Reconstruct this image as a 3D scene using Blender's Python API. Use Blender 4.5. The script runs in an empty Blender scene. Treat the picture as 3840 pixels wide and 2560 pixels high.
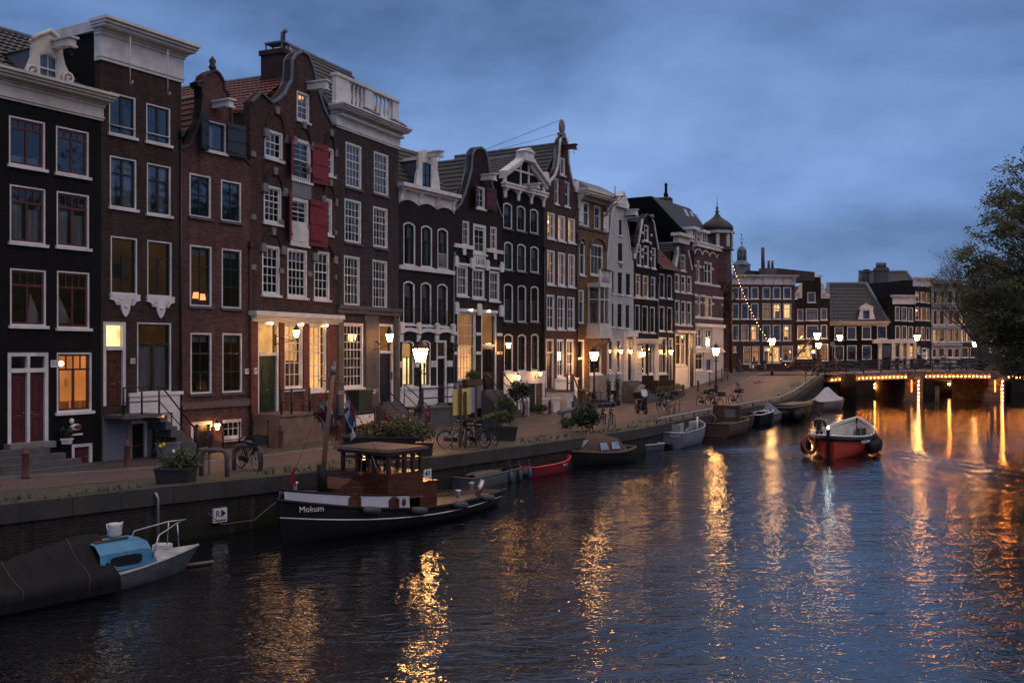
import bpy, math, random
from mathutils import Vector, Matrix, noise
from mathutils.geometry import delaunay_2d_cdt
R = math.radians
rnd = random.Random(7)
sc = bpy.context.scene
col = sc.collection
# ------------------------------------------------------------------ survey
F, CX, HY, EYE = 3733.3, 1920.0, 1314.0, 4.0
TILE = dict(A=(0, 0, .6122), B=(0, 900, .6122), C=(640, 100, .6122), D=(900, 1000, .6122), E=(1460, 460, .40816),
 F=(1460, 1060, .40816), G=(2050, 640, .44643), H=(2650, 860, .41454), I=(3040, 860, .5102),
 J=(2050, 1250, .38259), K=(0, 1600, .6122), L=(1000, 1600, .38265), M=(2500, 1380, .2551),
 N=(3280, 980, .3189), Q=(1960, 860, .44643), R=(1940, 460, .2551), S=(2700, 1560, .29762),
 U=(1650, 1650, .34014), V=(640, 1500, .29762),
 W=(2050, 1400, .27636), Y=(2640, 1330, .2551), Z=(1100, 1380, .1913), O=(1800, 1480, .21259))
def px(t, x, y):
 o = TILE[t]
 return o[0] + x * o[2], o[1] + y * o[2]
def at(t, x, y, D):
 a, b = px(t, x, y)
 return Vector(((a - CX) / F * D, D, EYE - (b - HY) / F * D))
def on(t, x, y, z=0.0):
 a, b = px(t, x, y)
 D = (EYE - z) * F / (b - HY)
 return Vector(((a - CX) / F * D, D, z))
WATER = -1.22
def sstep(a, b, x):
 t = max(0.0, min(1.0, (x - a) / (b - a)))
 return t * t * (3 - 2 * t)
def ground_z(x, y):
 return 1.7 * sstep(76, 101, y) + .28 * (1 - sstep(25, 38, y))
def ong(t, x, y):
 p = on(t, x, y)
 for _ in range(12):
  p = on(t, x, y, ground_z(p.x, min(p.y, 130)))
 if 'PC' in globals() and p.x > PC.x and p.y < 96:
  o = Vector((dC.y, -dC.x, 0))
  if (p - PC).dot(o) < 1.5:
   f = (1.5 + PC.dot(o)) / Vector((p.x, p.y, 0)).dot(o)
   p.x, p.y = p.x * f, p.y * f
   p.z = ground_z(p.x, p.y)
 return p
# ------------------------------------------------------------------ mesh builder
class MB:
 def __init__(s):
  s.v, s.f, s.s, s.m, s.mi = [], [], [], [], 0
 def add(s, vs, fs, smooth=False):
  o = len(s.v)
  s.v += [tuple(v) for v in vs]
  for f in fs:
   s.f.append(tuple(i + o for i in f))
   s.s.append(smooth)
   s.m.append(s.mi)
  return s
 def box(s, x0, x1, y0, y1, z0, z1):
  if x0 > x1: x0, x1 = x1, x0
  if y0 > y1: y0, y1 = y1, y0
  if z0 > z1: z0, z1 = z1, z0
  v = [(x0, y0, z0), (x1, y0, z0), (x1, y1, z0), (x0, y1, z0), (x0, y0, z1), (x1, y0, z1), (x1, y1, z1), (x0, y1, z1)]
  return s.add(v, [(3, 2, 1, 0), (4, 5, 6, 7), (0, 1, 5, 4), (1, 2, 6, 5), (2, 3, 7, 6), (3, 0, 4, 7)])
 def hexa(s, v):
  return s.add(v, [(3, 2, 1, 0), (4, 5, 6, 7), (0, 1, 5, 4), (1, 2, 6, 5), (2, 3, 7, 6), (3, 0, 4, 7)])
 def prism(s, pts, y0, y1, ax='y'):
  n = len(pts)
  mk = {'y': lambda p, w: (p[0], w, p[1]), 'z': lambda p, w: (p[0], p[1], w), 'x': lambda p, w: (w, p[0], p[1])}[ax]
  v = [mk(p, y0) for p in pts] + [mk(p, y1) for p in pts]
  f = [tuple(range(n)), tuple(range(2 * n - 1, n - 1, -1))]
  f += [(i, i + n, (i + 1) % n + n, (i + 1) % n) for i in range(n)]
  return s.add(v, f)
 def ring(s, o, i, y0, y1):
  n = len(o)
  v = [(p[0], y0, p[1]) for p in o] + [(p[0], y0, p[1]) for p in i] + [(p[0], y1, p[1]) for p in i] + [(p[0], y1, p[1]) for p in o]
  f = []
  for k in range(n):
   j = (k + 1) % n
   f += [(k, j, j + n, k + n), (k + n, j + n, j + 2 * n, k + 2 * n), (k + 2 * n, j + 2 * n, j + 3 * n, k + 3 * n), (k + 3 * n, j + 3 * n, j, k)]
  return s.add(v, f)
 def tube(s, path, r, n=6, smooth=True, closed=False, cap=True):
  P = [Vector(p) for p in path]
  m = len(P)
  rr = r if isinstance(r, (list, tuple)) else [r] * m
  vs, fs = [], []
  up = None
  for i in range(m):
   if closed:
    t = P[(i + 1) % m] - P[i - 1]
   else:
    t = P[min(i + 1, m - 1)] - P[max(i - 1, 0)]
   if t.length < 1e-9: t = Vector((0, 0, 1))
   t.normalize()
   if up is None:
    up = Vector((0, 0, 1)) if abs(t.z) < .9 else Vector((1, 0, 0))
   a = t.cross(up)
   if a.length < 1e-6: a = t.cross(Vector((1, .1, 0)))
   a.normalize()
   b = a.cross(t)
   b.normalize()
   up = b
   for k in range(n):
    w = 2 * math.pi * k / n
    vs.append(P[i] + (a * math.cos(w) + b * math.sin(w)) * rr[i])
  L = m if closed else m - 1
  for i in range(L):
   for k in range(n):
    a0, a1 = i * n + k, i * n + (k + 1) % n
    b0, b1 = ((i + 1) % m) * n + k, ((i + 1) % m) * n + (k + 1) % n
    fs.append((a0, b0, b1, a1))
  s.add(vs, fs, smooth)
  if cap and not closed:
   o = len(s.v) - m * n
   s.f += [tuple(o + k for k in range(n)), tuple(o + (m - 1) * n + k for k in range(n - 1, -1, -1))]
   s.s += [False, False]
   s.m += [s.mi, s.mi]
  return s
 def lathe(s, prof, c=(0, 0, 0), n=12, smooth=True, rot=0.0):
  vs, fs = [], []
  for r, z in prof:
   for k in range(n):
    w = 2 * math.pi * k / n + rot
    vs.append((c[0] + r * math.cos(w), c[1] + r * math.sin(w), c[2] + z))
  for i in range(len(prof) - 1):
   for k in range(n):
    fs.append((i * n + k, i * n + (k + 1) % n, (i + 1) * n + (k + 1) % n, (i + 1) * n + k))
  fs.append(tuple(range(n - 1, -1, -1)))
  fs.append(tuple((len(prof) - 1) * n + k for k in range(n)))
  return s.add(vs, fs, smooth)
 def ball(s, c, r, n=8, m=6, sq=(1, 1, 1)):
  vs, fs = [], []
  for i in range(m + 1):
   a = math.pi * i / m
   for k in range(n):
    w = 2 * math.pi * k / n
    vs.append((c[0] + r * sq[0] * math.sin(a) * math.cos(w), c[1] + r * sq[1] * math.sin(a) * math.sin(w), c[2] - r * sq[2] * math.cos(a)))
  for i in range(m):
   for k in range(n):
    fs.append((i * n + k, i * n + (k + 1) % n, (i + 1) * n + (k + 1) % n, (i + 1) * n + k))
  return s.add(vs, fs, True)
 def grid(s, P, smooth=True, closed_u=False):
  a, b = len(P), len(P[0])
  vs = [p for row in P for p in row]
  fs = []
  for i in range(a - 1):
   for j in range(b if closed_u else b - 1):
    k = (j + 1) % b
    fs.append((i * b + j, i * b + k, (i + 1) * b + k, (i + 1) * b + j))
  return s.add(vs, fs, smooth)
 def xf(s, M, start=0):
  for i in range(start, len(s.v)):
   s.v[i] = tuple(M @ Vector(s.v[i]))
  return s
 def split(s):
  par = list(range(len(s.v)))
  def root(i):
   while par[i] != i:
    par[i] = par[par[i]]
    i = par[i]
   return i
  for f in s.f:
   for i in f[1:]: par[root(i)] = root(f[0])
  out = {}
  for f, sm, mi in zip(s.f, s.s, s.m):
   m, ix = out.setdefault(root(f[0]), (MB(), {}))
   g = []
   for i in f:
    if i not in ix:
     ix[i] = len(m.v)
     m.v.append(s.v[i])
    g.append(ix[i])
   m.f.append(tuple(g))
   m.s.append(sm)
   m.m.append(mi)
  return [m for m, _ in out.values()]
 def build(s, name, mat, parent=None, loc=None):
  me = bpy.data.meshes.new(name)
  me.from_pydata(s.v, [], s.f)
  for m in (mat if isinstance(mat, (list, tuple)) else [mat]):
   me.materials.append(m)
  me.polygons.foreach_set('use_smooth', s.s)
  me.polygons.foreach_set('material_index', s.m)
  me.update()
  o = bpy.data.objects.new(name, me)
  col.objects.link(o)
  if parent: o.parent = parent
  if loc is not None: o.location = loc
  return o
def tag(o, label=None, cat=None, group=None, kind=None):
 if label: o['label'] = label
 if cat: o['category'] = cat
 if group: o['group'] = group
 if kind: o['kind'] = kind
 return o
def thing(name, label, cat, loc=(0, 0, 0), rz=0.0, group=None):
 o = bpy.data.objects.new(name, None)
 o.empty_display_size = .2
 col.objects.link(o)
 o.location = loc
 o.rotation_euler = (0, 0, rz)
 return tag(o, label, cat, group)
def copy_tree(o, parent=None):
 c = o.copy()
 col.objects.link(c)
 if parent: c.parent = parent
 for ch in list(o.children):
  copy_tree(ch, c)
 return c
def dup(o, loc, rz, label=None, group=None, scale=None):
 c = copy_tree(o)
 c.location = loc
 c.rotation_euler = (0, 0, rz)
 if label: c['label'] = label
 if group: c['group'] = group
 if scale: c.scale = (scale,) * 3
 return c
# ------------------------------------------------------------------ materials
MATS = {}
def new_mat(name):
 m = bpy.data.materials.new(name)
 m.use_nodes = True
 nt = m.node_tree
 nt.nodes.clear()
 out = nt.nodes.new('ShaderNodeOutputMaterial')
 return m, nt, out
def nd(nt, typ, ins=None, **kw):
 n = nt.nodes.new(typ)
 for k, v in kw.items(): setattr(n, k, v)
 for k, v in (ins or {}).items():
  if isinstance(v, bpy.types.NodeSocket): nt.links.new(v, n.inputs[k])
  else: n.inputs[k].default_value = v
 return n
def c4(c): return (c[0], c[1], c[2], 1)
def math_(nt, op, a, b=0.0, c=None):
 n = nd(nt, 'ShaderNodeMath', {0: a, 1: b}, operation=op)
 if c is not None:
  if isinstance(c, bpy.types.NodeSocket): nt.links.new(c, n.inputs[2])
  else: n.inputs[2].default_value = c
 return n.outputs[0]
def mix(nt, f, a, b, blend='MIX'):
 n = nd(nt, 'ShaderNodeMix', data_type='RGBA', blend_type=blend)
 for i, v in ((0, f), (6, a), (7, b)):
  if isinstance(v, bpy.types.NodeSocket): nt.links.new(v, n.inputs[i])
  else: n.inputs[i].default_value = v if i == 0 else c4(v)
 return n.outputs[2]
def ramp(nt, f, stops):
 n = nd(nt, 'ShaderNodeValToRGB', {'Fac': f})
 e = n.color_ramp.elements
 while len(e) < len(stops): e.new(.5)
 for k, (p, c) in enumerate(stops):
  e[k].position = p
  e[k].color = c4(c) if len(c) == 3 else c
 return n.outputs[0]
def objco(nt): return nd(nt, 'ShaderNodeTexCoord').outputs['Object']
def surf(name, c, rough=.6, var=.25, scale=3.0, metal=0.0, bump=.0, bscale=40.0, dirt=0.0, spec=.5, stretch=None):
 if name in MATS: return MATS[name]
 m, nt, out = new_mat(name)
 v = objco(nt)
 if stretch: v = nd(nt, 'ShaderNodeMapping', {'Vector': v, 'Scale': stretch}).outputs[0]
 n1 = nd(nt, 'ShaderNodeTexNoise', {'Vector': v, 'Scale': scale, 'Detail': 6.0, 'Roughness': .65}).outputs[0]
 n2 = nd(nt, 'ShaderNodeTexNoise', {'Vector': v, 'Scale': bscale, 'Detail': 3.0}).outputs[0]
 lo = tuple(x * (1 - var) for x in c)
 hi = tuple(min(1, x * (1 + var)) for x in c)
 cc = ramp(nt, n1, [(.3, lo), (.7, hi)])
 if dirt:
  d = nd(nt, 'ShaderNodeTexNoise', {'Vector': v, 'Scale': scale * .45, 'Detail': 8.0, 'Roughness': .75}).outputs[0]
  f = nd(nt, 'ShaderNodeMapRange', {0: d, 1: .5, 2: .75, 3: 0.0, 4: dirt}).outputs[0]
  cc = mix(nt, f, cc, (c[0] * .25, c[1] * .24, c[2] * .2))
 b = nd(nt, 'ShaderNodeBsdfPrincipled', {'Base Color': cc, 'Metallic': metal, 'Specular IOR Level': spec})
 rr = nd(nt, 'ShaderNodeMapRange', {0: n1, 1: .2, 2: .8, 3: max(.02, rough - .12), 4: min(1, rough + .12)}).outputs[0]
 nt.links.new(rr, b.inputs['Roughness'])
 if bump:
  bp = nd(nt, 'ShaderNodeBump', {'Height': n2, 'Strength': bump, 'Distance': .01})
  nt.links.new(bp.outputs[0], b.inputs['Normal'])
 nt.links.new(b.outputs[0], out.inputs[0])
 MATS[name] = m
 return m
def brick(name, c, mortar, bw=.21, bh=.062, var=.38, stain=.5, paint=False, tide=None):
 if name in MATS: return MATS[name]
 m, nt, out = new_mat(name)
 sp = nd(nt, 'ShaderNodeSeparateXYZ', {0: objco(nt)})
 xy = math_(nt, 'ADD', sp.outputs[0], sp.outputs[1])
 v = nd(nt, 'ShaderNodeCombineXYZ', {0: xy, 1: sp.outputs[2]}).outputs[0]
 lo = tuple(x * (1 - var) for x in c)
 hi = tuple(x * (1 + var) for x in c)
 bt = nd(nt, 'ShaderNodeTexBrick', {'Vector': v, 'Color1': c4(lo), 'Color2': c4(hi), 'Mortar': c4(mortar), 'Scale': 1.0,
 'Mortar Size': .007, 'Mortar Smooth': .2, 'Bias': -.1, 'Brick Width': bw, 'Row Height': bh})
 n1 = nd(nt, 'ShaderNodeTexNoise', {'Vector': v, 'Scale': .55, 'Detail': 7.0, 'Roughness': .7}).outputs[0]
 n2 = nd(nt, 'ShaderNodeTexNoise', {'Vector': nd(nt, 'ShaderNodeMapping', {'Vector': v, 'Scale': (1.6, .22, 1)}).outputs[0], 'Scale': 1.6, 'Detail': 5.0}).outputs[0]
 f = nd(nt, 'ShaderNodeMapRange', {0: n1, 1: .38, 2: .72, 3: 0.0, 4: stain}).outputs[0]
 cc = mix(nt, f, bt.outputs[0], tuple(x * .35 for x in c))
 f2 = nd(nt, 'ShaderNodeMapRange', {0: n2, 1: .5, 2: .8, 3: 0.0, 4: stain * .8}).outputs[0]
 cc = mix(nt, f2, cc, tuple(min(1, x * 1.7 + .01) for x in c))
 n3 = nd(nt, 'ShaderNodeTexNoise', {'Vector': nd(nt, 'ShaderNodeMapping', {'Vector': v, 'Location': (7, 3, 0), 'Scale': (2.4, .16, 1)}).outputs[0], 'Scale': 1.3, 'Detail': 4.0}).outputs[0]
 cc = mix(nt, nd(nt, 'ShaderNodeMapRange', {0: n3, 1: .52, 2: .75, 3: 0.0, 4: stain}).outputs[0], cc, tuple(x * .3 for x in c))
 if tide is not None:
  zz = math_(nt, 'ADD', sp.outputs[2], math_(nt, 'MULTIPLY', n1, .5))
  cc = mix(nt, nd(nt, 'ShaderNodeMapRange', {0: zz, 1: tide, 2: tide + .25, 3: .9, 4: 0.0}).outputs[0], cc, (.012, .016, .008))
  cc = mix(nt, nd(nt, 'ShaderNodeMapRange', {0: n2, 1: .6, 2: .72, 3: 0.0, 4: .35}).outputs[0], cc, (.10, .095, .09))
 bp = nd(nt, 'ShaderNodeBump', {'Height': bt.outputs[1], 'Strength': .5, 'Distance': -.008})
 b = nd(nt, 'ShaderNodeBsdfPrincipled', {'Base Color': cc, 'Roughness': .7 if paint else .85, 'Specular IOR Level': .15 if paint else .3, 'Normal': bp.outputs[0]})
 nt.links.new(b.outputs[0], out.inputs[0])
 MATS[name] = m
 return m
def emit(name, c, s, patt=0.0, scale=3.0):
 if name in MATS: return MATS[name]
 m, nt, out = new_mat(name)
 e = nd(nt, 'ShaderNodeEmission', {'Strength': s, 'Color': c4(c)})
 if patt:
  n1 = nd(nt, 'ShaderNodeTexNoise', {'Vector': objco(nt), 'Scale': scale, 'Detail': 2.0}).outputs[0]
  k = nd(nt, 'ShaderNodeMapRange', {0: n1, 1: .3, 2: .7, 3: s * (1 - patt), 4: s * (1 + patt)}).outputs[0]
  nt.links.new(k, e.inputs[1])
 nt.links.new(e.outputs[0], out.inputs[0])
 MATS[name] = m
 return m
def glassm(name, ior=1.9, tint=(.85, .88, .9), wob=.02):
 if name in MATS: return MATS[name]
 m, nt, out = new_mat(name)
 v = objco(nt)
 n1 = nd(nt, 'ShaderNodeTexNoise', {'Vector': v, 'Scale': 1.3, 'Detail': 2.0}).outputs[0]
 bp = nd(nt, 'ShaderNodeBump', {'Height': n1, 'Strength': 1.0, 'Distance': wob})
 fr = nd(nt, 'ShaderNodeFresnel', {'IOR': ior, 'Normal': bp.outputs[0]})
 tr = nd(nt, 'ShaderNodeBsdfTransparent', {'Color': c4(tint)})
 gl = nd(nt, 'ShaderNodeBsdfGlossy', {'Color': (.95, .97, 1, 1), 'Roughness': .03, 'Normal': bp.outputs[0]})
 mx = nd(nt, 'ShaderNodeMixShader', {0: fr.outputs[0], 1: tr.outputs[0], 2: gl.outputs[0]})
 nt.links.new(mx.outputs[0], out.inputs[0])
 MATS[name] = m
 return m
def fabric(name, c, glow=.5):
 if name in MATS: return MATS[name]
 m, nt, out = new_mat(name)
 v = nd(nt, 'ShaderNodeMapping', {'Vector': objco(nt), 'Scale': (1, 1, .06)}).outputs[0]
 n1 = nd(nt, 'ShaderNodeTexNoise', {'Vector': v, 'Scale': 14.0, 'Detail': 3.0}).outputs[0]
 cc = ramp(nt, n1, [(.3, tuple(x * .45 for x in c)), (.7, c)])
 d = nd(nt, 'ShaderNodeBsdfDiffuse', {'Color': cc})
 t = nd(nt, 'ShaderNodeBsdfTranslucent', {'Color': cc})
 mx = nd(nt, 'ShaderNodeMixShader', {0: glow, 1: d.outputs[0], 2: t.outputs[0]})
 nt.links.new(mx.outputs[0], out.inputs[0])
 MATS[name] = m
 return m
WHITE = surf('white_paint', (.74, .72, .70), .5, .14, 1.6, dirt=.65, bump=.3)
CREAM = surf('cream_paint', (.66, .61, .54), .55, .14, 1.0, dirt=.55, bump=.2)
BLACKP = surf('black_paint', (.012, .012, .014), .35, .3)
DARKSASH = surf('dark_sash', (.02, .022, .026), .4, .3)
REDSASH = surf('oxblood_sash', (.10, .022, .02), .45, .3)
STONE = surf('bluestone', (.10, .093, .094), .75, .3, 2.0, bump=.4, dirt=.5)
STONEL = surf('pale_stone', (.22, .205, .20), .8, .3, 1.6, bump=.4, dirt=.5)
GREYP = surf('grey_plaster', (.15, .15, .18), .8, .15, 1.0, dirt=.4, bump=.3)
LEAD = surf('lead_sheet', (.13, .15, .18), .5, .3, 1.5, dirt=.3)
IRON = surf('black_iron', (.012, .012, .013), .4, .3, 8.0)
GREENP = surf('bottle_green_paint', (.012, .03, .016), .35, .2)
NAVYP = surf('navy_paint', (.012, .014, .03), .4, .2)
REDP = surf('red_paint', (.22, .02, .024), .5, .25, 3.0, dirt=.3)
DKRED = surf('dark_red_paint', (.085, .014, .016), .5, .25, 3.0)
WOODD = surf('varnished_wood', (.085, .027, .011), .35, .4, 1.2, stretch=(1, 1, 8), bump=.2)
WOODB = surf('brown_wood', (.10, .055, .03), .6, .4, 1.5, stretch=(1, 1, 6))
WOODG = surf('weathered_wood', (.17, .14, .115), .8, .35, 2.0, stretch=(6, 1, 1), bump=.4)
GLASS = glassm('window_glass')
GLASSC = glassm('clear_glass', 1.45, (.95, .95, .95), .004)
DARKROOM = surf('unlit_room', (.035, .03, .028), .9, .4, .8)
CURT = fabric('net_curtain', (.85, .85, .9), .15)
CURTW = fabric('warm_curtain', (.75, .6, .42), .6)
BLIND = surf('roller_blind', (.45, .44, .44), .8, .08)
# ------------------------------------------------------------------ house kit
class House:
 def __init__(s, name, label, o, d, w, depth=9.0):
  s.o, s.d, s.w, s.depth = o, d, w, depth
  s.n = Vector((-d.y, d.x, 0))
  s.root = thing(name, label, 'house', (o.x, o.y, 0), math.atan2(d.y, d.x))
  s.holes, s.rows = [], {}
 def P(s, u, y, z): return Vector((s.o.x + s.d.x * u + s.n.x * y, s.o.y + s.d.y * u + s.n.y * y, z))
 def uz(s, t, x, y, yo=0.0):
  a, b = px(t, x, y)
  k = (a - CX) / F
  ox, oy = s.o.x + s.n.x * yo, s.o.y + s.n.y * yo
  u = (k * oy - ox) / (s.d.x - k * s.d.y)
  D = oy + u * s.d.y
  return u, EYE - (b - HY) / F * D
 def rect(s, t, x0, x1, yt, yb, yo=0.0):
  xm = (x0 + x1) / 2
  u0 = s.uz(t, x0, yt, yo)[0]
  u1 = s.uz(t, x1, yt, yo)[0]
  return u0, u1, s.uz(t, xm, yb, yo)[1], s.uz(t, xm, yt, yo)[1]
 def pts(s, t, L, yo=0.0): return [s.uz(t, x, y, yo) for x, y in L]
 def b(s, name, mb, mat, parent=None): return mb.build(name, mat, parent or s.root)
 def bs(s, name, mb, mat, parent=None):
  for p in mb.split(): p.build(name, mat, parent or s.root)
def loop(u0, u1, z0, z1, rise=0.0, n=9):
 if rise <= 0: return [(u0, z0), (u1, z0), (u1, z1), (u0, z1)]
 p = [(u0, z0), (u1, z0)]
 for k in range(n + 1):
  t = k / n
  p.append((u1 + (u0 - u1) * t, z1 - rise + rise * (1 - (2 * t - 1) ** 2)))
 return p
def inside(p, L):
 r = False
 for i in range(len(L)):
  a, b = L[i - 1], L[i]
  if (a[1] > p.y) != (b[1] > p.y) and p.x < (b[0] - a[0]) * (p.y - a[1]) / (b[1] - a[1]) + a[0]: r = not r
 return r
def wall(h, outline, mat, name='wall', thick=.34, y0=0.0, holes=None):
 holes = h.holes if holes is None else holes
 vs, es = [], []
 for L in [outline] + holes:
  o = len(vs)
  vs += [Vector((a, b)) for a, b in L]
  es += [(o + i, o + (i + 1) % len(L)) for i in range(len(L))]
 r = delaunay_2d_cdt(vs, es, [], 1, 1e-5)
 rv = r[0]
 rf = []
 for f in r[2]:
  c = sum((rv[i] for i in f), Vector((0, 0))) / len(f)
  if not any(inside(c, L) for L in holes): rf.append(f)
 mb = MB()
 mb.add([(v.x, y0, v.y) for v in rv], [tuple(f) for f in rf])
 mb.add([(v.x, y0 + thick, v.y) for v in rv], [tuple(reversed(f)) for f in rf])
 for L in [outline] + holes:
  n = len(L)
  mb.add([(a, y0, b) for a, b in L] + [(a, y0 + thick, b) for a, b in L], [(i, (i + 1) % n, (i + 1) % n + n, i + n) for i in range(n)])
 return h.b(name, mb, mat)
def window(h, row, key, rc, g=(1, 1, 1, 1, .5), fc=None, sc=None, fw=.085, sw=.05, bar=.022, sill='w', rise=0.0, curt=None,
 name='window', label=None, yo=0.0, cut=True):
 fc, sc = fc or WHITE, sc or WHITE
 u0, u1, z0, z1 = rc
 outer = loop(u0, u1, z0, z1, rise)
 inner = loop(u0 + fw, u1 - fw, z0 + fw * .8, z1 - fw, max(0, rise * .8))
 if rise <= 0: inner = loop(u0 + fw, u1 - fw, z0 + fw * .8, z1 - fw)
 if cut: h.holes.append(outer)
 mb = MB()
 mb.ring(outer, inner, yo + .015, yo + .15)
 fr = h.b(name, mb, fc)
 if label: fr['label'] = label
 sb = MB()
 a0, a1, b0, b1 = u0 + fw, u1 - fw, z0 + fw * .8, z1 - fw
 gi = loop(a0 + sw, a1 - sw, b0 + sw, b1 - sw, max(0, rise * .7))
 sb.ring(inner, gi, yo + .07, yo + .12)
 uc, ur, lc, lr, fr_up = g
 zm = b1 - (b1 - b0) * fr_up
 if 0 < fr_up < 1: sb.box(a0, a1, yo + .06, yo + .125, zm - sw * .55, zm + sw * .55)
 def bars(c, r, za, zb):
  for k in range(1, c):
   x = a0 + sw + (a1 - a0 - 2 * sw) * k / c
   wd = bar * (2.2 if (c == 2 and bar > .03) else 1)
   sb.box(x - wd / 2, x + wd / 2, yo + .075, yo + .115, za, zb)
  for k in range(1, r):
   z = za + (zb - za) * k / r
   sb.box(a0 + sw, a1 - sw, yo + .078, yo + .112, z - bar / 2, z + bar / 2)
 bars(uc, ur, zm, b1 - sw)
 bars(lc, lr, b0 + sw, zm)
 h.b('sash', sb, sc, fr)
 p = MB()
 p.add([(a, yo + .1, b) for a, b in inner], [tuple(range(len(inner)))])
 h.b('pane', p, GLASS, fr)
 if sill:
  s_ = MB().box(u0 - .07, u1 + .07, yo - .09, yo + .1, z0 - .1, z0 + .002)
  h.b('sill', s_, {'w': WHITE, 's': STONE, 'd': DARKSASH, 'c': CREAM}[sill], fr)
 if curt:
  cm, parts = curt
  c = MB()
  for (f0, f1, g0, g1) in parts:
   n = 14
   x0, x1 = a0 + (a1 - a0) * f0, a0 + (a1 - a0) * f1
   za, zb = b0 + (b1 - b0) * g0, b0 + (b1 - b0) * g1
   c.grid([[(x0 + (x1 - x0) * k / n, yo + .24 + .03 * math.sin(k * 2.1) * (1 if cm is not BLIND else 0), z) for k in range(n + 1)] for z in (za, zb)])
  h.b('curtain', c, cm, fr)
 if row is not None: h.rows.setdefault(row, []).append((u0, u1, z0, z1, key))
 return fr
ROOMN = [0]
def roommat(key):
 c, s = {'warm': ((1, .47, .14), 1.25), 'bright': ((1, .53, .17), 1.45), 'orange': ((1, .31, .07), .62), 'dim': ((1, .42, .13), .24),
 'soft': ((1, .54, .26), .6), 'red': ((1, .22, .09), .14), 'pale': ((1, .62, .24), 2.2), 'glow': ((1, .42, .13), .03)}[key]
 nm = 'lit_room_' + key
 if nm in MATS: return MATS[nm]
 m, nt, out = new_mat(nm)
 v = objco(nt)
 n1 = nd(nt, 'ShaderNodeTexNoise', {'Vector': v, 'Scale': .7, 'Detail': 3.0}).outputs[0]
 vv = nd(nt, 'ShaderNodeMapping', {'Vector': v, 'Scale': (1.1, 1.1, .8)}).outputs[0]
 vo = nd(nt, 'ShaderNodeTexVoronoi', {'Vector': vv, 'Scale': 1.25}, distance='CHEBYCHEV')
 k = nd(nt, 'ShaderNodeMapRange', {0: n1, 1: .3, 2: .7, 3: .55, 4: 1.35}).outputs[0]
 k2 = nd(nt, 'ShaderNodeMapRange', {0: vo.outputs['Distance'], 1: .1, 2: .2, 3: .62, 4: 1.0}).outputs[0]
 st = math_(nt, 'MULTIPLY', math_(nt, 'MULTIPLY', k, k2), s)
 e = nd(nt, 'ShaderNodeEmission', {'Strength': st, 'Color': c4(c)})
 nt.links.new(e.outputs[0], out.inputs[0])
 MATS[nm] = m
 return m
FURN = surf('room_furniture', (.05, .03, .02), .7, .5, 4.0)
PENDANT = emit('pendant_lamp', (1, .7, .36), 9.0)
def rooms(h):
 for row, L in h.rows.items():
  L = sorted(L)
  cl = []
  for w in L:
   if cl and cl[-1][0] == w[4]: cl[-1][1].append(w)
   else: cl.append([w[4], [w]])
  for i, (key, ws) in enumerate(cl):
   ua = .06 if i == 0 else (cl[i - 1][1][-1][1] + ws[0][0]) / 2
   ub = h.w - .06 if i == len(cl) - 1 else (ws[-1][1] + cl[i + 1][1][0][0]) / 2
   for L_ in h.holes:
    a, b = min(p[0] for p in L_), max(p[0] for p in L_)
    c, d = min(p[1] for p in L_), max(p[1] for p in L_)
    if d < ws[0][2] or c > ws[0][3]: continue
    if a > ws[-1][1] + .02: ub = min(ub, (a + ws[-1][1]) / 2 - .015)
    if b < ws[0][0] - .02: ua = max(ua, (b + ws[0][0]) / 2 + .015)
   za, zb = min(w[2] for w in ws) - .25, max(w[3] for w in ws) + .1
   y0, y1 = .345, 2.6 if key is None else 2.2
   if row[0] == 'a': ua, ub, za, zb, y1 = ws[0][0] - .12, ws[-1][1] + .12, ws[0][2] - .1, ws[0][3] + .05, .62
   mb = MB()
   v = [(ua, y0, za), (ub, y0, za), (ub, y1, za), (ua, y1, za), (ua, y0, zb), (ub, y0, zb), (ub, y1, zb), (ua, y1, zb)]
   mb.add(v, [(0, 1, 2, 3), (7, 6, 5, 4), (1, 5, 6, 2), (2, 6, 7, 3), (3, 7, 4, 0)])
   mats = [DARKROOM if key is None else roommat(key), FURN, PENDANT]
   mb.mi = 1
   q = random.Random(int(za * 100) + int(ua * 37))
   if key is not None:
    x = ua + .1
    while x < ub - .3:
     wd = q.uniform(.3, .8)
     hh = q.choice([.5, .75, .9, 1.5]) * q.uniform(.8, 1.1)
     if q.random() < .65: mb.box(x, min(x + wd, ub - .05), y1 - .4, y1 - .02, za + .01, min(za + hh + .25, zb - .3))
     elif zb - za > 1.4: mb.box(x, x + wd * .6, y1 - .03, y1 - .005, za + 1.0, za + 1.0 + wd * .7)
     x += wd + q.uniform(.1, .5)
    if zb - za > 1.2 and key not in ('dim', 'glow', 'soft'):
     mb.mi = 2
     mb.ball(((ua + ub) / 2 + q.uniform(-.3, .3), 1.1, zb - .5), .1, 8, 6)
     mb.mi = 1
     mb.tube([((ua + ub) / 2, 1.1, zb), ((ua + ub) / 2, 1.1, zb - .4)], .01, 4)
   o = h.b('room_interior', mb, mats)
   o['label'] = 'unlit room behind the windows' if key is None else 'lamp-lit room behind the windows'
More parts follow.
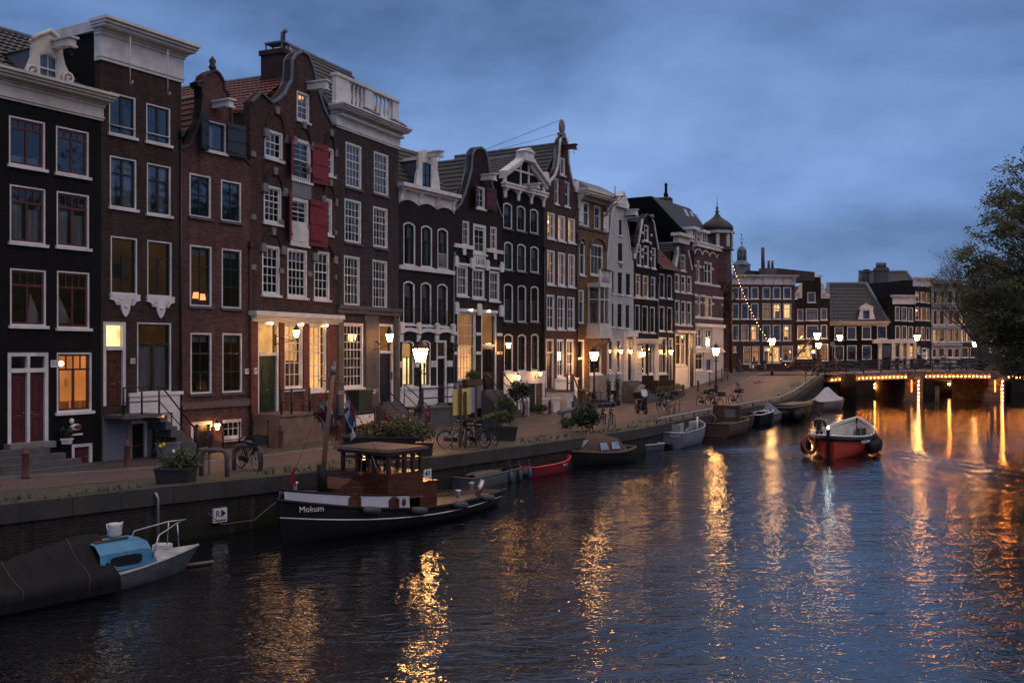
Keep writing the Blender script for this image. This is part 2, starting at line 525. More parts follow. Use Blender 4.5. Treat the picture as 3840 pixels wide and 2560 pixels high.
def door(h, rc, mat, trans=.0, key=None, row=None, fc=None, step=True, label=None, oval=False, leafs=1, glazed=False):
 fc = fc or WHITE
 u0, u1, z0, z1 = rc
 fw = min(.13, (u1 - u0) * .14)
 h.holes.append(loop(u0, u1, z0, z1))
 zt = z1 - (z1 - z0) * trans
 fr = MB()
 fr.box(u0, u0 + fw, .01, .17, z0, z1)
 fr.box(u1 - fw, u1, .01, .17, z0, z1)
 fr.box(u0 + fw, u1 - fw, .012, .168, z1 - fw, z1)
 if trans: fr.box(u0 + fw - .003, u1 - fw + .003, -.02, .166, zt - .07, zt + .07)
 if leafs == 2: fr.box((u0 + u1) / 2 - .05, (u0 + u1) / 2 + .05, -.01, .165, z0, z1 - fw)
 d = h.b('door_frame', fr, fc)
 ztop = zt - .07 if trans else z1 - fw
 for k in range(leafs):
  a = u0 + fw + (u1 - u0 - 2 * fw) * k / leafs + (.05 if k else 0)
  b = u0 + fw + (u1 - u0 - 2 * fw) * (k + 1) / leafs - (.05 if leafs == 2 and k == 0 else 0)
  lf = MB()
  lf.box(a, b, .10, .15, z0 + .02, ztop)
  H = ztop - z0
  for f0, f1 in ((.06, .36), (.42, .92)):
   mb_a, mb_b = a + (b - a) * .16, b - (b - a) * .16
   if glazed and f0 > .4: continue
   if oval and f0 > .4:
    cx, cz, ra, rb = (a + b) / 2, z0 + H * .66, (b - a) * .3, H * .2
    o1 = [(cx + ra * math.cos(t * .3927), cz + rb * math.sin(t * .3927)) for t in range(16)]
    o2 = [(cx + ra * .72 * math.cos(t * .3927), cz + rb * .8 * math.sin(t * .3927)) for t in range(16)]
    lf.ring(o1, o2, .075, .101)
    continue
   lf.ring(loop(mb_a, mb_b, z0 + H * f0, z0 + H * f1), loop(mb_a + .05, mb_b - .05, z0 + H * f0 + .05, z0 + H * f1 - .05), .08, .101)
   lf.box(mb_a + .09, mb_b - .09, .088, .101, z0 + H * f0 + .09, z0 + H * f1 - .09)
  dl = h.b('door', lf, mat)
  if label: dl['label'] = label
  if glazed:
   g = MB()
   for q in range(3):
    x = a + (b - a) * (.25 + .25 * q)
    g.box(x - .012, x + .012, .07, .102, z0 + H * .42, z0 + H * .94)
   h.b('door_grille', g, IRON, dl)
   p = MB().box(a + (b - a) * .16, b - (b - a) * .16, .092, .104, z0 + H * .42, z0 + H * .94)
   h.b('pane', p, surf('door_glass', (.02, .015, .012), .08, .3, spec=1.0), dl)
  kn = MB().ball(((b - .1) if leafs == 1 or k == 0 else a + .1, .07, z0 + H * .42), .035, 6, 5)
  kn.box((a + b) / 2 - .12, (a + b) / 2 + .12, .08, .1005, z0 + H * .385, z0 + H * .405)
  h.b('handle', kn, surf('brass', (.35, .25, .1), .35, .2, metal=1.0), dl)
 if trans:
  p = MB().add([(u0 + fw, .11, zt + .07), (u1 - fw, .11, zt + .07), (u1 - fw, .11, z1 - fw), (u0 + fw, .11, z1 - fw)], [(0, 1, 2, 3)])
  h.b('fanlight', p, GLASS)
  h.rows.setdefault(row or 'door%d' % int(u0 * 10), []).append((u0, u1, zt, z1, key))
 if step: h.b('doorstep', MB().box(u0 - .1, u1 + .1, -.3, .1, z0 - .14, z0 + .018), STONE)
 return d
def sides(h, zl, zr, mat, left=True, right=True, name='side_wall'):
 mb = MB()
 for f, u, z in ((left, .004, zl), (right, h.w - .004, zr)):
  if f: mb.add([(u, .34, -.5), (u, h.depth, -.5), (u, h.depth, z), (u, .34, z)], [(0, 1, 2, 3)])
 mb.add([(.004, h.depth, -.5), (h.w - .004, h.depth, -.5), (h.w - .004, h.depth, max(zl, zr)), (.004, h.depth, max(zl, zr))], [(0, 1, 2, 3)])
 return h.b(name, mb, mat)
def pantiles(h, A, B, C, D_, mat, name='roof', cu=.24, cv=.34, parent=None):
 A, B, C, D_ = map(Vector, (A, B, C, D_))
 nu = max(2, int((B - A).length / cu))
 nv = max(2, int((D_ - A).length / cv))
 nrm = (B - A).cross(D_ - A).normalized()
 rows = []
 for j in range(nv):
  for e in (0, 1):
   v = (j + e) / nv
   row = []
   for i in range(nu * 5 + 1):
    u = i / (nu * 5)
    p = A * (1 - u) * (1 - v) + B * u * (1 - v) + C * u * v + D_ * (1 - u) * v
    ph = (i % 5) / 5
    row.append(p + nrm * (.045 * math.sin(math.pi * ph) + (.045 if e == 0 else 0)))
   rows.append(row)
 mb = MB()
 mb.grid(rows, smooth=False)
 return h.b(name, mb, mat, parent)
def hipped(h, z_eave_l, z_eave_r, z_ridge, mat, y0=.3, um=None, label=None, ridge_mat=None, left=True, right=True):
 um = h.w / 2 if um is None else um
 r = None
 if left:
  r = pantiles(h, (0, h.depth, z_eave_l), (0, y0, z_eave_l), (um, y0, z_ridge), (um, h.depth, z_ridge), mat)
 if right:
  r2 = pantiles(h, (h.w, y0, z_eave_r), (h.w, h.depth, z_eave_r), (um, h.depth, z_ridge), (um, y0, z_ridge), mat)
  r = r or r2
 h.b('ridge', MB().tube([(um, y0, z_ridge + .03), (um, h.depth, z_ridge + .03)], .11, 6), ridge_mat or LEAD, r)
 return r
def cornice(h, z0, z1, mat=None, proj=.45, frieze=.6, u0=-.06, u1=None, dent=False, y0=0.0, name='cornice', blocks=0):
 mat = mat or WHITE
 u1 = h.w + .06 if u1 is None else u1
 H = z1 - z0
 mb = MB()
 zf = z0 + H * frieze
 mb.box(u0, u1, y0 - .07, y0 + .3, z0, zf)
 mb.box(u0 - .02, u1 + .02, y0 - .11, y0 + .2, z0 + H * .08, z0 + H * .15)
 steps = [(.18, .0, .22), (.30, .22, .42), (.72, .42, .60), (.86, .60, .80), (1.0, .80, 1.0)]
 for f, a, b in steps:
  mb.box(u0 - proj * f * .35, u1 + proj * f * .35, y0 - proj * f, y0 + .25, zf + (z1 - zf) * a, zf + (z1 - zf) * b)
 if dent:
  n = int((u1 - u0) / .2)
  for k in range(n):
   x = u0 + (u1 - u0) * (k + .25) / n
   mb.box(x, x + .09, y0 - proj * .5, y0 - .05, zf - .11, zf + .003)
 o = h.b(name, mb, mat)
 if blocks:
  for k in range(blocks):
   x = u0 + .12 + (u1 - u0 - .24) * k / (blocks - 1)
   b = MB()
   b.prism([(y0 - .07, z0 + H * .05), (y0 - .16, z0 + H * .12), (y0 - .2, zf - .1), (y0 - proj * .55, zf + .02), (y0 - .07, zf + .02)], x - .09, x + .09, 'x')
   h.b('console', b, mat, o)
 return o
def coping(h, L, t=.14, y0=-.06, y1=.42, mat=None, name='coping'):
 P = [Vector(p) for p in L]
 out = []
 for i, p in enumerate(P):
  d = P[min(i + 1, len(P) - 1)] - P[max(i - 1, 0)]
  d.normalize()
  out.append(p + Vector((-d.y, d.x)) * t)
 mb = MB()
 n = len(P)
 v = []
 for y in (y0, y1):
  v += [(p.x, y, p.y) for p in P] + [(p.x, y, p.y) for p in out]
 f = []
 for i in range(n - 1):
  a, b, c, d = i, i + 1, n + i + 1, n + i
  f += [(a, b, c, d), (a + 2 * n, d + 2 * n, c + 2 * n, b + 2 * n), (d, c, c + 2 * n, d + 2 * n), (a, a + 2 * n, b + 2 * n, b)]
 f += [(0, n, 3 * n, 2 * n), (n - 1, 3 * n - 1, 4 * n - 1, 2 * n - 1)]
 mb.add(v, f)
 return h.b(name, mb, mat or STONE)
def hoist(h, t, x0, x1, yt, yb, L=1.0, mat=None, u=None):
 uu, zz = h.uz(t, x0, (yt + yb) / 2)
 if u is not None: uu = u
 _, za = h.uz(t, x0, yb)
 _, zb = h.uz(t, x0, yt)
 hh = max(.22, abs(zb - za) * .62)
 mb = MB()
 mb.box(uu - .13, uu + .13, -L, .05, zz - hh / 2, zz + hh / 2)
 mb.box(uu - .19, uu + .19, -L - .08, .04, zz + hh / 2, zz + hh / 2 + .07)
 mb.box(uu - .16, uu + .16, -L - .05, -L + .12, zz - hh / 2 - .07, zz - hh / 2)
 o = h.b('hoist_beam', mb, mat or WHITE)
 k = MB().tube([(uu, -L + .15, zz - hh / 2 - .05), (uu, -L + .15, zz - hh / 2 - .25), (uu + .05, -L + .15, zz - hh / 2 - .33), (uu + .1, -L + .15, zz - hh / 2 - .25)], .014, 5)
 h.b('hook', k, IRON, o)
 return o
def shutter(h, rc, mat, side=1, ang=0.0, name='shutter', th=.045, y0=-.06):
 u0, u1, z0, z1 = rc
 w = u1 - u0
 mb = MB()
 mb.box(0, w * side, -th, 0, z0, z1)
 for f in (.12, .5, .88):
  z = z0 + (z1 - z0) * f
  mb.box(.02 * side, (w - .02) * side, -th - .02, -th - .001, z - .06, z + .06)
 hinge = u0 if side > 0 else u1
 M = Matrix.Translation((hinge, y0, 0)) @ Matrix.Rotation(-ang * side, 4, 'Z')
 mb.xf(M)
 o = h.b(name, mb, mat)
 k = MB()
 for f in (.12, .88):
  z = z0 + (z1 - z0) * f
  k.box(-.05 * side, w * .6 * side, -th - .035, -th - .021, z - .02, z + .02)
 k.xf(M)
 h.b('hinge', k, IRON, o)
 return o
def scroll_path(c, r0, r1, turns, a0=0.0, n=26):
 return [(c[0] + (r0 + (r1 - r0) * i / n) * math.cos(a0 + turns * 2 * math.pi * i / n), 0, c[1] + (r0 + (r1 - r0) * i / n) * math.sin(a0 + turns * 2 * math.pi * i / n)) for i in range(n + 1)]
LAMPGLASS = emit('lantern_glass_lit', (1, .48, .15), 60.0, .3, 8.0)
LAMPDARK = surf('lantern_glass_unlit', (.1, .1, .1), .1, .2, spec=1.0)
def lantern_parts(par, c, s=1.0, lit=True, glassmat=None, mat=None):
 mat = mat or IRON
 g = MB()
 g.lathe([(.10 * s, .0), (.205 * s, .42 * s)], c, 6, False)
 og = g.build('lamp_glass', glassmat or (LAMPGLASS if lit else LAMPDARK), par)
 f = MB()
 for k in range(6):
  w = 2 * math.pi * k / 6
  f.tube([(c[0] + .104 * s * math.cos(w), c[1] + .104 * s * math.sin(w), c[2] - .01 * s), (c[0] + .212 * s * math.cos(w), c[1] + .212 * s * math.sin(w), c[2] + .43 * s)], .011 * s, 4)
 f.lathe([(.05 * s, -.05 * s), (.115 * s, -.03 * s), (.115 * s, .004)], c, 6, False)
 f.lathe([(.235 * s, .42 * s), (.24 * s, .46 * s), (.2 * s, .5 * s), (.13 * s, .60 * s), (.10 * s, .62 * s), (.10 * s, .67 * s), (.06 * s, .72 * s), (.03 * s, .74 * s), (.045 * s, .78 * s), (.012 * s, .86 * s)], c, 12)
 of = f.build('lantern_frame', mat, par)
 return og, of
def wall_lantern(h, t, x, yb, yt, label, out=.7, lit=True, group='wall lanterns on the house fronts', scroll=True, s=None, yo=0.0):
 u, z = h.uz(t, x, yb, -out)
 _, z2 = h.uz(t, x, yt, -out)
 s = s or max(.5, (z2 - z) / .86)
 p = h.P(u, 0, 0)
 r = thing('wall_lantern', label, 'lantern', (p.x, p.y, z), h.root.rotation_euler.z, group)
 lantern_parts(r, (0, -out, 0), s, lit, WALLGLASS if lit else None)
 b = MB()
 b.tube([(0, 0, -.42 * s), (0, -out * .5, -.3 * s), (0, -out, -.16 * s), (0, -out, -.03 * s)], .018, 6)
 b.tube([(0, 0, .1 * s), (0, -out * .45, -.12 * s), (0, -out * .95, -.17 * s)], .014, 6)
 if scroll:
  sp = scroll_path((-out * .32, -.1 * s), .02, .17 * s, 1.8, math.pi)
  b.tube([(0, q[0], q[2]) for q in sp], .012, 5)
 b.box(-.05, .05, -.03, .0, -.55 * s, .2 * s)
 b.build('bracket', IRON, r)
 return r
WALLGLASS = emit('wall_lantern_glass_lit', (1, .43, .12), 62.0, .3, 8.0)
def railing(name, label, P, hh=.95, post=.035, rails=(.5, 1.0), mat=None, knobs=True, spikes=0, group=None):
 mat = mat or IRON
 b0 = P[0]
 r = thing(name, label, 'railing', b0, 0, group)
 for p in P:
  q = p - b0
  m = MB().tube([q, q + Vector((0, 0, hh + .06))], post, 8)
  if knobs: m.ball(q + Vector((0, 0, hh + .1)), post * 1.7, 8, 6)
  m.build('post', mat, r)
 m = MB()
 for i in range(len(P) - 1):
  a, b = P[i] - b0, P[i + 1] - b0
  for f in rails: m.tube([a + Vector((0, 0, hh * f)), b + Vector((0, 0, hh * f))], post * .6, 6)
  if spikes:
   for k in range(1, spikes):
    c = a.lerp(b, k / spikes)
    m.tube([c + Vector((0, 0, .08)), c + Vector((0, 0, hh + .02))], .01, 4)
 m.build('rail', mat, r)
 return r
def leafy(mb, c, rx, ry, rz, n, size, q, flat=False):
 for _ in range(n):
  while True:
   d = Vector((q.uniform(-1, 1), q.uniform(-1, 1), q.uniform(-1, 1)))
   if .15 < d.length < 1: break
  d = d * (.55 + .45 * q.random()) if d.length > .6 else d
  p = Vector((c[0] + d.x * rx, c[1] + d.y * ry, c[2] + d.z * rz))
  a = Vector((q.uniform(-1, 1), q.uniform(-1, 1), q.uniform(-.6, .6))).normalized()
  b = a.cross(Vector((q.uniform(-1, 1), q.uniform(-1, 1), q.uniform(-1, 1)))).normalized()
  s = size * q.uniform(.6, 1.4)
  a, b = a * s, b * s * .5
  mb.add([p - a * .5, p + b * .5, p + a * .5, p - b * .5], [(0, 1, 2, 3)])
def text(parent, body, size, loc, rot, mat, name='lettering', ext=.004, align='CENTER'):
 c = bpy.data.curves.new(name, 'FONT')
 c.body = body
 c.size = size
 c.extrude = ext
 c.align_x = align
 c.align_y = 'CENTER'
 c.materials.append(mat)
 t = bpy.data.objects.new(name, c)
 col.objects.link(t)
 dg = bpy.context.evaluated_depsgraph_get()
 dg.update()
 me = bpy.data.meshes.new_from_object(t.evaluated_get(dg))
 bpy.data.objects.remove(t)
 o = bpy.data.objects.new(name, me)
 col.objects.link(o)
 if parent: o.parent = parent
 o.location = loc
 o.rotation_euler = rot
 return o
# ------------------------------------------------------------------ the row of houses along the quay
def hit(o, d, p):
 k = (p - CX) / F
 u = (k * o.y - o.x) / (d.x - k * d.y)
 return o + d * u
def unit(tn): return Vector((tn, 1, 0)).normalized()
dA, dB, dC = unit(.60), unit(.44), unit(.62)
PA = Vector((-14.57, 35.3, 0))
edges = [-170, 379, 680, 939]
pts_ = [hit(PA, dA, e) for e in edges]
PB = pts_[-1].copy()
pts_ += [hit(PB, dB, e) for e in (1261, 1495)]
PC = pts_[-1].copy()
pts_ += [hit(PC, dC, e) for e in (1701, 1884, 2040, 2164, 2276, 2376, 2467, 2530, 2604, 2711)]
dirs = [dA] * 3 + [dB] * 2 + [dC] * 10
def mk(i, name, label, depth=9.0):
 return House(name, label, pts_[i], dirs[i], (pts_[i + 1] - pts_[i]).length, depth)
B_BLACK = brick('black_painted_brick', (.009, .0085, .009), (.006, .006, .0065), stain=.4, paint=True)
B_DKBR = brick('dark_brown_brick', (.062, .036, .03), (.036, .03, .029), stain=.5)
B_RED = brick('red_brown_brick', (.125, .055, .05), (.10, .075, .072), stain=.45)
B_BRN = brick('brown_brick', (.085, .043, .037), (.06, .048, .046), stain=.5)
B_ORNG = brick('rosy_brick', (.18, .06, .042), (.12, .08, .07), stain=.4)
B_GRY = brick('grey_brown_brick', (.06, .044, .046), (.042, .036, .037), stain=.5)
B_TAR = brick('tarred_brick', (.024, .016, .017), (.015, .012, .012), stain=.4)
B_OCH = brick('ochre_brick', (.20, .105, .043), (.13, .085, .055), stain=.45)
B_PURP = brick('purple_brick', (.11, .056, .066), (.08, .06, .07), stain=.4)
T_RED = surf('red_pantile', (.13, .038, .032), .6, .45, 2.5, dirt=.6)
T_DK = surf('dark_pantile', (.026, .027, .03), .45, .4, 2.5, dirt=.5)
NETS = lambda *a: (CURT, a or [(.0, .3, 0, 1), (.7, 1, 0, 1)])
# ---- house 33: black, oxblood sashes
h = H1 = mk(0, 'canal_house', 'black-painted house with white cornice and ornate white dormer, far left')
zc = h.uz('A', 306, 671)[1]
zt = h.uz('A', 330, 510)[1]
for row, ws in (('r3', [(55, 278, 727, 1022, 'A'), (343, 545, 789, 1072, 'A')]), ('r2', [(60, 280, 1142, 1490, 'A'), (347, 547, 1182, 1515, 'A')]),
 ('r1', [(62, 283, 178, 524, 'B'), (349, 549, 193, 539, 'B')])):
 for k, (a, b, c, d, t) in enumerate(ws):
  cu = None
  if row == 'r2': cu = (CURT, [(0, .42, 0, .8), (.58, 1, 0, .62)])
  if row == 'r3' and k == 0: cu = (CURT, [(0, 1, 0, .2)])
  window(h, row, None, h.rect(t, a, b, c, d), (4, 1, 2, 1, .2 if row == 'r3' else .27), sc=REDSASH, fw=.06, sw=.07, bar=.035, curt=cu)
ul = h.uz('A', 343, 789)[0]
window(h, 'g', 'orange', h.rect('B', 348, 563, 687, 1050), (4, 1, 2, 1, .27), sc=REDSASH, fw=.07, sw=.06, bar=.04,
 curt=(CURTW, [(0, .45, 0, .16), (.5, 1, 0, .16)]))
door(h, h.rect('B', 47, 298, 687, 1240), DKRED, .2, leafs=2, step=False)
h.b('doorstep', MB().box(h.uz('B', 40, 1265)[0] - .1, h.uz('B', 305, 1250)[0], -.35, .1, h.uz('B', 170, 1275)[1], h.uz('B', 170, 1240)[1] + .018), STONEL)
u0, u1, z0, z1 = h.rect('B', 440, 567, 1245, 1378)
door(h, (u0, u1, z0, z1), DKRED, .0, step=False, label='low dark red cellar door')
wall(h, [(0, -.4), (h.w, -.4), (h.w, zt - .1), (0, zt - .1)], B_BLACK)
cornice(h, zc, zt, CREAM, .62, .5)
sides(h, zt, zt - .1, B_BLACK)
zr = h.uz('A', 200, 240)[1]
_, zrl = h.uz('A', 0, 285)
rz = zr + 1.2
rf = pantiles(h, (0, .3, zt - .05), (h.w - .02, .3, zt - .05), (h.w - .02, 3.6, rz), (0, 3.6, rz), T_DK)
h.b('ridge', MB().tube([(0, 3.6, rz + .03), (h.w, 3.6, rz + .03)], .11, 6), LEAD, rf)
h.b('roof_back', MB().add([(0, 3.6, rz), (h.w, 3.6, rz), (h.w, 9, zt), (0, 9, zt)], [(0, 1, 2, 3)]), LEAD, rf)
ua, ub, za, zb = h.rect('A', 205, 385, 255, 520)
uc = (ua + ub) / 2
ob = MB()
out_ = h.pts('A', [(160, 480), (165, 420), (195, 350), (200, 270), (190, 245), (215, 222), (300, 190), (345, 225), (382, 280), (385, 340), (400, 400), (432, 470), (432, 520), (420, 535)])
zb0 = zt - .12
out_[0], out_[-1] = (out_[0][0], zb0), (out_[-1][0], zb0)
def dormer(h, out_, wrect, g, mat, roofmat, yo=-.02, back=2.6, rise=.0, key=None, sc=None, ztop=None, arch=True, curt=None):
 o = wall(h, out_, mat, 'dormer', .16, yo, holes=[loop(*wrect, rise)])
 hh = h.holes
 w_ = window(h, None, key, wrect, g, sc=sc, fw=.05, sw=.045, sill=None, rise=rise, yo=yo, cut=False, curt=curt)
 w_.parent = o
 u0, u1, z0, z1 = wrect
 rb = MB()
 rb.box(u0 - .02, u1 + .02, yo + .5, yo + .55, z0, z1)
 rb.box(u0 - .22, u0 - .1, yo + .17, back, z0 - .3, z1)
 rb.box(u1 + .1, u1 + .22, yo + .17, back, z0 - .3, z1)
 rb.prism([(u0 - .3, z1), (u1 + .3, z1), ((u0 + u1) / 2, z1 + .35)], yo + .165, back)
 h.b('dormer_cheek', rb, roofmat, o)
 return o
wr = h.rect('A', 236, 362, 322, 522)
d_ = dormer(h, out_, wr, (2, 1, 2, 1, .5), CREAM, LEAD, rise=.12, curt=(CURT, [(0, 1, 0, .95)]))
m_ = MB()
for tx, ty in ((195, 440), (412, 485)):
 c = h.uz('A', tx, ty)
 sp = scroll_path((c[0], c[1]), .03, .26, 1.6, 1.0)
 m_.tube([(q[0], -.09, q[2]) for q in sp], .05, 6)
m_.tube([(p_[0], -.08, p_[1]) for p_ in out_[4:9]], .07, 6)
h.bs('carving', m_, CREAM, d_)
hoist(h, 'A', 300, 300, 250, 295, .95, CREAM, u=wr[1] - .15)
rooms(h)
u, z = h.uz('B', 329, 757)
sg = h.b('house_number', MB().box(u - .12, u + .12, -.03, .0, z - .12, z + .12), WHITE)
NAVY = surf('sign_navy', (.02, .03, .08), .5, .1)
text(sg, '33', .2, (u, -.034, z), (R(90), 0, 0), NAVY)
for a, b, w_ in ((178, 500, .26), (352, 500, .3)):
 u, z = h.uz('B', a + 30, b, .3)
 h.b('model_yacht', MB().prism([(u - w_, z), (u + w_, z), (u - w_ * .6, z + .95)], .27, .3).box(u - w_, u + w_, .25, .33, z - .06, z), WHITE)
# ---- house 35: dark brown brick, deep white cornice
h = H2 = mk(1, 'canal_house', 'dark brown brick house with tall white cornice and two ropes hanging from it')
zc = h.uz('A', 861, 437)[1]
zt = h.uz('A', 936, 191, -.6)[1]
for row, t, ws in (('r3', 'A', [(668, 832, 580, 830), (896, 1045, 647, 878)]), ('r2', 'A', [(673, 837, 965, 1275), (900, 1047, 1008, 1315)]),
 ('r1', 'B', [(678, 842, -19, 330), (902, 1053, 6, 345)])):
 for k, (a, b, c, d) in enumerate(ws):
  g = {'r3': (2, 1, 2, 1, 0), 'r2': (2, 1, 2, 1, .32), 'r1': (1, 1, 2, 1, .3)}[row]
  cu = (CURT, [(0, .3, 0, .98), (.55, 1, 0, .98)]) if row == 'r2' else None
  f_ = window(h, row, None if row != 'r1' else 'glow', h.rect(t, a, b, c, d), g, sc=DARKSASH, fw=.06, sw=.055, bar=.05, curt=cu)
  u0, u1, z0, z1 = h.rect(t, a, b, c, d)
  if row == 'r3':
   bb = MB()
   bb.tube([(u0 + .03, -.02, z0 + .3), (u1 - .03, -.02, z0 + .3)], .022, 6)
   h.b('window_bar', bb, WHITE, f_)
  if row == 'r1':
   uc, wd = (u0 + u1) / 2, (u1 - u0) / 2
   bb = MB()
   prof = [(-wd - .05, z0 - .1), (-wd - .07, z0 - .22), (-wd + .1, z0 - .26), (-wd * .62, z0 - .42), (-wd * .35, z0 - .4), (-.18, z0 - .56), (-.1, z0 - .74), (0, z0 - .84),
 (.1, z0 - .74), (.18, z0 - .56), (wd * .35, z0 - .4), (wd * .62, z0 - .42), (wd - .1, z0 - .26), (wd + .07, z0 - .22), (wd + .05, z0 - .1)]
   bb.prism([(uc + a_, b_) for a_, b_ in reversed(prof)], -.09, -.005)
   for sgn in (-1, 1):
    sp = scroll_path((uc + sgn * wd * .5, z0 - .28), .02, .1, 1.3, 0)
    bb.tube([(q[0], -.1, q[2]) for q in sp], .022, 5)
   bb.ball((uc, -.1, z0 - .45), .07, 6, 5)
   h.b('apron', bb, WHITE, f_)
door(h, h.rect('B', 633, 772, 500, 1012), WOODD, .315, 'pale', oval=True, step=False, label='varnished wooden door with oval panel and lit fanlight')
window(h, 'g', 'glow', h.rect('B', 840, 1050, 505, 932), (1, 1, 2, 1, .3), sc=DARKSASH, fw=.06, bar=.05, sill=None, curt=(CURT, [(.05, .45, 0, .72), (.52, 1, 0, .7)]))
door(h, h.rect('B', 795, 905, 1105, 1347), BLACKP, .0, glazed=True, step=False, label='black barred cellar door')
window(h, 'b', 'warm', h.rect('B', 948, 1048, 1062, 1185), (1, 1, 4, 3, 0), sc=WHITE, fw=.05, sw=.02, bar=.012, sill=None)
wall(h, [(0, -.4), (h.w, -.4), (h.w, zt - .2), (0, zt - .2)], B_DKBR)
cornice(h, zc, zt, WHITE, .75, .64)
sides(h, zt - .1, zt - .1, B_BLACK)
h.b('fascia', MB().box(-.12, .12, .25, 7.5, zt - .35, zt + .02), WHITE)
h.b('roof', MB().box(0, h.w, .2, h.depth, zt - .12, zt - .03), LEAD)
u0, u1 = h.uz('B', 790, 1000)[0], h.w - .01
z0, z1 = h.uz('B', 950, 1060)[1], h.uz('B', 950, 930)[1]
m_ = MB().box(u0, u1, -.06, -.002, z0, z1 - .1)
m_.box(u0 - .04, u1 + .02, -.12, -.003, z1 - .13, z1)
ux = h.uz('B', 1052, 1100)[0]
m_.box(ux, u1, -.058, -.004, .0, z0 + .002)
h.b('plinth', m_, WHITE)
m_ = MB().box(.03, h.uz('B', 790, 1200)[0], -.07, -.002, -.3, h.uz('B', 700, 1068)[1])
h.b('render', m_, GREYP)
ua, ub, za, zb = h.rect('B', 772, 922, 1085, 1345)
m_ = MB()
m_.box(ua, ua + .18, -.1, -.003, -.2, zb)
m_.box(ub - .16, ub, -.1, -.004, -.2, zb)
m_.box(ua - .05, ub + .1, -.14, -.002, zb - .1, zb + .08)
h.b('cellar_surround', m_, STONEL)
zl = h.uz('B', 700, 1075, -.8)[1]
ul = h.uz('B', 950, 1080, -.8)[0]
m_ = MB().box(.05, ul, -1.15, -.075, zl - .12, zl)
for k in range(7):
 m_.box(ul + k * .24, ul + k * .24 + .27, -1.1, -.13, zl - .3 * (k + 1) - .01 if k < 6 else -.2, zl - .17 * (k + 1))
st_ = h.b('stoop', m_, STONE)
for (ti, xa, ya, n_) in ((h, ua, zb, 0),):
 pass
m_ = MB()
for q in ((.1, -1.08), (ul * .52, -1.08), (ul - .05, -1.08)):
 m_.tube([(q[0], q[1], zl), (q[0], q[1], zl + 1.0)], .035, 8)
for f in (.45, .97): m_.tube([(.1, -1.08, zl + f), (ul - .05, -1.08, zl + f)], .026, 6)
e = ul + 1.7
m_.tube([(ul - .05, -1.08, zl + .97), (ul + .1, -1.08, zl + .93), (e, -1.08, .95)], .03, 6)
m_.tube([(ul - .05, -1.08, zl + .45), (e, -1.08, .45)], .02, 6)
m_.tube([(e, -1.08, 0), (e, -1.08, 1.1)], .045, 8)
m_.ball((e, -1.08, 1.15), .07)
h.b('stoop_railing', m_, IRON, st_)
sp = scroll_path((0, 0), .03, .24, 1.9, .3)
cu, cz = h.uz('B', 960, 1295, -.9)
m_ = MB().tube([(cu + q[0], -.95, max(.05, cz + q[2])) for q in sp] + [(cu - .1, -.95, cz + .5), (cu + .02, -.95, cz + .75), (cu - .1, -.95, cz + .85)], .022, 6)
h.b('scroll_iron', m_, IRON, st_)
rooms(h)
u, z = h.uz('B', 812, 740)
sg = h.b('house_number', MB().box(u - .1, u + .1, -.03, 0, z - .1, z + .1), WHITE)
text(sg, '35', .16, (u, -.034, z), (R(90), 0, 0), NAVY)
u, z = h.uz('B', 932, 1130)
sg = h.b('house_number', MB().box(u - .1, u + .1, -.14, -.11, z - .1, z + .1), WHITE)
text(sg, '35', .15, (u, -.144, z), (R(90), 0, 0), NAVY)
for i_, (a, b_) in enumerate((((798, 225), (798, 505)), ((1028, 305), (1025, 572)))):
 u, zz = h.uz('A', a[0], a[1], -.55)
 _, z2 = h.uz('A', b_[0], b_[1], -.55)
 p = h.P(u, -.55, zz)
 m_ = MB().tube([(0, 0, 0), (0, 0, (z2 - zz))], .022, 5)
 m_.tube([(0, 0, z2 - zz), (.05, 0, z2 - zz - .06), (.1, 0, z2 - zz), (.08, 0, z2 - zz + .06)], .02, 5)
 o = m_.build('hoist_rope', WHITE, None, p)
 tag(o, ('left' if i_ == 0 else 'right') + ' white hoist rope with hook hanging from the tall white cornice', 'rope', 'ropes on the white cornice')
# ---- house 37: red-brown brick with a neck gable
h = H3 = mk(2, 'canal_house', 'reddish brick house with small scrolled neck gable and dark blue attic shutter')
for row, t, ws in (('r3', 'C', [(115, 248, 905, 1168), (308, 433, 945, 1195)]), ('r2', 'B', [(1163, 1298, 33, 406), (1358, 1480, 55, 418)]),
 ('r1', 'B', [(1167, 1298, 567, 940), (1362, 1484, 570, 932)])):
 for k, (a, b, c, d) in enumerate(ws):
  window(h, row + str(k), ['glow', None][k] if row == 'r2' else ('dim' if (row, k) == ('r1', 1) else None), h.rect(t, a, b, c, d),
 (2, 1, 2, 1 if row == 'r3' else 2, .48 if row == 'r3' else .33), sc=DARKSASH, fw=.075, bar=.03, sill='s',
 curt=(BLIND, [(0, 1, .87, 1)]) if row != 'r3' or k == 1 else None)
aw = h.rect('C', 222, 340, 584, 768)
window(h, 'a', None, aw, (1, 1, 1, 1, 0), sc=DARKSASH, fw=.06, sw=.09, curt=(CURT, [(0, .5, 0, 1)]))
door(h, h.rect('B', 1170, 1300, 1110, 1275), BLACKP, 0, step=True, label='low black cellar door in a white frame')
window(h, 'b', 'glow', h.rect('B', 1363, 1480, 1097, 1215), (1, 1, 3, 2, 0), fw=.09, sill='w')
L = h.pts('C', [(480, 840), (430, 775), (400, 700), (376, 600), (372, 480), (352, 398), (332, 385), (328, 335), (300, 285), (272, 262), (232, 275), (200, 298), (192, 325), (160, 338), (163, 365), (185, 372), (190, 440), (178, 560), (152, 640), (115, 715), (66, 742)])
L[0] = (h.w, L[0][1])
L[-1] = (0, L[-1][1])
wall(h, [(0, -.4), (h.w, -.4)] + L, B_RED)
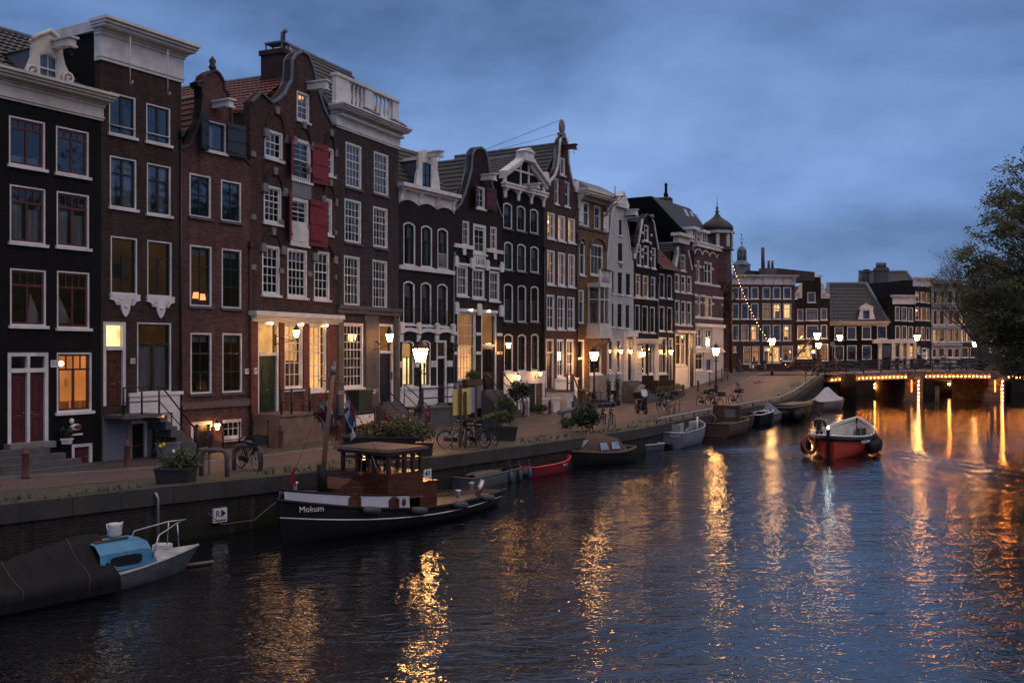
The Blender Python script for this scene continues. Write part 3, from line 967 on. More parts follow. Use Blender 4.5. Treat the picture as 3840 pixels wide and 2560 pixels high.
coping(h, L, .09, -.07, .42, surf('dark_coping', (.05, .045, .045), .7, .3))
m_ = MB()
c = h.uz('C', 272, 255)
m_.lathe([(.1, 0), (.16, .1), (.1, .22), (.15, .36), (.05, .5), (.02, .55)], (c[0], .15, c[1] - .05), 8)
h.b('finial', m_, surf('dark_coping', (.05, .045, .045)))
hoist(h, 'C', 268, 372, 466, 510, .95, WHITE)
shutter(h, (aw[1] + .01, aw[1] + .86, aw[2] - .05, aw[3] + .05), surf('slate_blue_paint', (.02, .035, .055), .5, .2), 1, R(10))
shutter(h, (aw[0] - .75, aw[0] - .01, aw[2] - .05, aw[3] + .05), surf('slate_blue_paint', (.02, .035, .055), .5, .2), -1, R(30))
zsl, zsr = L[-1][1] - .1, L[0][1] - .1
zrd = h.uz('C', 250, 330)[1]
hipped(h, zsl, zsr, zrd - .5, T_RED, .4)
sides(h, zsl, zsr, B_BRN)
z0 = h.uz('B', 1328, 1003)[1]
h.b('string_course', MB().box(-.0, h.w, -.09, -.003, z0 - .14, z0 + .13), surf('brown_stone', (.13, .09, .08), .8, .3, 2, dirt=.4))
rooms(h)
for x in (1511,):
 u, z = h.uz('B', x, 803)
 sg = h.b('house_number', MB().box(u - .1, u + .1, -.03, 0, z - .11, z + .11), WHITE)
 text(sg, '37', .15, (u, -.034, z), (R(90), 0, 0), NAVY)
for x, y in ((1207, 338), (1243, 348)):
 u, z = h.uz('B', x, y, .45)
 h.b('table_lamp', MB().lathe([(.15, 0), (.11, .24)], (u, .5, z - .12), 8), emit('lamp_shade_lit', (1, .45, .15), 1.6))
wall_lantern(h, 'B', 1331, 1160, 1112, 'small lit lantern beside the cellar door of the reddish brick house', .3, s=.55, scroll=False)
# ---- house 39: brown brick, arches, red shutters
h = H4 = mk(3, 'canal_house', 'brown brick gabled house with stone-dotted arches and big red shutters')
M_ = lambda t, a, b, c, d: h.rect(t, a, b, c, d)
g4 = (3, 2, 3, 3, .4)
win4 = [('r3', 'C', 575, 688, 637, 812, (3, 1, 3, 2, .4)), ('r3', 'C', 942, 999, 742, 912, (2, 1, 2, 2, .4)),
 ('r2', 'C', 570, 680, 975, 1205, g4), ('r2', 'C', 934, 990, 1052, 1275, (2, 2, 2, 3, .4)),
 ('r1', 'D', 135, 245, -130, 172, (3, 2, 3, 3, .42)), ('r1', 'D', 290, 412, -108, 188, (4, 2, 4, 3, .42)), ('r1', 'D', 453, 550, -95, 202, (3, 2, 3, 3, .42))]
for row, t, a, b, c, d, g in win4:
 window(h, row, None, M_(t, a, b, c, d), g, fw=.11, bar=.035, curt=(BLIND, [(0, 1, .8, 1)]) if row == 'r1' else None)
window(h, 'a', 'bright', M_('C', 772, 850, 402, 580), (2, 2, 2, 2, .5), fw=.11, curt=(CURTW, [(0, .45, 0, 1)]))
lf1 = M_('C', 742, 860, 690, 945)
lf2 = M_('C', 732, 845, 1050, 1338)
f1 = window(h, 'r3', None, lf1, (2, 3, 2, 3, .5), fw=.16, sill='w')
f2 = window(h, 'r2', None, (lf2[0], lf2[1], lf2[2] + (lf2[3] - lf2[2]) * .42, lf2[3]), (2, 2, 2, 2, .5), fw=.16, sill=None)
m_ = MB().box(lf2[0], lf2[1], -.03, .05, lf2[2], lf2[2] + (lf2[3] - lf2[2]) * .42)
m_.box(lf2[0] - .05, lf2[1] + .05, -.08, .05, lf2[2] - .08, lf2[2])
m_.box(lf2[0] + .16, lf2[1] - .16, -.05, -.029, lf2[2] + .15, lf2[2] + (lf2[3] - lf2[2]) * .38)
h.bs('loft_panel', m_, WHITE)
m_ = MB().box(lf1[0], lf1[1], -.02, .03, lf2[3] + .02, lf1[2] - .1)
h.bs('loft_panel', m_, surf('grey_paint', (.2, .2, .21), .6, .15))
m_ = MB()
n_ = 8
for k in range(n_ + 1):
 x = lf1[0] + .1 + (lf1[1] - lf1[0] - .2) * k / n_
 m_.tube([(x, -.05, lf1[2]), (x, -.05, lf1[2] + .8)], .012, 4)
m_.tube([(lf1[0] + .08, -.05, lf1[2] + .8), (lf1[1] - .08, -.05, lf1[2] + .8)], .02, 5)
h.b('balcony_rail', m_, IRON)
for lf, (xa, xb, ya, yb) in ((lf1, (848, 945, 722, 965)), (lf2, (838, 938, 1068, 1348))):
 r_ = M_('C', xa, xb, ya, yb)
 shutter(h, (lf[1] + .01, r_[1], r_[2], r_[3]), REDP, 1, R(6))
 shutter(h, (lf[0] - .6, lf[0] - .01, r_[2] + .1, r_[3] + .1), REDP, -1, R(30))
gw1, gw2, gw3 = M_('D', 107, 238, 335, 890), M_('D', 270, 385, 345, 748), M_('D', 422, 530, 350, 760)
door(h, gw1, GREENP, .36, 'warm', oval=True, step=False, label='bottle green door with oval panel under a lit fanlight', row='g')
window(h, 'g', 'warm', gw2, (3, 3, 3, 3, .42), fw=.11, bar=.035)
window(h, 'g', 'warm', gw3, (3, 3, 3, 3, .42), fw=.11, bar=.035)
L = h.pts('C', [(1045, 640), (1040, 602), (985, 588), (940, 500), (905, 395), (876, 255), (860, 215), (842, 168), (800, 142), (760, 165), (737, 200), (730, 330), (716, 352), (692, 402), (650, 440), (612, 455), (598, 440), (548, 398), (512, 432), (521, 470)])
L[0] = (h.w, L[0][1])
L[-1] = (0, L[-1][1])
wall(h, [(0, -.4), (h.w, -.4)] + L, B_BRN)
coping(h, L[1:16], .12, -.08, .42, LEAD)
coping(h, L[15:], .10, -.1, .42, STONE)
ar = MB()
stn = MB()
arcs = [('C', 583, 705, 640, 500), ('C', 757, 862, 690, 590), ('C', 945, 1040, 745, 645), ('C', 575, 690, 975, 870), ('C', 935, 1015, 1050, 945),
 ('C', 565, 680, 1340, 1240), ('C', 880, 1000, 1400, 1305)]
for t, a, b, yb, yt in arcs:
 u0, z0 = h.uz(t, a, yb)
 u1 = h.uz(t, b, yb)[0]
 zt_ = h.uz(t, (a + b) / 2, yt)[1]
 u0, u1 = max(.02, u0 - .05), min(h.w - .02, u1 + .05)
 hh = zt_ - z0
 o_, i_ = [], []
 for k in range(13):
  w = math.pi * k / 12
  o_.append(((u0 + u1) / 2 + (u1 - u0) / 2 * 1.05 * math.cos(w), z0 + hh * math.sin(w)))
  i_.append(((u0 + u1) / 2 + ((u1 - u0) / 2 - .2) * math.cos(w), z0 + (hh - .22) * math.sin(w)))
 n = 13
 v = [(p[0], y, p[1]) for y in (-.07, -.002) for p in o_ + i_]
 f = []
 for k in range(n - 1): f += [(k, k + n, k + n + 1, k + 1), (k, k + 1, k + 1 + 2 * n, k + 2 * n), (k + n, k + 3 * n, k + 1 + 3 * n, k + n + 1)]
 ar.add(v, f)
 uc = (u0 + u1) / 2
 stn.prism([(uc - .1, zt_ - .26), (uc + .1, zt_ - .26), (uc + .16, zt_ + .05), (uc - .16, zt_ + .05)], -.12, -.003)
 for uu in (u0, u1):
  stn.box(max(0.01, uu - .14), min(h.w - .01, uu + .16), -.11, -.003, z0 - .26, z0 + .1)
h.bs('arch', ar, B_DKBR)
for t, ys in (('C', (700, 1130)), ('D', (15, 45))): pass
for zz in (h.uz('D', 280, 28)[1], h.uz('C', 620, 1190)[1], h.uz('C', 620, 815)[1]):
 for uu in (.0, .33, .66, 1.0):
  a = max(.01, uu * h.w - .16)
  stn.box(a, min(h.w - .01, a + .3), -.06, -.003, zz - .1, zz + .12)
h.bs('stone_block', stn, STONEL)
z0, z1 = h.uz('D', 330, 345)[1], h.uz('D', 330, 288)[1]
m_ = MB().box(-.08, h.w + .08, -.3, -.003, z0 + .12, z1)
m_.box(-.12, h.w + .12, -.42, -.002, z0 + (z1 - z0) * .6, z1 + .03)
m_.box(-.02, h.w + .02, -.15, -.002, z0, z0 + .13)
h.b('shop_cornice', m_, WHITE)
m_ = MB()
us = [0, gw1[0], gw1[1], gw2[0], gw2[1], gw3[0], gw3[1], h.w]
for k in range(0, 8, 2): m_.box(us[k] + .02, us[k + 1] - .02, -.045, -.002, h.uz('D', 200, 890)[1], z0)
h.bs('brick_pier', m_, B_ORNG)
m_ = MB()
for x in (180, 370, 520):
 u, _ = h.uz('D', x, 340)
 m_.ball((u, -.12, z0 - .05), .05, 8, 6)
h.bs('soffit_lamp', m_, emit('soffit_lamp_lit', (1, .62, .3), 30))
hipped(h, h.uz('C', 520, 540)[1], L[0][1] - .3, h.uz('C', 745, 262)[1], T_RED, .42, um=h.w * .56)
sides(h, h.uz('C', 520, 520)[1], L[0][1] - .3, B_DKBR)
u_, zz = h.uz('C', 690, 240, 1.6)
zt_ = h.uz('C', 690, 135, 1.6)[1] - .55
cm = MB().box(h.w * .56 - .42, h.w * .56 + .42, .7, 1.9, zz - 1.5, zt_)
cm.box(h.w * .56 - .49, h.w * .56 + .49, .63, 1.97, zt_ - .1, zt_ + .12)
ch = h.b('chimney', cm, B_DKBR)
cm = MB().box(h.w * .56 - .3, h.w * .56 + .3, 0.8, 1.8, zt_ + .45, zt_ + .52)
for y_ in (.85, 1.72):
 for x_ in (-.28, .22): cm.box(h.w * .56 + x_, h.w * .56 + x_ + .06, y_, y_ + .05, zt_ + .12, zt_ + .45)
cm.box(h.w * .56 - .25, h.w * .56 + .25, 0.9, 1.7, zt_ + .121, zt_ + .2)
cm.tube([(h.w * .56, 1.0, zt_ + .1), (h.w * .56, 1.0, zt_ + .95), (h.w * .56, .8, zt_ + 1.05)], .11, 8)
h.b('chimney_cowl', cm, LEAD, ch)
hoist(h, 'C', 845, 905, 338, 405, 1.0, WHITE)
zl = h.uz('D', 220, 900, -1.0)[1]
sp_ = (h.uz('D', 72, 900, -.5)[0], h.uz('D', 395, 900, -1.2)[0])
m_ = MB().box(max(.02, sp_[0]), sp_[1], -1.5, -.08, -.2, zl - .12)
m_.box(max(.0, sp_[0] - .05), sp_[1] + .08, -1.58, -.078, zl - .118, zl)
for k in range(5): m_.box(sp_[1] + .08 + k * .27, sp_[1] + .36 + k * .27, -1.45, -.5, -.2, zl - .17 * (k + 1))
st_ = h.b('stoop', m_, surf('rough_stone', (.16, .115, .10), .9, .45, 1.2, bump=.6, dirt=.5))
m_ = MB()
for a in (max(.1, sp_[0] + .1), (sp_[0] + sp_[1]) / 2, sp_[1] - .06): m_.tube([(a, -1.5, zl), (a, -1.5, zl + 1.05)], .05, 8)
for f in (.5, 1.0): m_.tube([(max(.1, sp_[0] + .1), -1.5, zl + f), (sp_[1] - .06, -1.5, zl + f)], .035, 6)
h.b('stoop_railing', m_, surf('green_black_iron', (.012, .02, .016), .5), st_)
rooms(h)
wr_ = h.rect('D', 262, 360, 818, 895)
u, z = h.uz('D', 88, 637)
sg = h.b('house_number', MB().box(u - .1, u + .1, -.08, -.05, z - .13, z + .13), WHITE)
text(sg, '39', .15, (u, -.084, z), (R(90), 0, 0), NAVY)
wall_lantern(h, 'D', 345, 432, 348, 'lit lantern on a large scrolled bracket above the green door', 1.1)
# ---- house 41: grey-brown with balustrade
h = H5 = mk(4, 'canal_house', 'tall grey-brown house with white balustrade attic above a dentilled cornice')
g5 = (4, 2, 4, 3, .38)
for row, t, ws in (('r3', 'C', [(1072, 1170, 718, 990), (1245, 1335, 775, 1032)]), ('r2', 'C', [(1065, 1168, 1060, 1325), (1240, 1330, 1107, 1355)]),
 ('r1', 'D', [(637, 735, -65, 240), (812, 903, -40, 258)])):
 for a, b, c, d in ws:
  window(h, row, None, M_(t, a, b, c, d), g5, fw=.1, bar=.035, sill='s', curt=(CURT, [(0, 1, 0, .98)]) if row == 'r3' else (CURT, [(.0, .3, 0, 1), (.7, 1, 0, 1)]))
window(h, 'g', 'glow', M_('D', 632, 757, 345, 742), (5, 3, 5, 4, .4), fw=.11, bar=.035, sill='w')
door(h, M_('D', 848, 940, 350, 830), NAVYP, .36, 'dim', step=True, row='g2', label='dark blue front door below a gridded fanlight')
zc = h.uz('C', 1225, 692)[1]
zt = h.uz('C', 1240, 545, -.4)[1]
wall(h, [(0, -.4), (h.w, -.4), (h.w, zt - .1), (0, zt - .1)], B_GRY)
cornice(h, zc, zt, WHITE, .7, .6, dent=True)
zb0, zb1 = zt, h.uz('C', 1205, 365)[1]
bl = MB()
bl.box(0, h.w, .0, .25, zb0 - .02, zb0 + .28)
bl.box(-.05, h.w + .05, -.08, .3, zb1 - .14, zb1)
for a, b in ((0, .2), (.44, .56), (.9, 1.0)): bl.box(a * h.w, b * h.w, .0, .24, zb0 + .27, zb1 - .13)
for a, b, n_ in ((.2, .44, 4), (.56, .9, 5)):
 for k in range(n_):
  x = h.w * (a + (b - a) * (k + .5) / n_)
  hh = zb1 - zb0 - .42
  bl.lathe([(.09, 0), (.09, .06), (.05, .1), (.1, hh * .35), (.05, hh * .8), (.09, hh * .9), (.09, hh)], (x, .12, zb0 + .28), 8)
h.b('balustrade', bl, WHITE)
m_ = MB()
for f in (.42, .88): m_.prism([(zt * 0 + -.75, zt + .02), (-.35, zt + .3), (0, zt + .3), (0, zt + .02)], h.w * f - .35, h.w * f + .35, 'x')
h.bs('hoist_hatch', m_, LEAD)
rz = h.uz('C', 1000, 215, 2.5)[1]
rf = pantiles(h, (.0, .4, zt - .1), (h.w, .4, zt - .1), (h.w, 3.0, rz), (0, 3.0, rz), T_DK)
h.b('roof_back', MB().add([(0, 3.0, rz), (h.w, 3.0, rz), (h.w, 5.6, zt), (0, 5.6, zt)], [(0, 1, 2, 3)]), LEAD, rf)
h.b('ridge', MB().tube([(0, 3, rz), (h.w, 3, rz)], .14, 6), LEAD, rf)
h.b('ridge', MB().tube([(0, .4, zt), (0, 3, rz)], .14, 6), LEAD, rf)
m_ = MB().add([(.0, .4, zt - .2), (0, 3, rz), (0, 5.6, zt - .2)], [(0, 1, 2)])
h.b('gable_side', m_, LEAD, rf)
sides(h, zt - .1, zt - .1, B_GRY)
zs0, zs1 = h.uz('D', 780, 292)[1], h.uz('D', 780, 250)[1]
m_ = MB().box(-.02, h.w + .02, -.16, -.003, zs0, zs1)
m_.box(-.02, h.w + .02, -.24, -.002, zs1 - .14, zs1 + .04)
h.b('string_course', m_, STONE)
m_ = MB()
wl, wd_ = M_('D', 632, 757, 345, 742), M_('D', 848, 940, 350, 830)
for a, b in ((.02, wl[0] - .02), (wl[1] + .02, wd_[0] - .02), (wd_[1] + .02, h.w - .02)):
 m_.box(a, b, -.05, -.003, .9, zs0)
 m_.box(a + .06, b - .06, -.1, -.004, .9, zs0 - .3)
h.bs('pilaster', m_, STONE)
zp = h.uz('D', 700, 755)[1]
m_ = MB().box(0, wd_[0] - .05, -.12, -.002, zp - .16, zp + .02)
h.b('plinth', m_, STONEL)
m_ = MB().box(.3, wd_[0] - .1, -.075, -.003, h.uz('D', 700, 860)[1], zp - .15)
h.b('cellar_shutter', m_, WHITE)
zl = h.uz('D', 890, 840)[1]
m_ = MB()
for k in range(6): m_.box(wd_[0] - .5 - k * .05, wd_[1] + .3, -.5 - k * .27, -.1 if k == 0 else -.49 - (k - 1) * .27, -.2, zl - .15 * k - .02)
st_ = h.b('stoop', m_, STONE)
m_ = MB()
for s_ in (wd_[0] - .45, wd_[1] + .25):
 m_.tube([(s_, -.5, zl), (s_, -.5, zl + 1.0), (s_, -2.0, 1.05), (s_, -2.0, 0)], .035, 8)
 m_.tube([(s_, -.5, zl + .5), (s_, -2.0, .5)], .022, 6)
 m_.ball((s_, -2.0, 1.12), .07)
h.bs('stoop_railing', m_, NAVYP, st_)
rooms(h)
u, z = h.uz('D', 808, 763)
sg = h.b('house_number', MB().box(u - .1, u + .1, -.15, -.125, z - .1, z + .1), WHITE)
text(sg, '41', .15, (u, -.154, z), (R(90), 0, 0), NAVY)
u, z = h.uz('D', 918, 665)
h.b('intercom', MB().box(u - .06, u + .06, -.13, -.1, z - .2, z + .2), BLACKP)
wall_lantern(h, 'D', 917, 460, 362, 'lit lantern on a scrolled bracket beside the dark blue door', 1.0)
m_ = MB()
u, _ = h.uz('D', 968, 400)
m_.tube([(h.w - .12, -.1, .4), (h.w - .12, -.1, zs0)], .05, 8)
h.b('drainpipe', m_, STONEL)
# ---- house 43: dark, scalloped white cornice and string course
h = H6 = mk(5, 'canal_house', 'dark house with scalloped white cornice, white dormer and arched windows')
for row, t, ws in (('r2', 'E', [(130, 240, 912, 1310), (292, 395, 943, 1328), (443, 542, 968, 1345)]), ('r1', 'F', [(128, 235, -17, 380), (288, 388, -5, 392), (440, 537, 8, 402)])):
 for k, (a, b, c, d) in enumerate(ws):
  rc_ = M_(t, a, b, c, d)
  f_ = window(h, row, None, rc_, (1, 1, 2, 1, .36), sc=DARKSASH, fw=.09, bar=.05, rise=.16, curt=(CURT, [(0, 1, 0, 1)]) if row == 'r1' else (CURT, [(.6, 1, 0, 1)]))
  if row == 'r1' or k == 2:
   m_ = MB()
   for q in range(9): m_.tube([(rc_[0] + .1 + (rc_[1] - rc_[0] - .2) * q / 8, -.03, rc_[2] + .05), (rc_[0] + .1 + (rc_[1] - rc_[0] - .2) * q / 8, -.03, rc_[2] + .85)], .01, 4)
   for z_ in (.1, .85): m_.tube([(rc_[0] + .05, -.03, rc_[2] + z_), (rc_[1] - .05, -.03, rc_[2] + z_)], .014, 4)
   h.b('window_guard', m_, WHITE if row == 'r2' else IRON, f_)
gw1, gw2, gd = M_('F', 118, 228, 530, 950), M_('F', 283, 382, 528, 950), M_('F', 433, 528, 528, 1105)
window(h, 'g', 'pale', gw1, (1, 1, 2, 1, .36), sc=DARKSASH, fw=.08, bar=.05, rise=.14, curt=(CURTW, [(0, 1, .64, 1)]))
window(h, 'g', 'pale', gw2, (1, 1, 2, 1, .36), sc=DARKSASH, fw=.08, bar=.05, rise=.14, curt=(CURTW, [(0, 1, .64, 1)]))
door(h, gd, BLACKP, .27, 'glow', glazed=True, row='gd', label='black panelled door with dark fanlight', step=True)
zc = h.uz('E', 345, 790)[1]
zt = h.uz('E', 410, 605, -.5)[1]
wall(h, [(0, -.4), (h.w, -.4), (h.w, zt - .1), (0, zt - .1)], B_TAR)
m_ = MB()
low = []
n_ = 3
for k in range(n_):
 for q in range(8):
  x = h.w * (k + q / 8) / n_
  low.append((x, zc + .05 + .2 * math.sin(math.pi * q / 8)))
low.append((h.w, zc))
m_.prism([(0, zc - .05)] + low + [(h.w, zt - .3), (0, zt - .3)], -.07, -.003)
m_.box(-.1, h.w + .05, -.32, .2, zt - .32, zt - .2)
m_.box(-.16, h.w + .1, -.5, .2, zt - .2, zt)
co = h.b('cornice', m_, WHITE)
for k in range(4):
 x = .14 + (h.w - .28) * k / 3
 h.bs('console', MB().prism([(-.07, zc + .1), (-.14, zc + .2), (-.14, zc + .45), (-.32, zt - .3), (-.07, zt - .3)], x - .12, x + .12, 'x'), WHITE, co)
z0, z1 = h.uz('E', 345, 1372)[1], h.uz('E', 345, 1335)[1]
h.b('string_course', MB().box(0, h.w, -.12, -.003, z0, z1), WHITE)
zs = h.uz('F', 335, 470)[1]
m_ = MB()
xs = [0, .03, .31, .36, .64, .68, .97, 1.0]
top, bot = [], []
for k in range(3):
 for q in range(9):
  x = h.w * (k + q / 8) / 3
  top.append((x, zs + .18 + .14 * math.sin(math.pi * q / 8)))
  bot.append((x, zs - .02 + .14 * math.sin(math.pi * q / 8)))
m_.prism(bot + list(reversed(top)), -.12, -.003)
for k in range(4):
 x = min(max(h.w * k / 3, .16), h.w - .16)
 m_.box(x - .16, x + .16, -.16, -.002, zs + .0, zs + .5)
 m_.prism([(x - .2, zs + .5), (x + .2, zs + .5), (x, zs + .62)], -.18, -.001)
 m_.box(x - .16, x + .16, -.09, -.004, zs - .45, zs - .05)
h.b('scalloped_band', m_, WHITE)
z0, z1 = h.uz('F', 335, 775)[1], h.uz('F', 335, 718)[1]
m_ = MB()
for a, b in ((.02, gw1[0] - .02), (gw1[1] + .02, gw2[0] - .02), (gw2[1] + .02, gd[0] - .02), (gd[1] + .02, h.w - .02)): m_.box(a, b, -.03, -.003, z0, z1)
h.bs('stone_block', m_, WHITE)
text(h.root, '43', .22, ((gw2[1] + gd[0]) / 2, -.035, (z0 + z1) / 2), (R(90), 0, 0), surf('grey_lettering', (.18, .18, .2), .6), 'house_number')
zp0, zp1 = h.uz('F', 260, 1130)[1], h.uz('F', 260, 955)[1]
m_ = MB().box(.02, gd[0] - .05, -.08, -.002, zp0, zp1 - .1)
m_.box(.0, gd[0] - .04, -.16, -.003, zp1 - .12, zp1 + .02)
m_.box(gd[1] + .05, h.w - .02, -.08, -.002, zp0, zp1 + .1)
h.b('plinth', m_, WHITE)
m_ = MB().box(.1, gd[0] - .3, -1.5, -.09, -.2, zp0 - .1)
m_.box(.0, gd[0] - .25, -1.56, -.088, zp0 - .1, zp0)
zd = gd[2]
for k in range(5): m_.box(gd[0] - .2, gd[1] + .3, -.45 - k * .28, -.1 if k == 0 else -.44 - (k - 1) * .28, -.2, zd - .02 - k * zd / 5)
st_ = h.b('stoop', m_, STONE)
m_ = MB()
for a in (.1, gd[0] - .3): m_.tube([(a, -1.5, zp0), (a, -1.5, zp0 + 1.05)], .06, 8)
for f in (.5, 1.0): m_.tube([(.1, -1.5, zp0 + f), (gd[0] - .3, -1.5, zp0 + f)], .04, 6)
m_.tube([(.1, -1.5, zp0 + 1.0), (-.7, -1.5, .4)], .04, 6)
h.b('stoop_railing', m_, NAVYP, st_)
rf = pantiles(h, (0, .2, zt), (h.w, .2, zt), (h.w, 2.2, zt + 2.6), (0, 2.2, zt + 2.6), T_DK)
h.b('roof_back', MB().add([(0, 2.2, zt + 2.6), (h.w, 2.2, zt + 2.6), (h.w, h.depth, zt), (0, h.depth, zt)], [(0, 1, 2, 3)]), LEAD, rf)
sides(h, zt - .1, zt - .1, B_TAR)
out_ = h.pts('E', [(235, 560), (250, 470), (262, 420), (262, 290), (255, 268), (330, 248), (385, 262), (440, 300), (436, 420), (450, 510), (465, 600)])
out_[0], out_[-1] = (out_[0][0], zt - .02), (out_[-1][0], zt - .02)
wr = M_('E', 295, 385, 360, 600)
wr = (wr[0], wr[1], max(wr[2], zt + .08), wr[3])
dormer(h, out_, wr, (2, 1, 2, 1, .5), WHITE, LEAD, -.05, 2.0, .1, sc=DARKSASH)
hoist(h, 'E', 345, 500, 265, 330, .9, WHITE, u=(wr[0] + wr[1]) / 2 + .2)
rooms(h)
# ---- house 45: 1616 gable
h = H7 = mk(6, 'canal_house', 'dark gabled house with white 1616 panel, purple-red attic shutter and tall lit windows')
g7 = (3, 2, 3, 3, .36)
aw = M_('E', 795, 880, 588, 790)
window(h, 'a', None, aw, (1, 1, 2, 3, .0), fw=.12)
for a, b, c, d, g in ((673, 735, 903, 1130, (2, 1, 2, 2, .3)), (928, 988, 957, 1168, (2, 1, 2, 2, .3))):
 window(h, 'r2', None if a < 800 else 'dim', M_('E', a, b, c, d), g, fw=.09)
lc = M_('E', 770, 890, 935, 1205)
window(h, 'r2', None, lc, (2, 1, 2, 3, .1), fw=.17, curt=(CURT, [(0, 1, 0, .35)]))
pan = M_('E', 768, 880, 1205, 1330)
for a, b, c, d in ((620, 722, -155, 122), (762, 876, -130, 145), (918, 1012, -107, 168)):
 window(h, 'r1', None, M_('F', a, b, c, d), (3, 1, 3, 2, .36), fw=.12, bar=.035, curt=(CURT, [(0, 1, 0, 1)]))
gw, gt = M_('F', 625, 795, 268, 900), M_('F', 845, 985, 280, 985)
window(h, 'g', 'warm', gw, (5, 3, 5, 3, .5), fw=.1, bar=.03, sill='s', curt=(CURTW, [(0, 1, .52, 1)]))
door(h, gt, BLACKP, .42, 'dim', row='gt', glazed=True, step=True, label='dark glazed door with wrought grille under a red curtained fanlight')
L = h.pts('E', [(1060, 865), (1030, 845), (1000, 765), (960, 620), (932, 500), (915, 400), (905, 320), (882, 250), (840, 218), (795, 225), (770, 255), (755, 290), (748, 420), (715, 560), (690, 640), (650, 740), (605, 795)])
L[0] = (h.w, L[0][1])
L[-1] = (0, L[-1][1])
wall(h, [(0, -.4), (h.w, -.4)] + L, B_TAR)
coping(h, L, .13, -.06, .45, LEAD)
m_ = MB().box(pan[0], pan[1], -.06, .1, pan[2], pan[3])
m_.box(pan[0] - .06, pan[1] + .06, -.1, .09, pan[3] - .1, pan[3])
pn = h.b('date_panel', m_, WHITE)
text(pn, '1616', .5, ((pan[0] + pan[1]) / 2, -.065, pan[2] + (pan[3] - pan[2]) * .42), (R(90), 0, 0), surf('black_lettering', (.02, .02, .03), .5), 'date')
m_ = MB()
zb_ = h.uz('E', 690, 1138)[1]
for a, b in ((.02, lc[0] - .01), (lc[1] + .01, h.w - .02)):
 m_.box(a, b, -.1, -.003, zb_ - .12, zb_ + .1)
 m_.box((a + b) / 2 - .15, (a + b) / 2 + .15, -.09, -.004, zb_ - .5, zb_ - .12)
zb_ = h.uz('E', 690, 1300)[1]
for a, b in ((.02, pan[0] - .02), (pan[1] + .02, h.w - .02)): m_.box(a, b, -.08, -.003, zb_ - .1, zb_ + .05)
for x in (.18, pan[0] - .15, pan[1] + .15, h.w - .18): m_.prism([(x - .18, zb_ - .2), (x + .18, zb_ - .2), (x + .18, zb_ + .3), (x + .08, zb_ + .42), (x - .08, zb_ + .42), (x - .18, zb_ + .3)], -.13, -.002)
zb_ = h.uz('F', 820, 245)[1]
for x in (.2, (gw[1] + gt[0]) / 2, h.w - .22): m_.prism([(x - .19, zb_ - .35), (x + .19, zb_ - .35), (x + .19, zb_ + .2), (x + .08, zb_ + .35), (x - .08, zb_ + .35), (x - .19, zb_ + .2)], -.14, -.002)
for yy in (470, 645):
 z_ = h.uz('F', 820, yy)[1]
 for a, b in ((.02, gw[0] - .02), (gw[1] + .02, gt[0] - .02), (gt[1] + .02, h.w - .02)): m_.box(a, b, -.03, -.004, z_ - .09, z_ + .09)
h.bs('stone_block', m_, WHITE)
m_ = MB().box(gw[0], gw[1], -.1, .0, gw[3], gw[3] + .18)
m_.box(gt[0], gt[1], -.1, .0, gt[3], gt[3] + .18)
h.b('lintel', m_, WHITE)
h.bs('soffit_lamp', MB().ball(((gw[0] + gw[1]) / 2 + .3, -.16, gw[3] + .14), .05).ball(((gt[0] + gt[1]) / 2 - .2, -.16, gt[3] + .14), .05), emit('soffit_lamp_lit', (1, .62, .3), 30))
ar = MB()
for a, b, yb, yt in ((615, 735, 1300, 1185), (900, 1030, 1345, 1222)):
 u0, z0 = h.uz('E', a, yb)
 u1 = h.uz('E', b, yb)[0]
 zt_ = h.uz('E', (a + b) / 2, yt)[1]
 o_ = [((u0 + u1) / 2 + (u1 - u0) / 2 * math.cos(math.pi * k / 12), z0 + (zt_ - z0) * math.sin(math.pi * k / 12)) for k in range(13)]
 i_ = [((u0 + u1) / 2 + ((u1 - u0) / 2 - .16) * math.cos(math.pi * k / 12), z0 + (zt_ - z0 - .16) * math.sin(math.pi * k / 12)) for k in range(13)]
 ar.ring(o_ + [(u0, z0 - .01)], i_ + [(u0 + .16, z0 - .01)], -.06, -.002)
h.bs('arch', ar, B_BLACK)
shutter(h, (aw[1] + .01, aw[1] + .95, aw[2] + .02, aw[3] + .02), surf('plum_paint', (.085, .018, .03), .5, .2), 1, R(8))
shutter(h, (aw[0] - .8, aw[0] - .01, aw[2], aw[3]), surf('plum_paint', (.085, .018, .03), .5, .2), -1, R(30))
hoist(h, 'E', 850, 985, 475, 550, .95, WHITE)
hipped(h, L[-1][1] - .2, L[0][1] - .2, h.uz('E', 760, 295)[1] - .1, T_DK, .42, um=h.w * .5)
sides(h, L[-1][1] - .2, L[0][1] - .2, B_TAR)
m_ = MB().box(.02, gt[0] - .1, -.1, -.002, .6, h.uz('F', 700, 915)[1])
h.b('plinth', m_, STONEL)
zd = gt[2]
m_ = MB()
for k in range(7): m_.box(gt[0] - .15, gt[1] + .15, -.4 - k * .26, -.1 if k == 0 else -.39 - (k - 1) * .26, -.2, zd - .02 - k * zd / 7)
st_ = h.b('stoop', m_, STONE)
m_ = MB()
for a in (gt[0] - .12, gt[1] + .12):
 m_.tube([(a, -.35, zd), (a, -.35, zd + 1.0), (a, -2.1, 1.05), (a, -2.1, 0)], .035, 8)
 m_.tube([(a, -.35, zd + .5), (a, -2.1, .5)], .022, 6)
h.b('stoop_railing', m_, NAVYP, st_)
rooms(h)
wall_lantern(h, 'F', 615, 610, 535, 'unlit black wall lantern left of the tall lit grid window', .5, False)
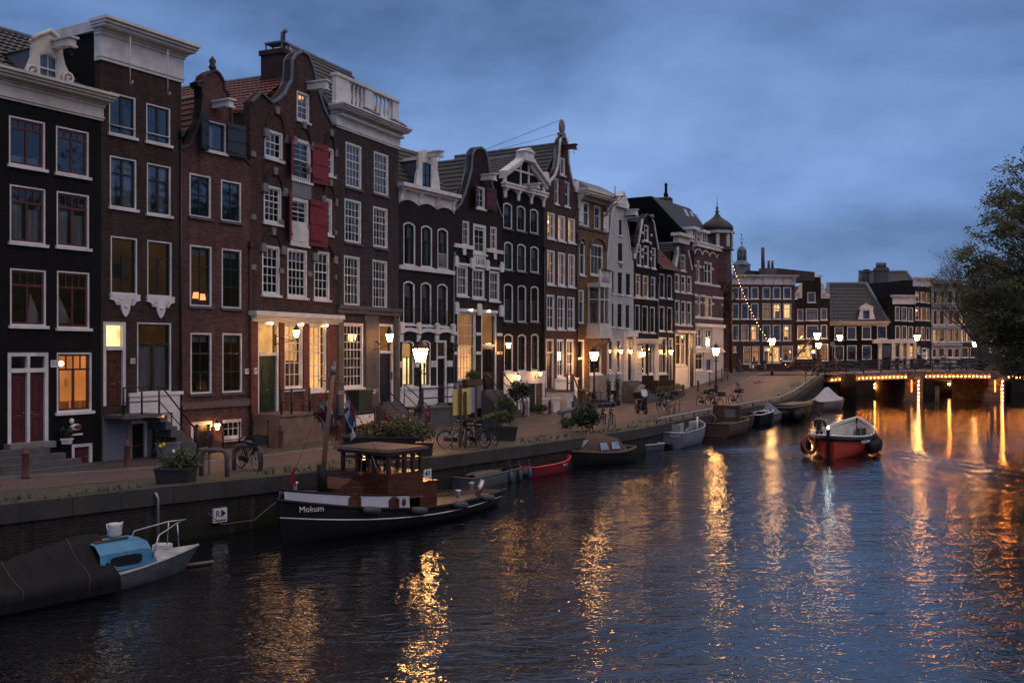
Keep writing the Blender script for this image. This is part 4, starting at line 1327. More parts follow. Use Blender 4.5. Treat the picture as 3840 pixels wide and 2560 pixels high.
# ---- house 47: black with white pediment
h = H8 = mk(7, 'canal_house', 'black house under a white open pediment with hoist beam, three arched windows per floor')
for row, t, ws in (('r3', 'E', [(1047, 1130, 735, 975), (1172, 1252, 763, 998), (1293, 1370, 792, 1020)]), ('r2', 'E', [(1055, 1135, 1093, 1355), (1175, 1255, 1113, 1368), (1297, 1374, 1135, 1378)]),
 ('r1', 'F', [(1053, 1137, 8, 358), (1180, 1258, 20, 362), (1300, 1373, 30, 360)]), ('g', 'F', [(1055, 1137, 468, 815), (1180, 1258, 472, 812), (1303, 1373, 468, 806)])):
 for k, (a, b, c, d) in enumerate(ws):
  cu = {'r3': (CURT, [(0, 1, .5, 1)]), 'r2': (CURT, [(0, 1, 0, .97)]), 'r1': (CURT, [(.1, 1, 0, .6)]), 'g': None}[row]
  window(h, row, 'glow' if row == 'g' else None, M_(t, a, b, c, d), (1, 1, 2, 1, .45 if row != 'g' else .26), sc=DARKSASH, fw=.09, bar=.04, rise=.14, sill='s' if row != 'g' else 'w', curt=cu)
L = h.pts('E', [(1430, 670), (1440, 560), (1290, 390), (1240, 340), (1160, 390), (1080, 420), (1015, 450), (1010, 580)])
zc0, zc1 = h.uz('E', 1225, 655)[1], h.uz('E', 1225, 600)[1]
zsh = h.uz('E', 1225, 520)[1]
zpk = h.uz('E', 1225, 345)[1]
wall(h, [(0, -.4), (h.w, -.4), (h.w, zsh), (h.w / 2 + .5, zpk - .1), (h.w / 2 - .5, zpk - .1), (0, zsh)], B_BLACK)
m_ = MB()
m_.box(-.1, h.w + .06, -.3, -.003, zc0 + .1, zc1)
m_.box(-.16, h.w + .1, -.36, -.002, zc1 - .09, zc1 + .03)
for k in range(4):
 x = .2 + (h.w - .4) * k / 3
 m_.prism([(-.05, zc0 - .55), (-.12, zc0 - .5), (-.14, zc0 - .15), (-.28, zc0 + .1), (-.003, zc0 + .1)], x - .13, x + .13, 'x')
for k in range(3):
 xa, xb = .33 + (h.w - .4) * k / 3, .07 + (h.w - .4) * (k + 1) / 3
 m_.prism([(xa, zc0 + .11), (xa, zc0 - .12)] + [(xa + (xb - xa) * q / 8, zc0 - .12 + .2 * math.sin(math.pi * q / 8)) for q in range(1, 8)] + [(xb, zc0 - .12), (xb, zc0 + .11)], -.1, -.003)
for s_, u_ in ((-1, 0), (1, h.w)):
 cx = h.w / 2
 a = (u_, zsh - .05)
 b = (cx + s_ * .55, zpk - .1)
 for (dz, th, y0) in ((0, .2, -.45), (-.26, .24, -.25)):
  m_.prism([(a[0] + s_ * .12, a[1] + dz), (a[0] + s_ * .12, a[1] + dz + th), (b[0], b[1] + dz + th), (b[0], b[1] + dz)], y0, .2 + dz * .1)
 m_.box(u_ - (.0 if s_ < 0 else .32), u_ + (.32 if s_ < 0 else .0), -.12, -.001, zc1, zsh + .0)
m_.box(h.w / 2 - .7, h.w / 2 + .7, -.5, .25, zpk - .1, zpk + .12)
m_.box(h.w / 2 - .6, h.w / 2 + .6, -.4, .22, zpk + .12, zpk + .5)
m_.prism([(h.w / 2 - .7, zpk + .5), (h.w / 2 + .7, zpk + .5), (h.w / 2, zpk + .78)], -.48, .25)
for x in (-.55, .45): m_.box(h.w / 2 + x, h.w / 2 + x + .12, -.08, -.003, zc1, zpk - .2)
m_.box(h.w / 2 - 1.2, h.w / 2 + 1.2, -.07, -.004, zc1 + .95, zc1 + 1.07)
h.b('pediment', m_, WHITE)
hoist(h, 'E', 1210, 1345, 560, 615, 1.1, WHITE, u=h.w / 2)
rf = None
hipped(h, zsh, zsh, zpk + .3, T_DK, .4)
sides(h, zsh, zsh, B_BLACK)
zp = h.uz('F', 1230, 815)[1]
zq = h.uz('F', 1300, 925)[1]
d1, d2 = M_('F', 1275, 1330, 930, 1165), M_('F', 1335, 1395, 912, 1130)
m_ = MB()
m_.box(.02, h.w - .02, -.12, -.002, zq, zp - .12)
m_.box(.0, h.w, -.2, -.003, zp - .16, zp)
m_.box(.02, d1[0] - .02, -.11, -.004, 0, zq)
m_.box(d1[1] + .02, d2[0] - .02, -.11, -.004, 0, zq)
m_.box(d2[1] + .02, h.w - .02, -.11, -.004, 0, zq)
h.b('plinth', m_, WHITE)
h.b('door', MB().box(d1[0], d1[1], -.06, -.003, 0, d1[3]), BLACKP)
h.b('door', MB().box(d2[0], d2[1], -.06, -.003, 0, d2[3]), WOODB)
rooms(h)
wall_lantern(h, 'F', 1095, 600, 505, 'glowing wall lantern at the left edge of the black pedimented house', .6, True)
wall_lantern(h, 'F', 1388, 855, 795, 'lit lantern above the right cellar door of the black house', .55, True)
wall_lantern(h, 'F', 1183, 890, 815, 'small lit lantern on the white plinth of the black house', .5, True)
# ---- house 49: tall brown neck gable, lit windows
h = H9 = mk(8, 'canal_house', 'tall brown brick house with white-edged gable and bright warm windows near the top')
for row, key, t, ws, g in (('r4', 'bright', 'G', [(5, 70, 352, 572), (95, 157, 378, 592), (180, 240, 402, 608)], (2, 1, 2, 1, .5)),
 ('r3', 'soft', 'G', [(4, 70, 668, 958), (95, 157, 687, 968), (180, 238, 702, 978)], (2, 1, 2, 2, .36)),
 ('r2', None, 'G', [(0, 66, 1040, 1330), (90, 152, 1052, 1332), (174, 235, 1060, 1333)], (2, 1, 2, 2, .36)),
 ('g', 'glow', 'Q', [(288, 346, 922, 1240), (369, 428, 922, 1240)], (2, 1, 2, 2, .36))):
 for a, b, c, d in ws:
  window(h, row, key, M_(t, a, b, c, d), g, fw=.12, bar=.04, curt=(CURTW, [(0, .35, 0, 1), (.65, 1, 0, 1)]) if row in ('r4', 'r3') else None)
t3 = M_('R', 550, 765, 845, 1218)
wd3 = (t3[1] - t3[0])
window(h, 'a2', None, (t3[0], t3[0] + wd3 * .26, t3[2], t3[3]), (1, 1, 1, 1, .5), fw=.07)
window(h, 'a2', None, (t3[1] - wd3 * .36, t3[1], t3[2], t3[3]), (1, 1, 1, 1, .5), fw=.07)
shutter(h, (t3[0] + wd3 * .27, t3[1] - wd3 * .37, t3[2] - .15, t3[3]), DKRED, 1, 0, 'loft_door', y0=-.0)
window(h, 'a', None, M_('R', 628, 700, 515, 775), (1, 1, 1, 1, 0), fw=.12)
door(h, M_('Q', 195, 260, 920, 1332), DKRED, .28, 'dim', row='gd', label='dark red front door with oval-framed fanlight', step=False)
L = h.pts('R', [(890, 1000), (830, 915), (788, 750), (762, 600), (746, 330), (735, 262), (712, 215), (690, 200), (658, 195), (628, 225), (612, 280), (602, 450), (580, 650), (540, 762), (482, 835), (402, 872)])
L[0] = (h.w, L[0][1])
L[-1] = (0, L[-1][1])
wall(h, [(0, -.4), (h.w, -.4)] + L, B_BRN)
coping(h, L[:7], .16, -.08, .35, WHITE)
coping(h, L[9:], .16, -.08, .35, WHITE)
coping(h, L[6:10], .14, -.08, .35, STONEL, 'crest')
m_ = MB()
for q in (L[0], L[-1]):
 x = q[0] - .2 if q[0] > 1 else q[0] + .2
 m_.prism([(x - .22, q[1] - .15), (x + .22, q[1] - .15), (x + .28, q[1] + .2), (x + .2, q[1] + .65), (x - .2, q[1] + .65), (x - .28, q[1] + .2)], -.14, .2)
h.bs('scroll_stone', m_, WHITE)
cx = (L[7][0] + L[8][0]) / 2
m_ = MB().ball((cx, .1, L[7][1] + .6), .47, 10, 8, (.75, .35, 1.15))
m_.box(cx - .3, cx + .3, -.05, .3, L[7][1], L[7][1] + .2)
h.b('finial', m_, STONEL)
hoist(h, 'R', 668, 810, 335, 420, 1.0, DKRED)
zrd = h.uz('R', 560, 265)[1]
hipped(h, L[-1][1] - .5, L[0][1] - .5, zrd, T_DK, .36, um=cx)
sides(h, L[-1][1] - .5, L[0][1] - .5, B_DKBR)
m_ = MB().tube([(cx, .2, L[7][1] + 1.1), (cx, 7.0, zrd + .1)], .016, 4)
m_.tube([(cx, .2, L[7][1] + .2), (cx, 5.5, zrd + .1)], .014, 4)
h.b('stay_rod', m_, IRON)
zp = h.uz('Q', 350, 1252)[1]
ud = M_('Q', 195, 260, 920, 1332)[1]
m_ = MB().box(ud + .1, h.w - .02, -.1, -.002, -.1, zp - .08)
m_.box(ud + .08, h.w, -.16, -.003, zp - .1, zp + .02)
h.b('plinth', m_, WHITE)
zl = h.uz('Q', 300, 1350, -1.2)[1]
ue = h.uz('Q', 425, 1400, -1.5)[0]
m_ = MB().box(.05, ue - .4, -1.7, -.12, -.2, zl - .12)
st_ = h.b('stoop', m_, CREAM)
m_ = MB().box(.0, ue - .3, -1.78, -.115, zl - .12, zl)
for k in range(4): m_.box(ue - .3 + .25 * k, ue - .02 + .25 * k, -1.6, -.6, -.2, zl - .2 * (k + 1))
h.b('stair', m_, STONE, st_)
m_ = MB()
for a in (.1, (ue - .3) * .62, ue - .4): m_.tube([(a, -1.7, zl), (a, -1.7, zl + 1.05)], .06, 8)
for f in (.45, 1.0): m_.tube([(.1, -1.7, zl + f), (ue - .4, -1.7, zl + f)], .035, 6)
m_.tube([(ue - .4, -1.7, zl + 1.0), (ue + .7, -1.7, .95), (ue + .7, -1.7, 0)], .045, 8)
h.b('stoop_railing', m_, surf('rust_brown_paint', (.07, .025, .02), .6), st_)
rooms(h)
# ---- house 51: ochre brick, bay window and balcony
h = H10 = mk(9, 'canal_house', 'yellow-ochre brick house with white bay window and balcony above a bracketed porch')
window(h, 'r3', None, M_('G', 303, 358, 262, 472), (1, 1, 2, 1, .4), fw=.1)
window(h, 'r3', None, M_('G', 400, 452, 296, 496), (1, 1, 2, 1, .4), fw=.1)
for a, b, c, d in ((262, 300, 268, 460), (467, 511, 355, 515)): shutter(h, M_('G', a, b, c, d), WHITE, 1, 0)
window(h, 'r2', None, M_('G', 276, 323, 598, 878), (1, 1, 1, 1, .38), fw=.1, curt=(CURT, [(0, 1, 0, .6)]))
window(h, 'r2', None, M_('G', 368, 473, 620, 880), (3, 1, 3, 1, .38), fw=.1, curt=(CURT, [(0, 1, 0, 1)]))
window(h, 'r1', None, M_('G', 270, 314, 1000, 1285), (2, 1, 1, 1, .33), fw=.1, sill='s')
door(h, M_('Q', 455, 517, 925, 1340), BLACKP, .38, None, row='gd', step=True)
window(h, 'g', None, M_('Q', 562, 662, 960, 1215), (2, 1, 2, 1, .3), fw=.09)
zc = h.uz('G', 380, 250)[1]
zt = h.uz('G', 400, 165, -.6)[1]
wall(h, [(0, -.4), (h.w, -.4), (h.w, zt - .1), (0, zt - .1)], B_OCH)
m_ = MB().box(0, h.w, -.06, -.003, zc - .1, zt - .35)
for u_ in (.0, h.w - .25): m_.prism([(-.06, zc - .9), (-.16, zc - .85), (-.2, zc - .3), (-.7, zt - .35), (-.06, zt - .35)], u_, u_ + .25, 'x')
m_.box(-.05, h.w + .05, -.85, .2, zt - .36, zt - .2)
m_.box(-.1, h.w + .1, -.95, .2, zt - .2, zt)
n_ = 12
for k in range(n_): m_.box(h.w * k / n_, h.w * k / n_ + .1, -.8, -.7, zt - .5, zt - .36)
h.b('cornice', m_, CREAM)
h.b('roof', MB().hexa([(0, -.9, zt), (h.w, -.9, zt), (h.w, 4, zt + .02), (0, 4, zt + .02), (.3, .3, zt + .7), (h.w - .3, .3, zt + .7), (h.w - .3, 4, zt + .9), (.3, 4, zt + .9)]), LEAD)
sides(h, zt - .1, zt - .1, B_BRN)
z_ = h.uz('G', 380, 490)[1]
m_ = MB().box(0, h.w, -.1, -.003, z_ - .12, z_ + .05)
h.b('string_course', m_, STONE)
ar = MB()
for a, b, yb, yt in ((360, 498, 640, 545), (268, 328, 605, 550)):
 u0, z0 = h.uz('G', a, yb)
 u1 = h.uz('G', b, yb)[0]
 zt_ = h.uz('G', (a + b) / 2, yt)[1]
 o_ = [((u0 + u1) / 2 + (u1 - u0) / 2 * math.cos(math.pi * k / 12), z0 + (zt_ - z0) * math.sin(math.pi * k / 12)) for k in range(13)]
 i_ = [((u0 + u1) / 2 + ((u1 - u0) / 2 - .22) * math.cos(math.pi * k / 12), z0 + (zt_ - z0 - .22) * math.sin(math.pi * k / 12)) for k in range(13)]
 ar.ring(o_ + [(u0, z0 - .01)], i_ + [(u0 + .22, z0 - .01)], -.1, -.002)
h.bs('arch', ar, surf('brown_stone', (.13, .09, .08)))
bu0, bu1, bz0, bz1 = h.rect('G', 362, 520, 975, 1280, -.9)
bu0 = max(bu0, 1.6)
bu1 = min(bu1, h.w - .1)
BY = -.95
bm = MB()
bm.hexa([(bu0 - .1, BY - .08, bz0 - .15), (bu1 + .1, BY - .08, bz0 - .15), (bu1 + .1, -.003, bz0 - .15), (bu0 - .1, -.003, bz0 - .15), (bu0 - .1, BY - .08, bz0), (bu1 + .1, BY - .08, bz0), (bu1 + .1, -.003, bz0), (bu0 - .1, -.003, bz0)])
bm.box(bu0 - .1, bu1 + .1, BY - .1, -.004, bz1, bz1 + .3)
for x in (bu0, bu0 + (bu1 - bu0) * .5 - .05, bu1 - .1): bm.box(x, x + .1, BY, BY + .1, bz0, bz1)
for x in (bu0, bu1 - .1): bm.box(x, x + .1, -.15, -.005, bz0, bz1)
zm = bz0 + (bz1 - bz0) * .66
bm.box(bu0, bu1, BY + .01, BY + .09, zm - .05, zm + .05)
for x in (bu0 + .01, bu1 - .09): bm.box(x, x + .08, BY + .1, -.1, zm - .05, zm + .05)
bay = h.b('bay_window', bm, CREAM)
g_ = MB().add([(bu0 + .05, BY + .05, bz0), (bu1 - .05, BY + .05, bz0), (bu1 - .05, BY + .05, bz1), (bu0 + .05, BY + .05, bz1)], [(0, 1, 2, 3)])
g_.add([(bu0 + .05, BY + .05, bz0), (bu0 + .05, -.01, bz0), (bu0 + .05, -.01, bz1), (bu0 + .05, BY + .05, bz1)], [(0, 1, 2, 3)])
h.b('pane', g_, GLASS, bay)
g_ = MB().grid([[(bu0 + .12 + (bu1 - bu0 - .24) * k / 20, BY + .15 + .03 * math.sin(k * 2), z__) for k in range(21)] for z__ in (bz0 + .02, bz1 - .02)])
h.b('curtain', g_, CURT, bay)
zb_ = h.uz('G', 450, 1400, -.9)[1]
m_ = MB()
m_.prism([(bu0 - .15, bz0 - .15), (bu1 + .15, bz0 - .15), (bu1 + .2, zb_ + .1), (bu0 - .2, zb_ + .1)][::-1], BY - .12, -.004)
m_.box(bu0 - .35, bu1 + .2, BY - .25, -.003, zb_ - .05, zb_ + .1)
h.b('bay_base', m_, CREAM, bay)
m_ = MB()
for x in (bu0 + .05, bu1 - .3): m_.prism([(-.01, zb_ - 1.3), (-.2, zb_ - 1.2), (-.35, zb_ - .6), (BY - .1, zb_ - .3), (BY - .1, zb_ - .06), (-.01, zb_ - .06)], x, x + .28, 'x')
h.b('porch_bracket', m_, surf('brown_stone', (.13, .09, .08)), bay)
m_ = MB()
for k in range(15): m_.tube([(bu0 + (bu1 - bu0) * k / 14, BY - .03, bz1 + .3), (bu0 + (bu1 - bu0) * k / 14, BY - .03, bz1 + 1.1)], .022, 5)
for x in (bu0, bu1): m_.box(x - .07, x + .07, BY - .1, BY + .04, bz1 + .3, bz1 + 1.25)
m_.box(bu0, bu1, BY - .07, BY + .01, bz1 + 1.06, bz1 + 1.12)
h.b('balcony_rail', m_, WHITE, bay)
q_ = random.Random(4)
m_ = MB()
for k in range(3): leafy(m_, (bu0 + .2 + k * .6, BY - .1, bz1 + 1.2), .25, .15, .15, 40, .12, q_)
h.b('balcony_plant', m_, surf('leaf_dusk', (.045, .06, .025), .6, .4, 6), bay)
m_ = MB().box(h.uz('Q', 560, 1250)[0], h.w - .05, -.08, -.003, .4, h.uz('Q', 600, 1225)[1])
h.b('plinth', m_, STONEL)
rooms(h)
p = h.P(h.uz('G', 556, 240)[0] * .97, 0, 0)
zz = h.uz('G', 500, 250)[1]
m_ = MB().tube([(h.w * .85, 0, zz - 1.4), (h.w * .85, -1.6, zz + .1)], .035, 5)
m_.tube([(h.w * .85, 0, zz + .1), (h.w * .85, -1.8, zz + .1)], .04, 5)
m_.tube([(h.w * .85, -1.0, zz), (h.w * .85, -1.0, zz + .9)], .03, 5)
h.b('flag_bracket', m_, IRON)
# ---- house 53: white rendered spout gable
h = H11 = mk(10, 'canal_house', 'white rendered house with steep spout gable and small carved cartouche')
B_WHT = surf('white_render', (.45, .44, .445), .8, .12, .9, dirt=.45, bump=.2)
for row, ws in (('r5', [(606, 636, 408, 545)]), ('r4', [(598, 641, 603, 766)]), ('r3', [(548, 568, 835, 1030), (597, 638, 848, 1040), (665, 706, 860, 1048)]), ('r2', [(546, 568, 1108, 1312), (595, 636, 1113, 1318), (663, 699, 1122, 1325)])):
 for a, b, c, d in ws: window(h, row, None, M_('G', a, b, c, d), (1, 1, 1, 1, .4), sc=DARKSASH, fw=.05, sw=.05)
for a, b in ((610, 652), (690, 732)): window(h, 'g', 'glow' if a > 650 else None, M_('J', a, b, 55, 388), (1, 1, 1, 1, .3), fw=.08)
dr = M_('J', 770, 842, 45, 460)
door(h, dr, BLACKP, .25, 'warm', row='gd', step=False)
L = h.pts('G', [(737, 755), (712, 745), (692, 560), (665, 400), (655, 390), (650, 320), (590, 290), (562, 292), (540, 380), (512, 700)])
zsl = L[-1][1]
L[0] = (h.w, L[0][1])
L[-1] = (0, zsl)
wall(h, [(0, -.4), (h.w, -.4)] + L, B_WHT)
zt_ = h.uz('G', 630, 300)[1]
ua, ub = h.uz('G', 588, 290)[0], h.uz('G', 660, 320)[0]
m_ = MB().box(ua - .15, ub + .15, -.25, .3, zt_ - .12, zt_ + .1)
m_.prism([(ua - .2, zt_ + .1), (ub + .2, zt_ + .1), ((ua + ub) / 2, zt_ + 1.15)], -.28, .35)
h.b('pediment', m_, WHITE)
coping(h, L[1:4], .1, -.06, .35, WHITE)
coping(h, L[7:], .1, -.06, .35, WHITE)
hoist(h, 'G', 660, 705, 325, 390, 1.0, WHITE)
u, z = h.uz('G', 622, 795)
h.b('cartouche', MB().ball((u, -.02, z), .3, 8, 6, (1, .3, .6)), surf('grey_carving', (.2, .19, .19), .8, .3))
hipped(h, zsl - .3, L[0][1] - .2, zt_, T_DK, .4, um=(ua + ub) / 2)
sides(h, zsl - .2, L[0][1] - .2, B_WHT)
m_ = MB()
ua, ub, za, zb = M_('J', 765, 850, 40, 470)
zh = h.uz('J', 800, 20)[1]
m_.box(ua - .15, ub + .15, -.35, -.003, zh - .1, zh + .35)
for a in (ua - .1, ub - .12): m_.box(a, a + .22, -.22, -.004, za, zh - .1)
h.b('portico', m_, WHITE)
m_ = MB()
zd = dr[2]
for k in range(7): m_.box(dr[0] - .7, dr[1] + .2, -.5 - k * .26, -.1 if k == 0 else -.49 - (k - 1) * .26, 0, zd - .02 - k * (zd - .3) / 7)
h.b('stoop', m_, STONE)
rooms(h)
for i_, x_ in enumerate((690, 782)):
 wall_lantern(h, 'J', x_ + 40, 195, 150, 'lit wall lamp %s of the entrance of the white rendered house' % ('left' if i_ == 0 else 'right'), .35, True, scroll=False, s=.6)
# ---- house 55: black, trapezoid gable with dashes
h = H12 = mk(11, 'canal_house', 'black house with white-trimmed pointed gable and white doorway surround')
for row, ws in (('r5', [(820, 856, 455, 590)]), ('r4', [(757, 796, 618, 797), (815, 858, 632, 808), (882, 916, 648, 822)]), ('r3', [(748, 788, 868, 1052), (808, 856, 880, 1063), (876, 914, 892, 1073)]),
 ('r2', [(744, 783, 1126, 1348), (803, 851, 1135, 1356), (871, 909, 1144, 1360)])):
 for a, b, c, d in ws: window(h, row, 'soft' if row == 'r3' and a < 870 else None, M_('G', a, b, c, d), (1, 1, 1, 1, .33), sc=DARKSASH if row == 'r2' else WHITE, fw=.08, sw=.05, curt=(CURTW, [(0, .4, 0, 1), (.6, 1, 0, 1)]) if row == 'r3' else None)
for a, b in ((928, 970), (1000, 1045)): window(h, 'g', 'dim', M_('J', a, b, 105, 398), (1, 1, 1, 1, .3), fw=.1)
L = h.pts('G', [(942, 760), (936, 660), (897, 430), (878, 402), (840, 362), (800, 402), (765, 610), (742, 740)])
zsl = L[-1][1]
L[0] = (h.w, L[0][1])
L[-1] = (0, zsl)
wall(h, [(0, -.4), (h.w, -.4)] + L, B_BLACK)
coping(h, L[1:4], .12, -.1, .35, WHITE)
coping(h, L[3:6], .12, -.12, .4, surf('dark_coping', (.05, .045, .045)))
coping(h, L[5:], .12, -.1, .35, WHITE)
m_ = MB()
for x, y in ((806, 522), (878, 542), (806, 592), (873, 610), (804, 663), (876, 683), (803, 722), (874, 740), (735, 708)):
 u, z = h.uz('G', x, y)
 m_.box(max(.01, u - .14), u + .14, -.05, -.003, z - .1, z + .1)
z_ = h.uz('G', 835, 1072)[1]
m_.box(0, h.w, -.09, -.003, z_ - .1, z_ + .04)
h.bs('stone_block', m_, WHITE)
u, z = h.uz('G', 893, 388, -.3)
h.b('finial', MB().ball((u, -.2, z), .22, 10, 8), LEAD)
hipped(h, zsl, L[0][1], h.uz('G', 820, 390)[1], T_DK, .4)
sides(h, zsl, L[0][1], B_BLACK)
ua, ub, za, zb = M_('J', 860, 1082, 62, 100)
zb2 = h.uz('J', 900, 470)[1]
m_ = MB().box(0.05, h.w - .1, -.4, -.003, za, zb)
m_.box(0, h.w - .05, -.5, -.002, zb - .1, zb + .08)
dw = M_('J', 862, 912, 125, 470)
m_.box(.08, dw[1] + .05, -.16, -.004, zb2, za)
m_.box(h.uz('J', 1045, 200)[0] + .02, h.w - .12, -.16, -.005, zb2, za)
h.b('portal', m_, CREAM)
dd = MB()
for k in range(7):
 for q in (0, 1): dd.ball((dw[0] + .35 + q * .5, -.17, dw[2] + .6 + k * .38), .05, 6, 4)
h.b('door_stud', dd, IRON)
rooms(h)
wall_lantern(h, 'J', 945, 225, 165, 'lit lantern between the white doorway and windows of the black gabled house', .35, True, scroll=False, s=.75)
# ---- house 57: narrow black, red roof slope
h = H12b = mk(12, 'canal_house', 'narrow black house with side eave and red tiled roof slope')
for row, ws in (('r3', [(949, 990, 866, 1068), (1012, 1053, 878, 1075)]), ('r2', [(947, 990, 1138, 1345), (1013, 1055, 1146, 1350)])):
 for a, b, c, d in ws: window(h, row, None, M_('G', a, b, c, d), (1, 1, 1, 1, .4), sc=DARKSASH, fw=.09)
window(h, 'g', 'dim', M_('J', 1092, 1178, 38, 395), (3, 1, 3, 1, .45), fw=.1)
door(h, M_('J', 1198, 1238, 45, 455), BLACKP, .3, 'dim', row='gd', step=False)
zt = h.uz('G', 1010, 815)[1]
wall(h, [(0, -.4), (h.w, -.4), (h.w, zt), (0, zt)], B_BLACK)
zr = h.uz('G', 1010, 590, 2.6)[1]
rf = pantiles(h, (-.0, -.3, zt - .05), (h.w, -.3, zt - .05), (h.w, 2.6, zr), (0, 2.6, zr), T_RED)
h.b('roof_back', MB().add([(0, 2.6, zr), (h.w, 2.6, zr), (h.w, 8, zt), (0, 8, zt)], [(0, 1, 2, 3)]), T_RED, rf)
h.b('gutter', MB().box(-.05, h.w, -.45, -.2, zt - .2, zt - .02), WOODG)
sides(h, zt, zt, B_BLACK)
rooms(h)
wall_lantern(h, 'J', 1219, 205, 150, 'lit lantern beside the door of the narrow black house', .35, True, scroll=False, s=.8)
# ---- house 59: brown neck gable
h = H13 = mk(13, 'canal_house', 'narrow brown brick house with white-edged neck gable and white shopfront')
window(h, 'r4', None, M_('G', 1127, 1166, 703, 842), (2, 1, 2, 2, .4), fw=.1)
for row, ws in (('r3', [(1077, 1116, 866, 1016), (1130, 1168, 878, 1024), (1181, 1218, 884, 1030)]), ('r2', [(1079, 1118, 1086, 1293), (1131, 1169, 1093, 1297), (1179, 1218, 1098, 1300)])):
 for a, b, c, d in ws: window(h, row, None, M_('G', a, b, c, d), (1, 1, 2, 1, .45), fw=.11)
window(h, 'g', 'dim', M_('J', 1262, 1318, 5, 310), (1, 1, 1, 1, .3), fw=.1)
window(h, 'g', 'soft', M_('J', 1322, 1362, 8, 310), (1, 1, 2, 1, .3), fw=.08)
L = h.pts('G', [(1242, 850), (1222, 830), (1190, 680), (1185, 640), (1185, 560), (1092, 560), (1092, 640), (1095, 700), (1075, 800), (1060, 812)])
L[0] = (h.w, L[0][1])
L[-1] = (0, L[-1][1])
wall(h, [(0, -.4), (h.w, -.4)] + L, B_BRN)
zt_, zb_ = h.uz('G', 1140, 545)[1], h.uz('G', 1140, 615)[1]
ua, ub = L[5][0], L[4][0]
m_ = MB().box(ua - .02, ub + .02, -.2, .3, zb_, zt_ - .1)
m_.box(ua - .35, ub + .35, -.45, .4, zt_ - .15, zt_ + .12)
h.b('gable_cornice', m_, CREAM)
coping(h, L[1:4], .18, -.08, .3, WHITE)
coping(h, L[6:9], .3, -.08, .3, WHITE)
hoist(h, 'G', 1145, 1218, 645, 672, 1.0, surf('grey_carving', (.2, .19, .19)))
hipped(h, L[-1][1], L[0][1] - .2, h.uz('G', 1140, 600)[1], T_DK, .4)
sides(h, L[-1][1], L[0][1], B_BRN)
zs = h.uz('G', 1155, 1352)[1]
m_ = MB().box(0, h.w, -.2, -.003, zs - .12, zs + .12)
zz = h.uz('J', 1320, 315)[1]
m_.box(.02, h.w * .62, -.08, -.004, .5, zz - .1)
m_.box(h.w * .66, h.w * .72, -.08, -.004, .5, zs - .12)
m_.box(h.w * .94, h.w - .02, -.08, -.004, .5, zs - .12)
h.b('shopfront', m_, CREAM)
h.b('door', MB().box(h.w * .73, h.w * .93, -.05, -.004, .6, zs - .3), BLACKP)
rooms(h)
# ---- house 61: purple brick corner with white bands and turret
h = H14 = mk(14, 'corner_house', 'purple brick corner house with white bands, white ground floor and onion-domed corner turret', 12)
for row, ws in (('r4', [(1261, 1285, 752, 938), (1324, 1387, 768, 952)]), ('r3', [(1263, 1291, 1043, 1225), (1329, 1390, 1053, 1235)]), ('g2', [(1250, 1304, 1322, 1484), (1334, 1386, 1328, 1490)])):
 for a, b, c, d in ws:
  window(h, row, 'soft' if row == 'r3' and a > 1300 else None, M_('G', a, b, c, d), (2, 1, 2, 1, .4) if b - a > 40 else (1, 1, 1, 1, .4), fw=.1, sw=.06, bar=.08,
 curt=(CURTW, [(0, .4, 0, 1), (.6, 1, 0, 1)]) if row == 'r3' else None)
window(h, 'g', 'glow', M_('J', 1455, 1535, 190, 360), (2, 1, 2, 1, .3), fw=.1)
window(h, 'g', None, M_('J', 1560, 1620, 240, 372), (1, 1, 3, 1, 0), fw=.08)
zt = h.uz('G', 1370, 660)[1]
wall(h, [(0, -.4), (h.w, -.4), (h.w, zt), (0, zt)], B_PURP)
m_ = MB()
m_.box(-.05, h.w + .05, -.35, .2, zt - .05, zt + .25)
m_.box(-.1, h.w + .1, -.45, .2, zt + .25, zt + .4)
h.b('cornice', m_, WHITE)
m_ = MB()
for yy in (815, 955, 1055, 1112, 1237):
 z_ = h.uz('G', 1340, yy)[1]
 hs = [w for w in h.holes if w[0][1] < z_ < w[2][1]]
 xs_ = [0] + sorted([v for w in hs for v in (w[0][0] - .02, w[1][0] + .02)]) + [h.w]
 for a, b in zip(xs_[::2], xs_[1::2]):
  if yy in (815, 1112): 
   m_.box(a, min(b, a + .35), -.04, -.003, z_ - .09, z_ + .09)
   m_.box(max(a, b - .35), b, -.04, -.003, z_ - .09, z_ + .09)
  else: m_.box(a, b, -.06, -.003, z_ - .1, z_ + .1)
n_ = 8
z_ = h.uz('G', 1340, 705)[1]
for k in range(n_):
 xa, xb = h.w * k / n_, h.w * (k + 1) / n_
 if k % 2 == 0: xb2 = h.w * (k + 2) / n_
 else: continue
 o_ = [((xa + xb2) / 2 + (xb2 - xa) / 2 * math.cos(math.pi * q / 8), z_ - .1 + .5 * math.sin(math.pi * q / 8)) for q in range(9)]
 i_ = [((xa + xb2) / 2 + ((xb2 - xa) / 2 - .12) * math.cos(math.pi * q / 8), z_ - .1 + .36 * math.sin(math.pi * q / 8)) for q in range(9)]
 m_.ring(o_ + [(xa, z_ - .15)], i_ + [(xa + .12, z_ - .15)], -.07, -.003)
h.bs('white_band', m_, WHITE)
zg = h.uz('G', 1340, 1300)[1]
vg = []
gh = [w for w in h.holes if w[2][1] < zg]
m2 = wall(h, [(.01, -.3), (h.w - .01, -.3), (h.w - .01, zg), (.01, zg)], surf('white_brick_paint', (.42, .43, .46), .6, .1, 2, dirt=.35, bump=.3), 'ground_floor', .055, -.06, gh)
m_ = MB().box(-.05, h.w + .05, -.25, -.061, zg - .15, zg + .15)
m_.box(0, h.w, -.22, -.061, h.uz('J', 1500, 180)[1] - .05, h.uz('J', 1500, 180)[1] + .12)
h.b('shop_cornice', m_, WHITE)
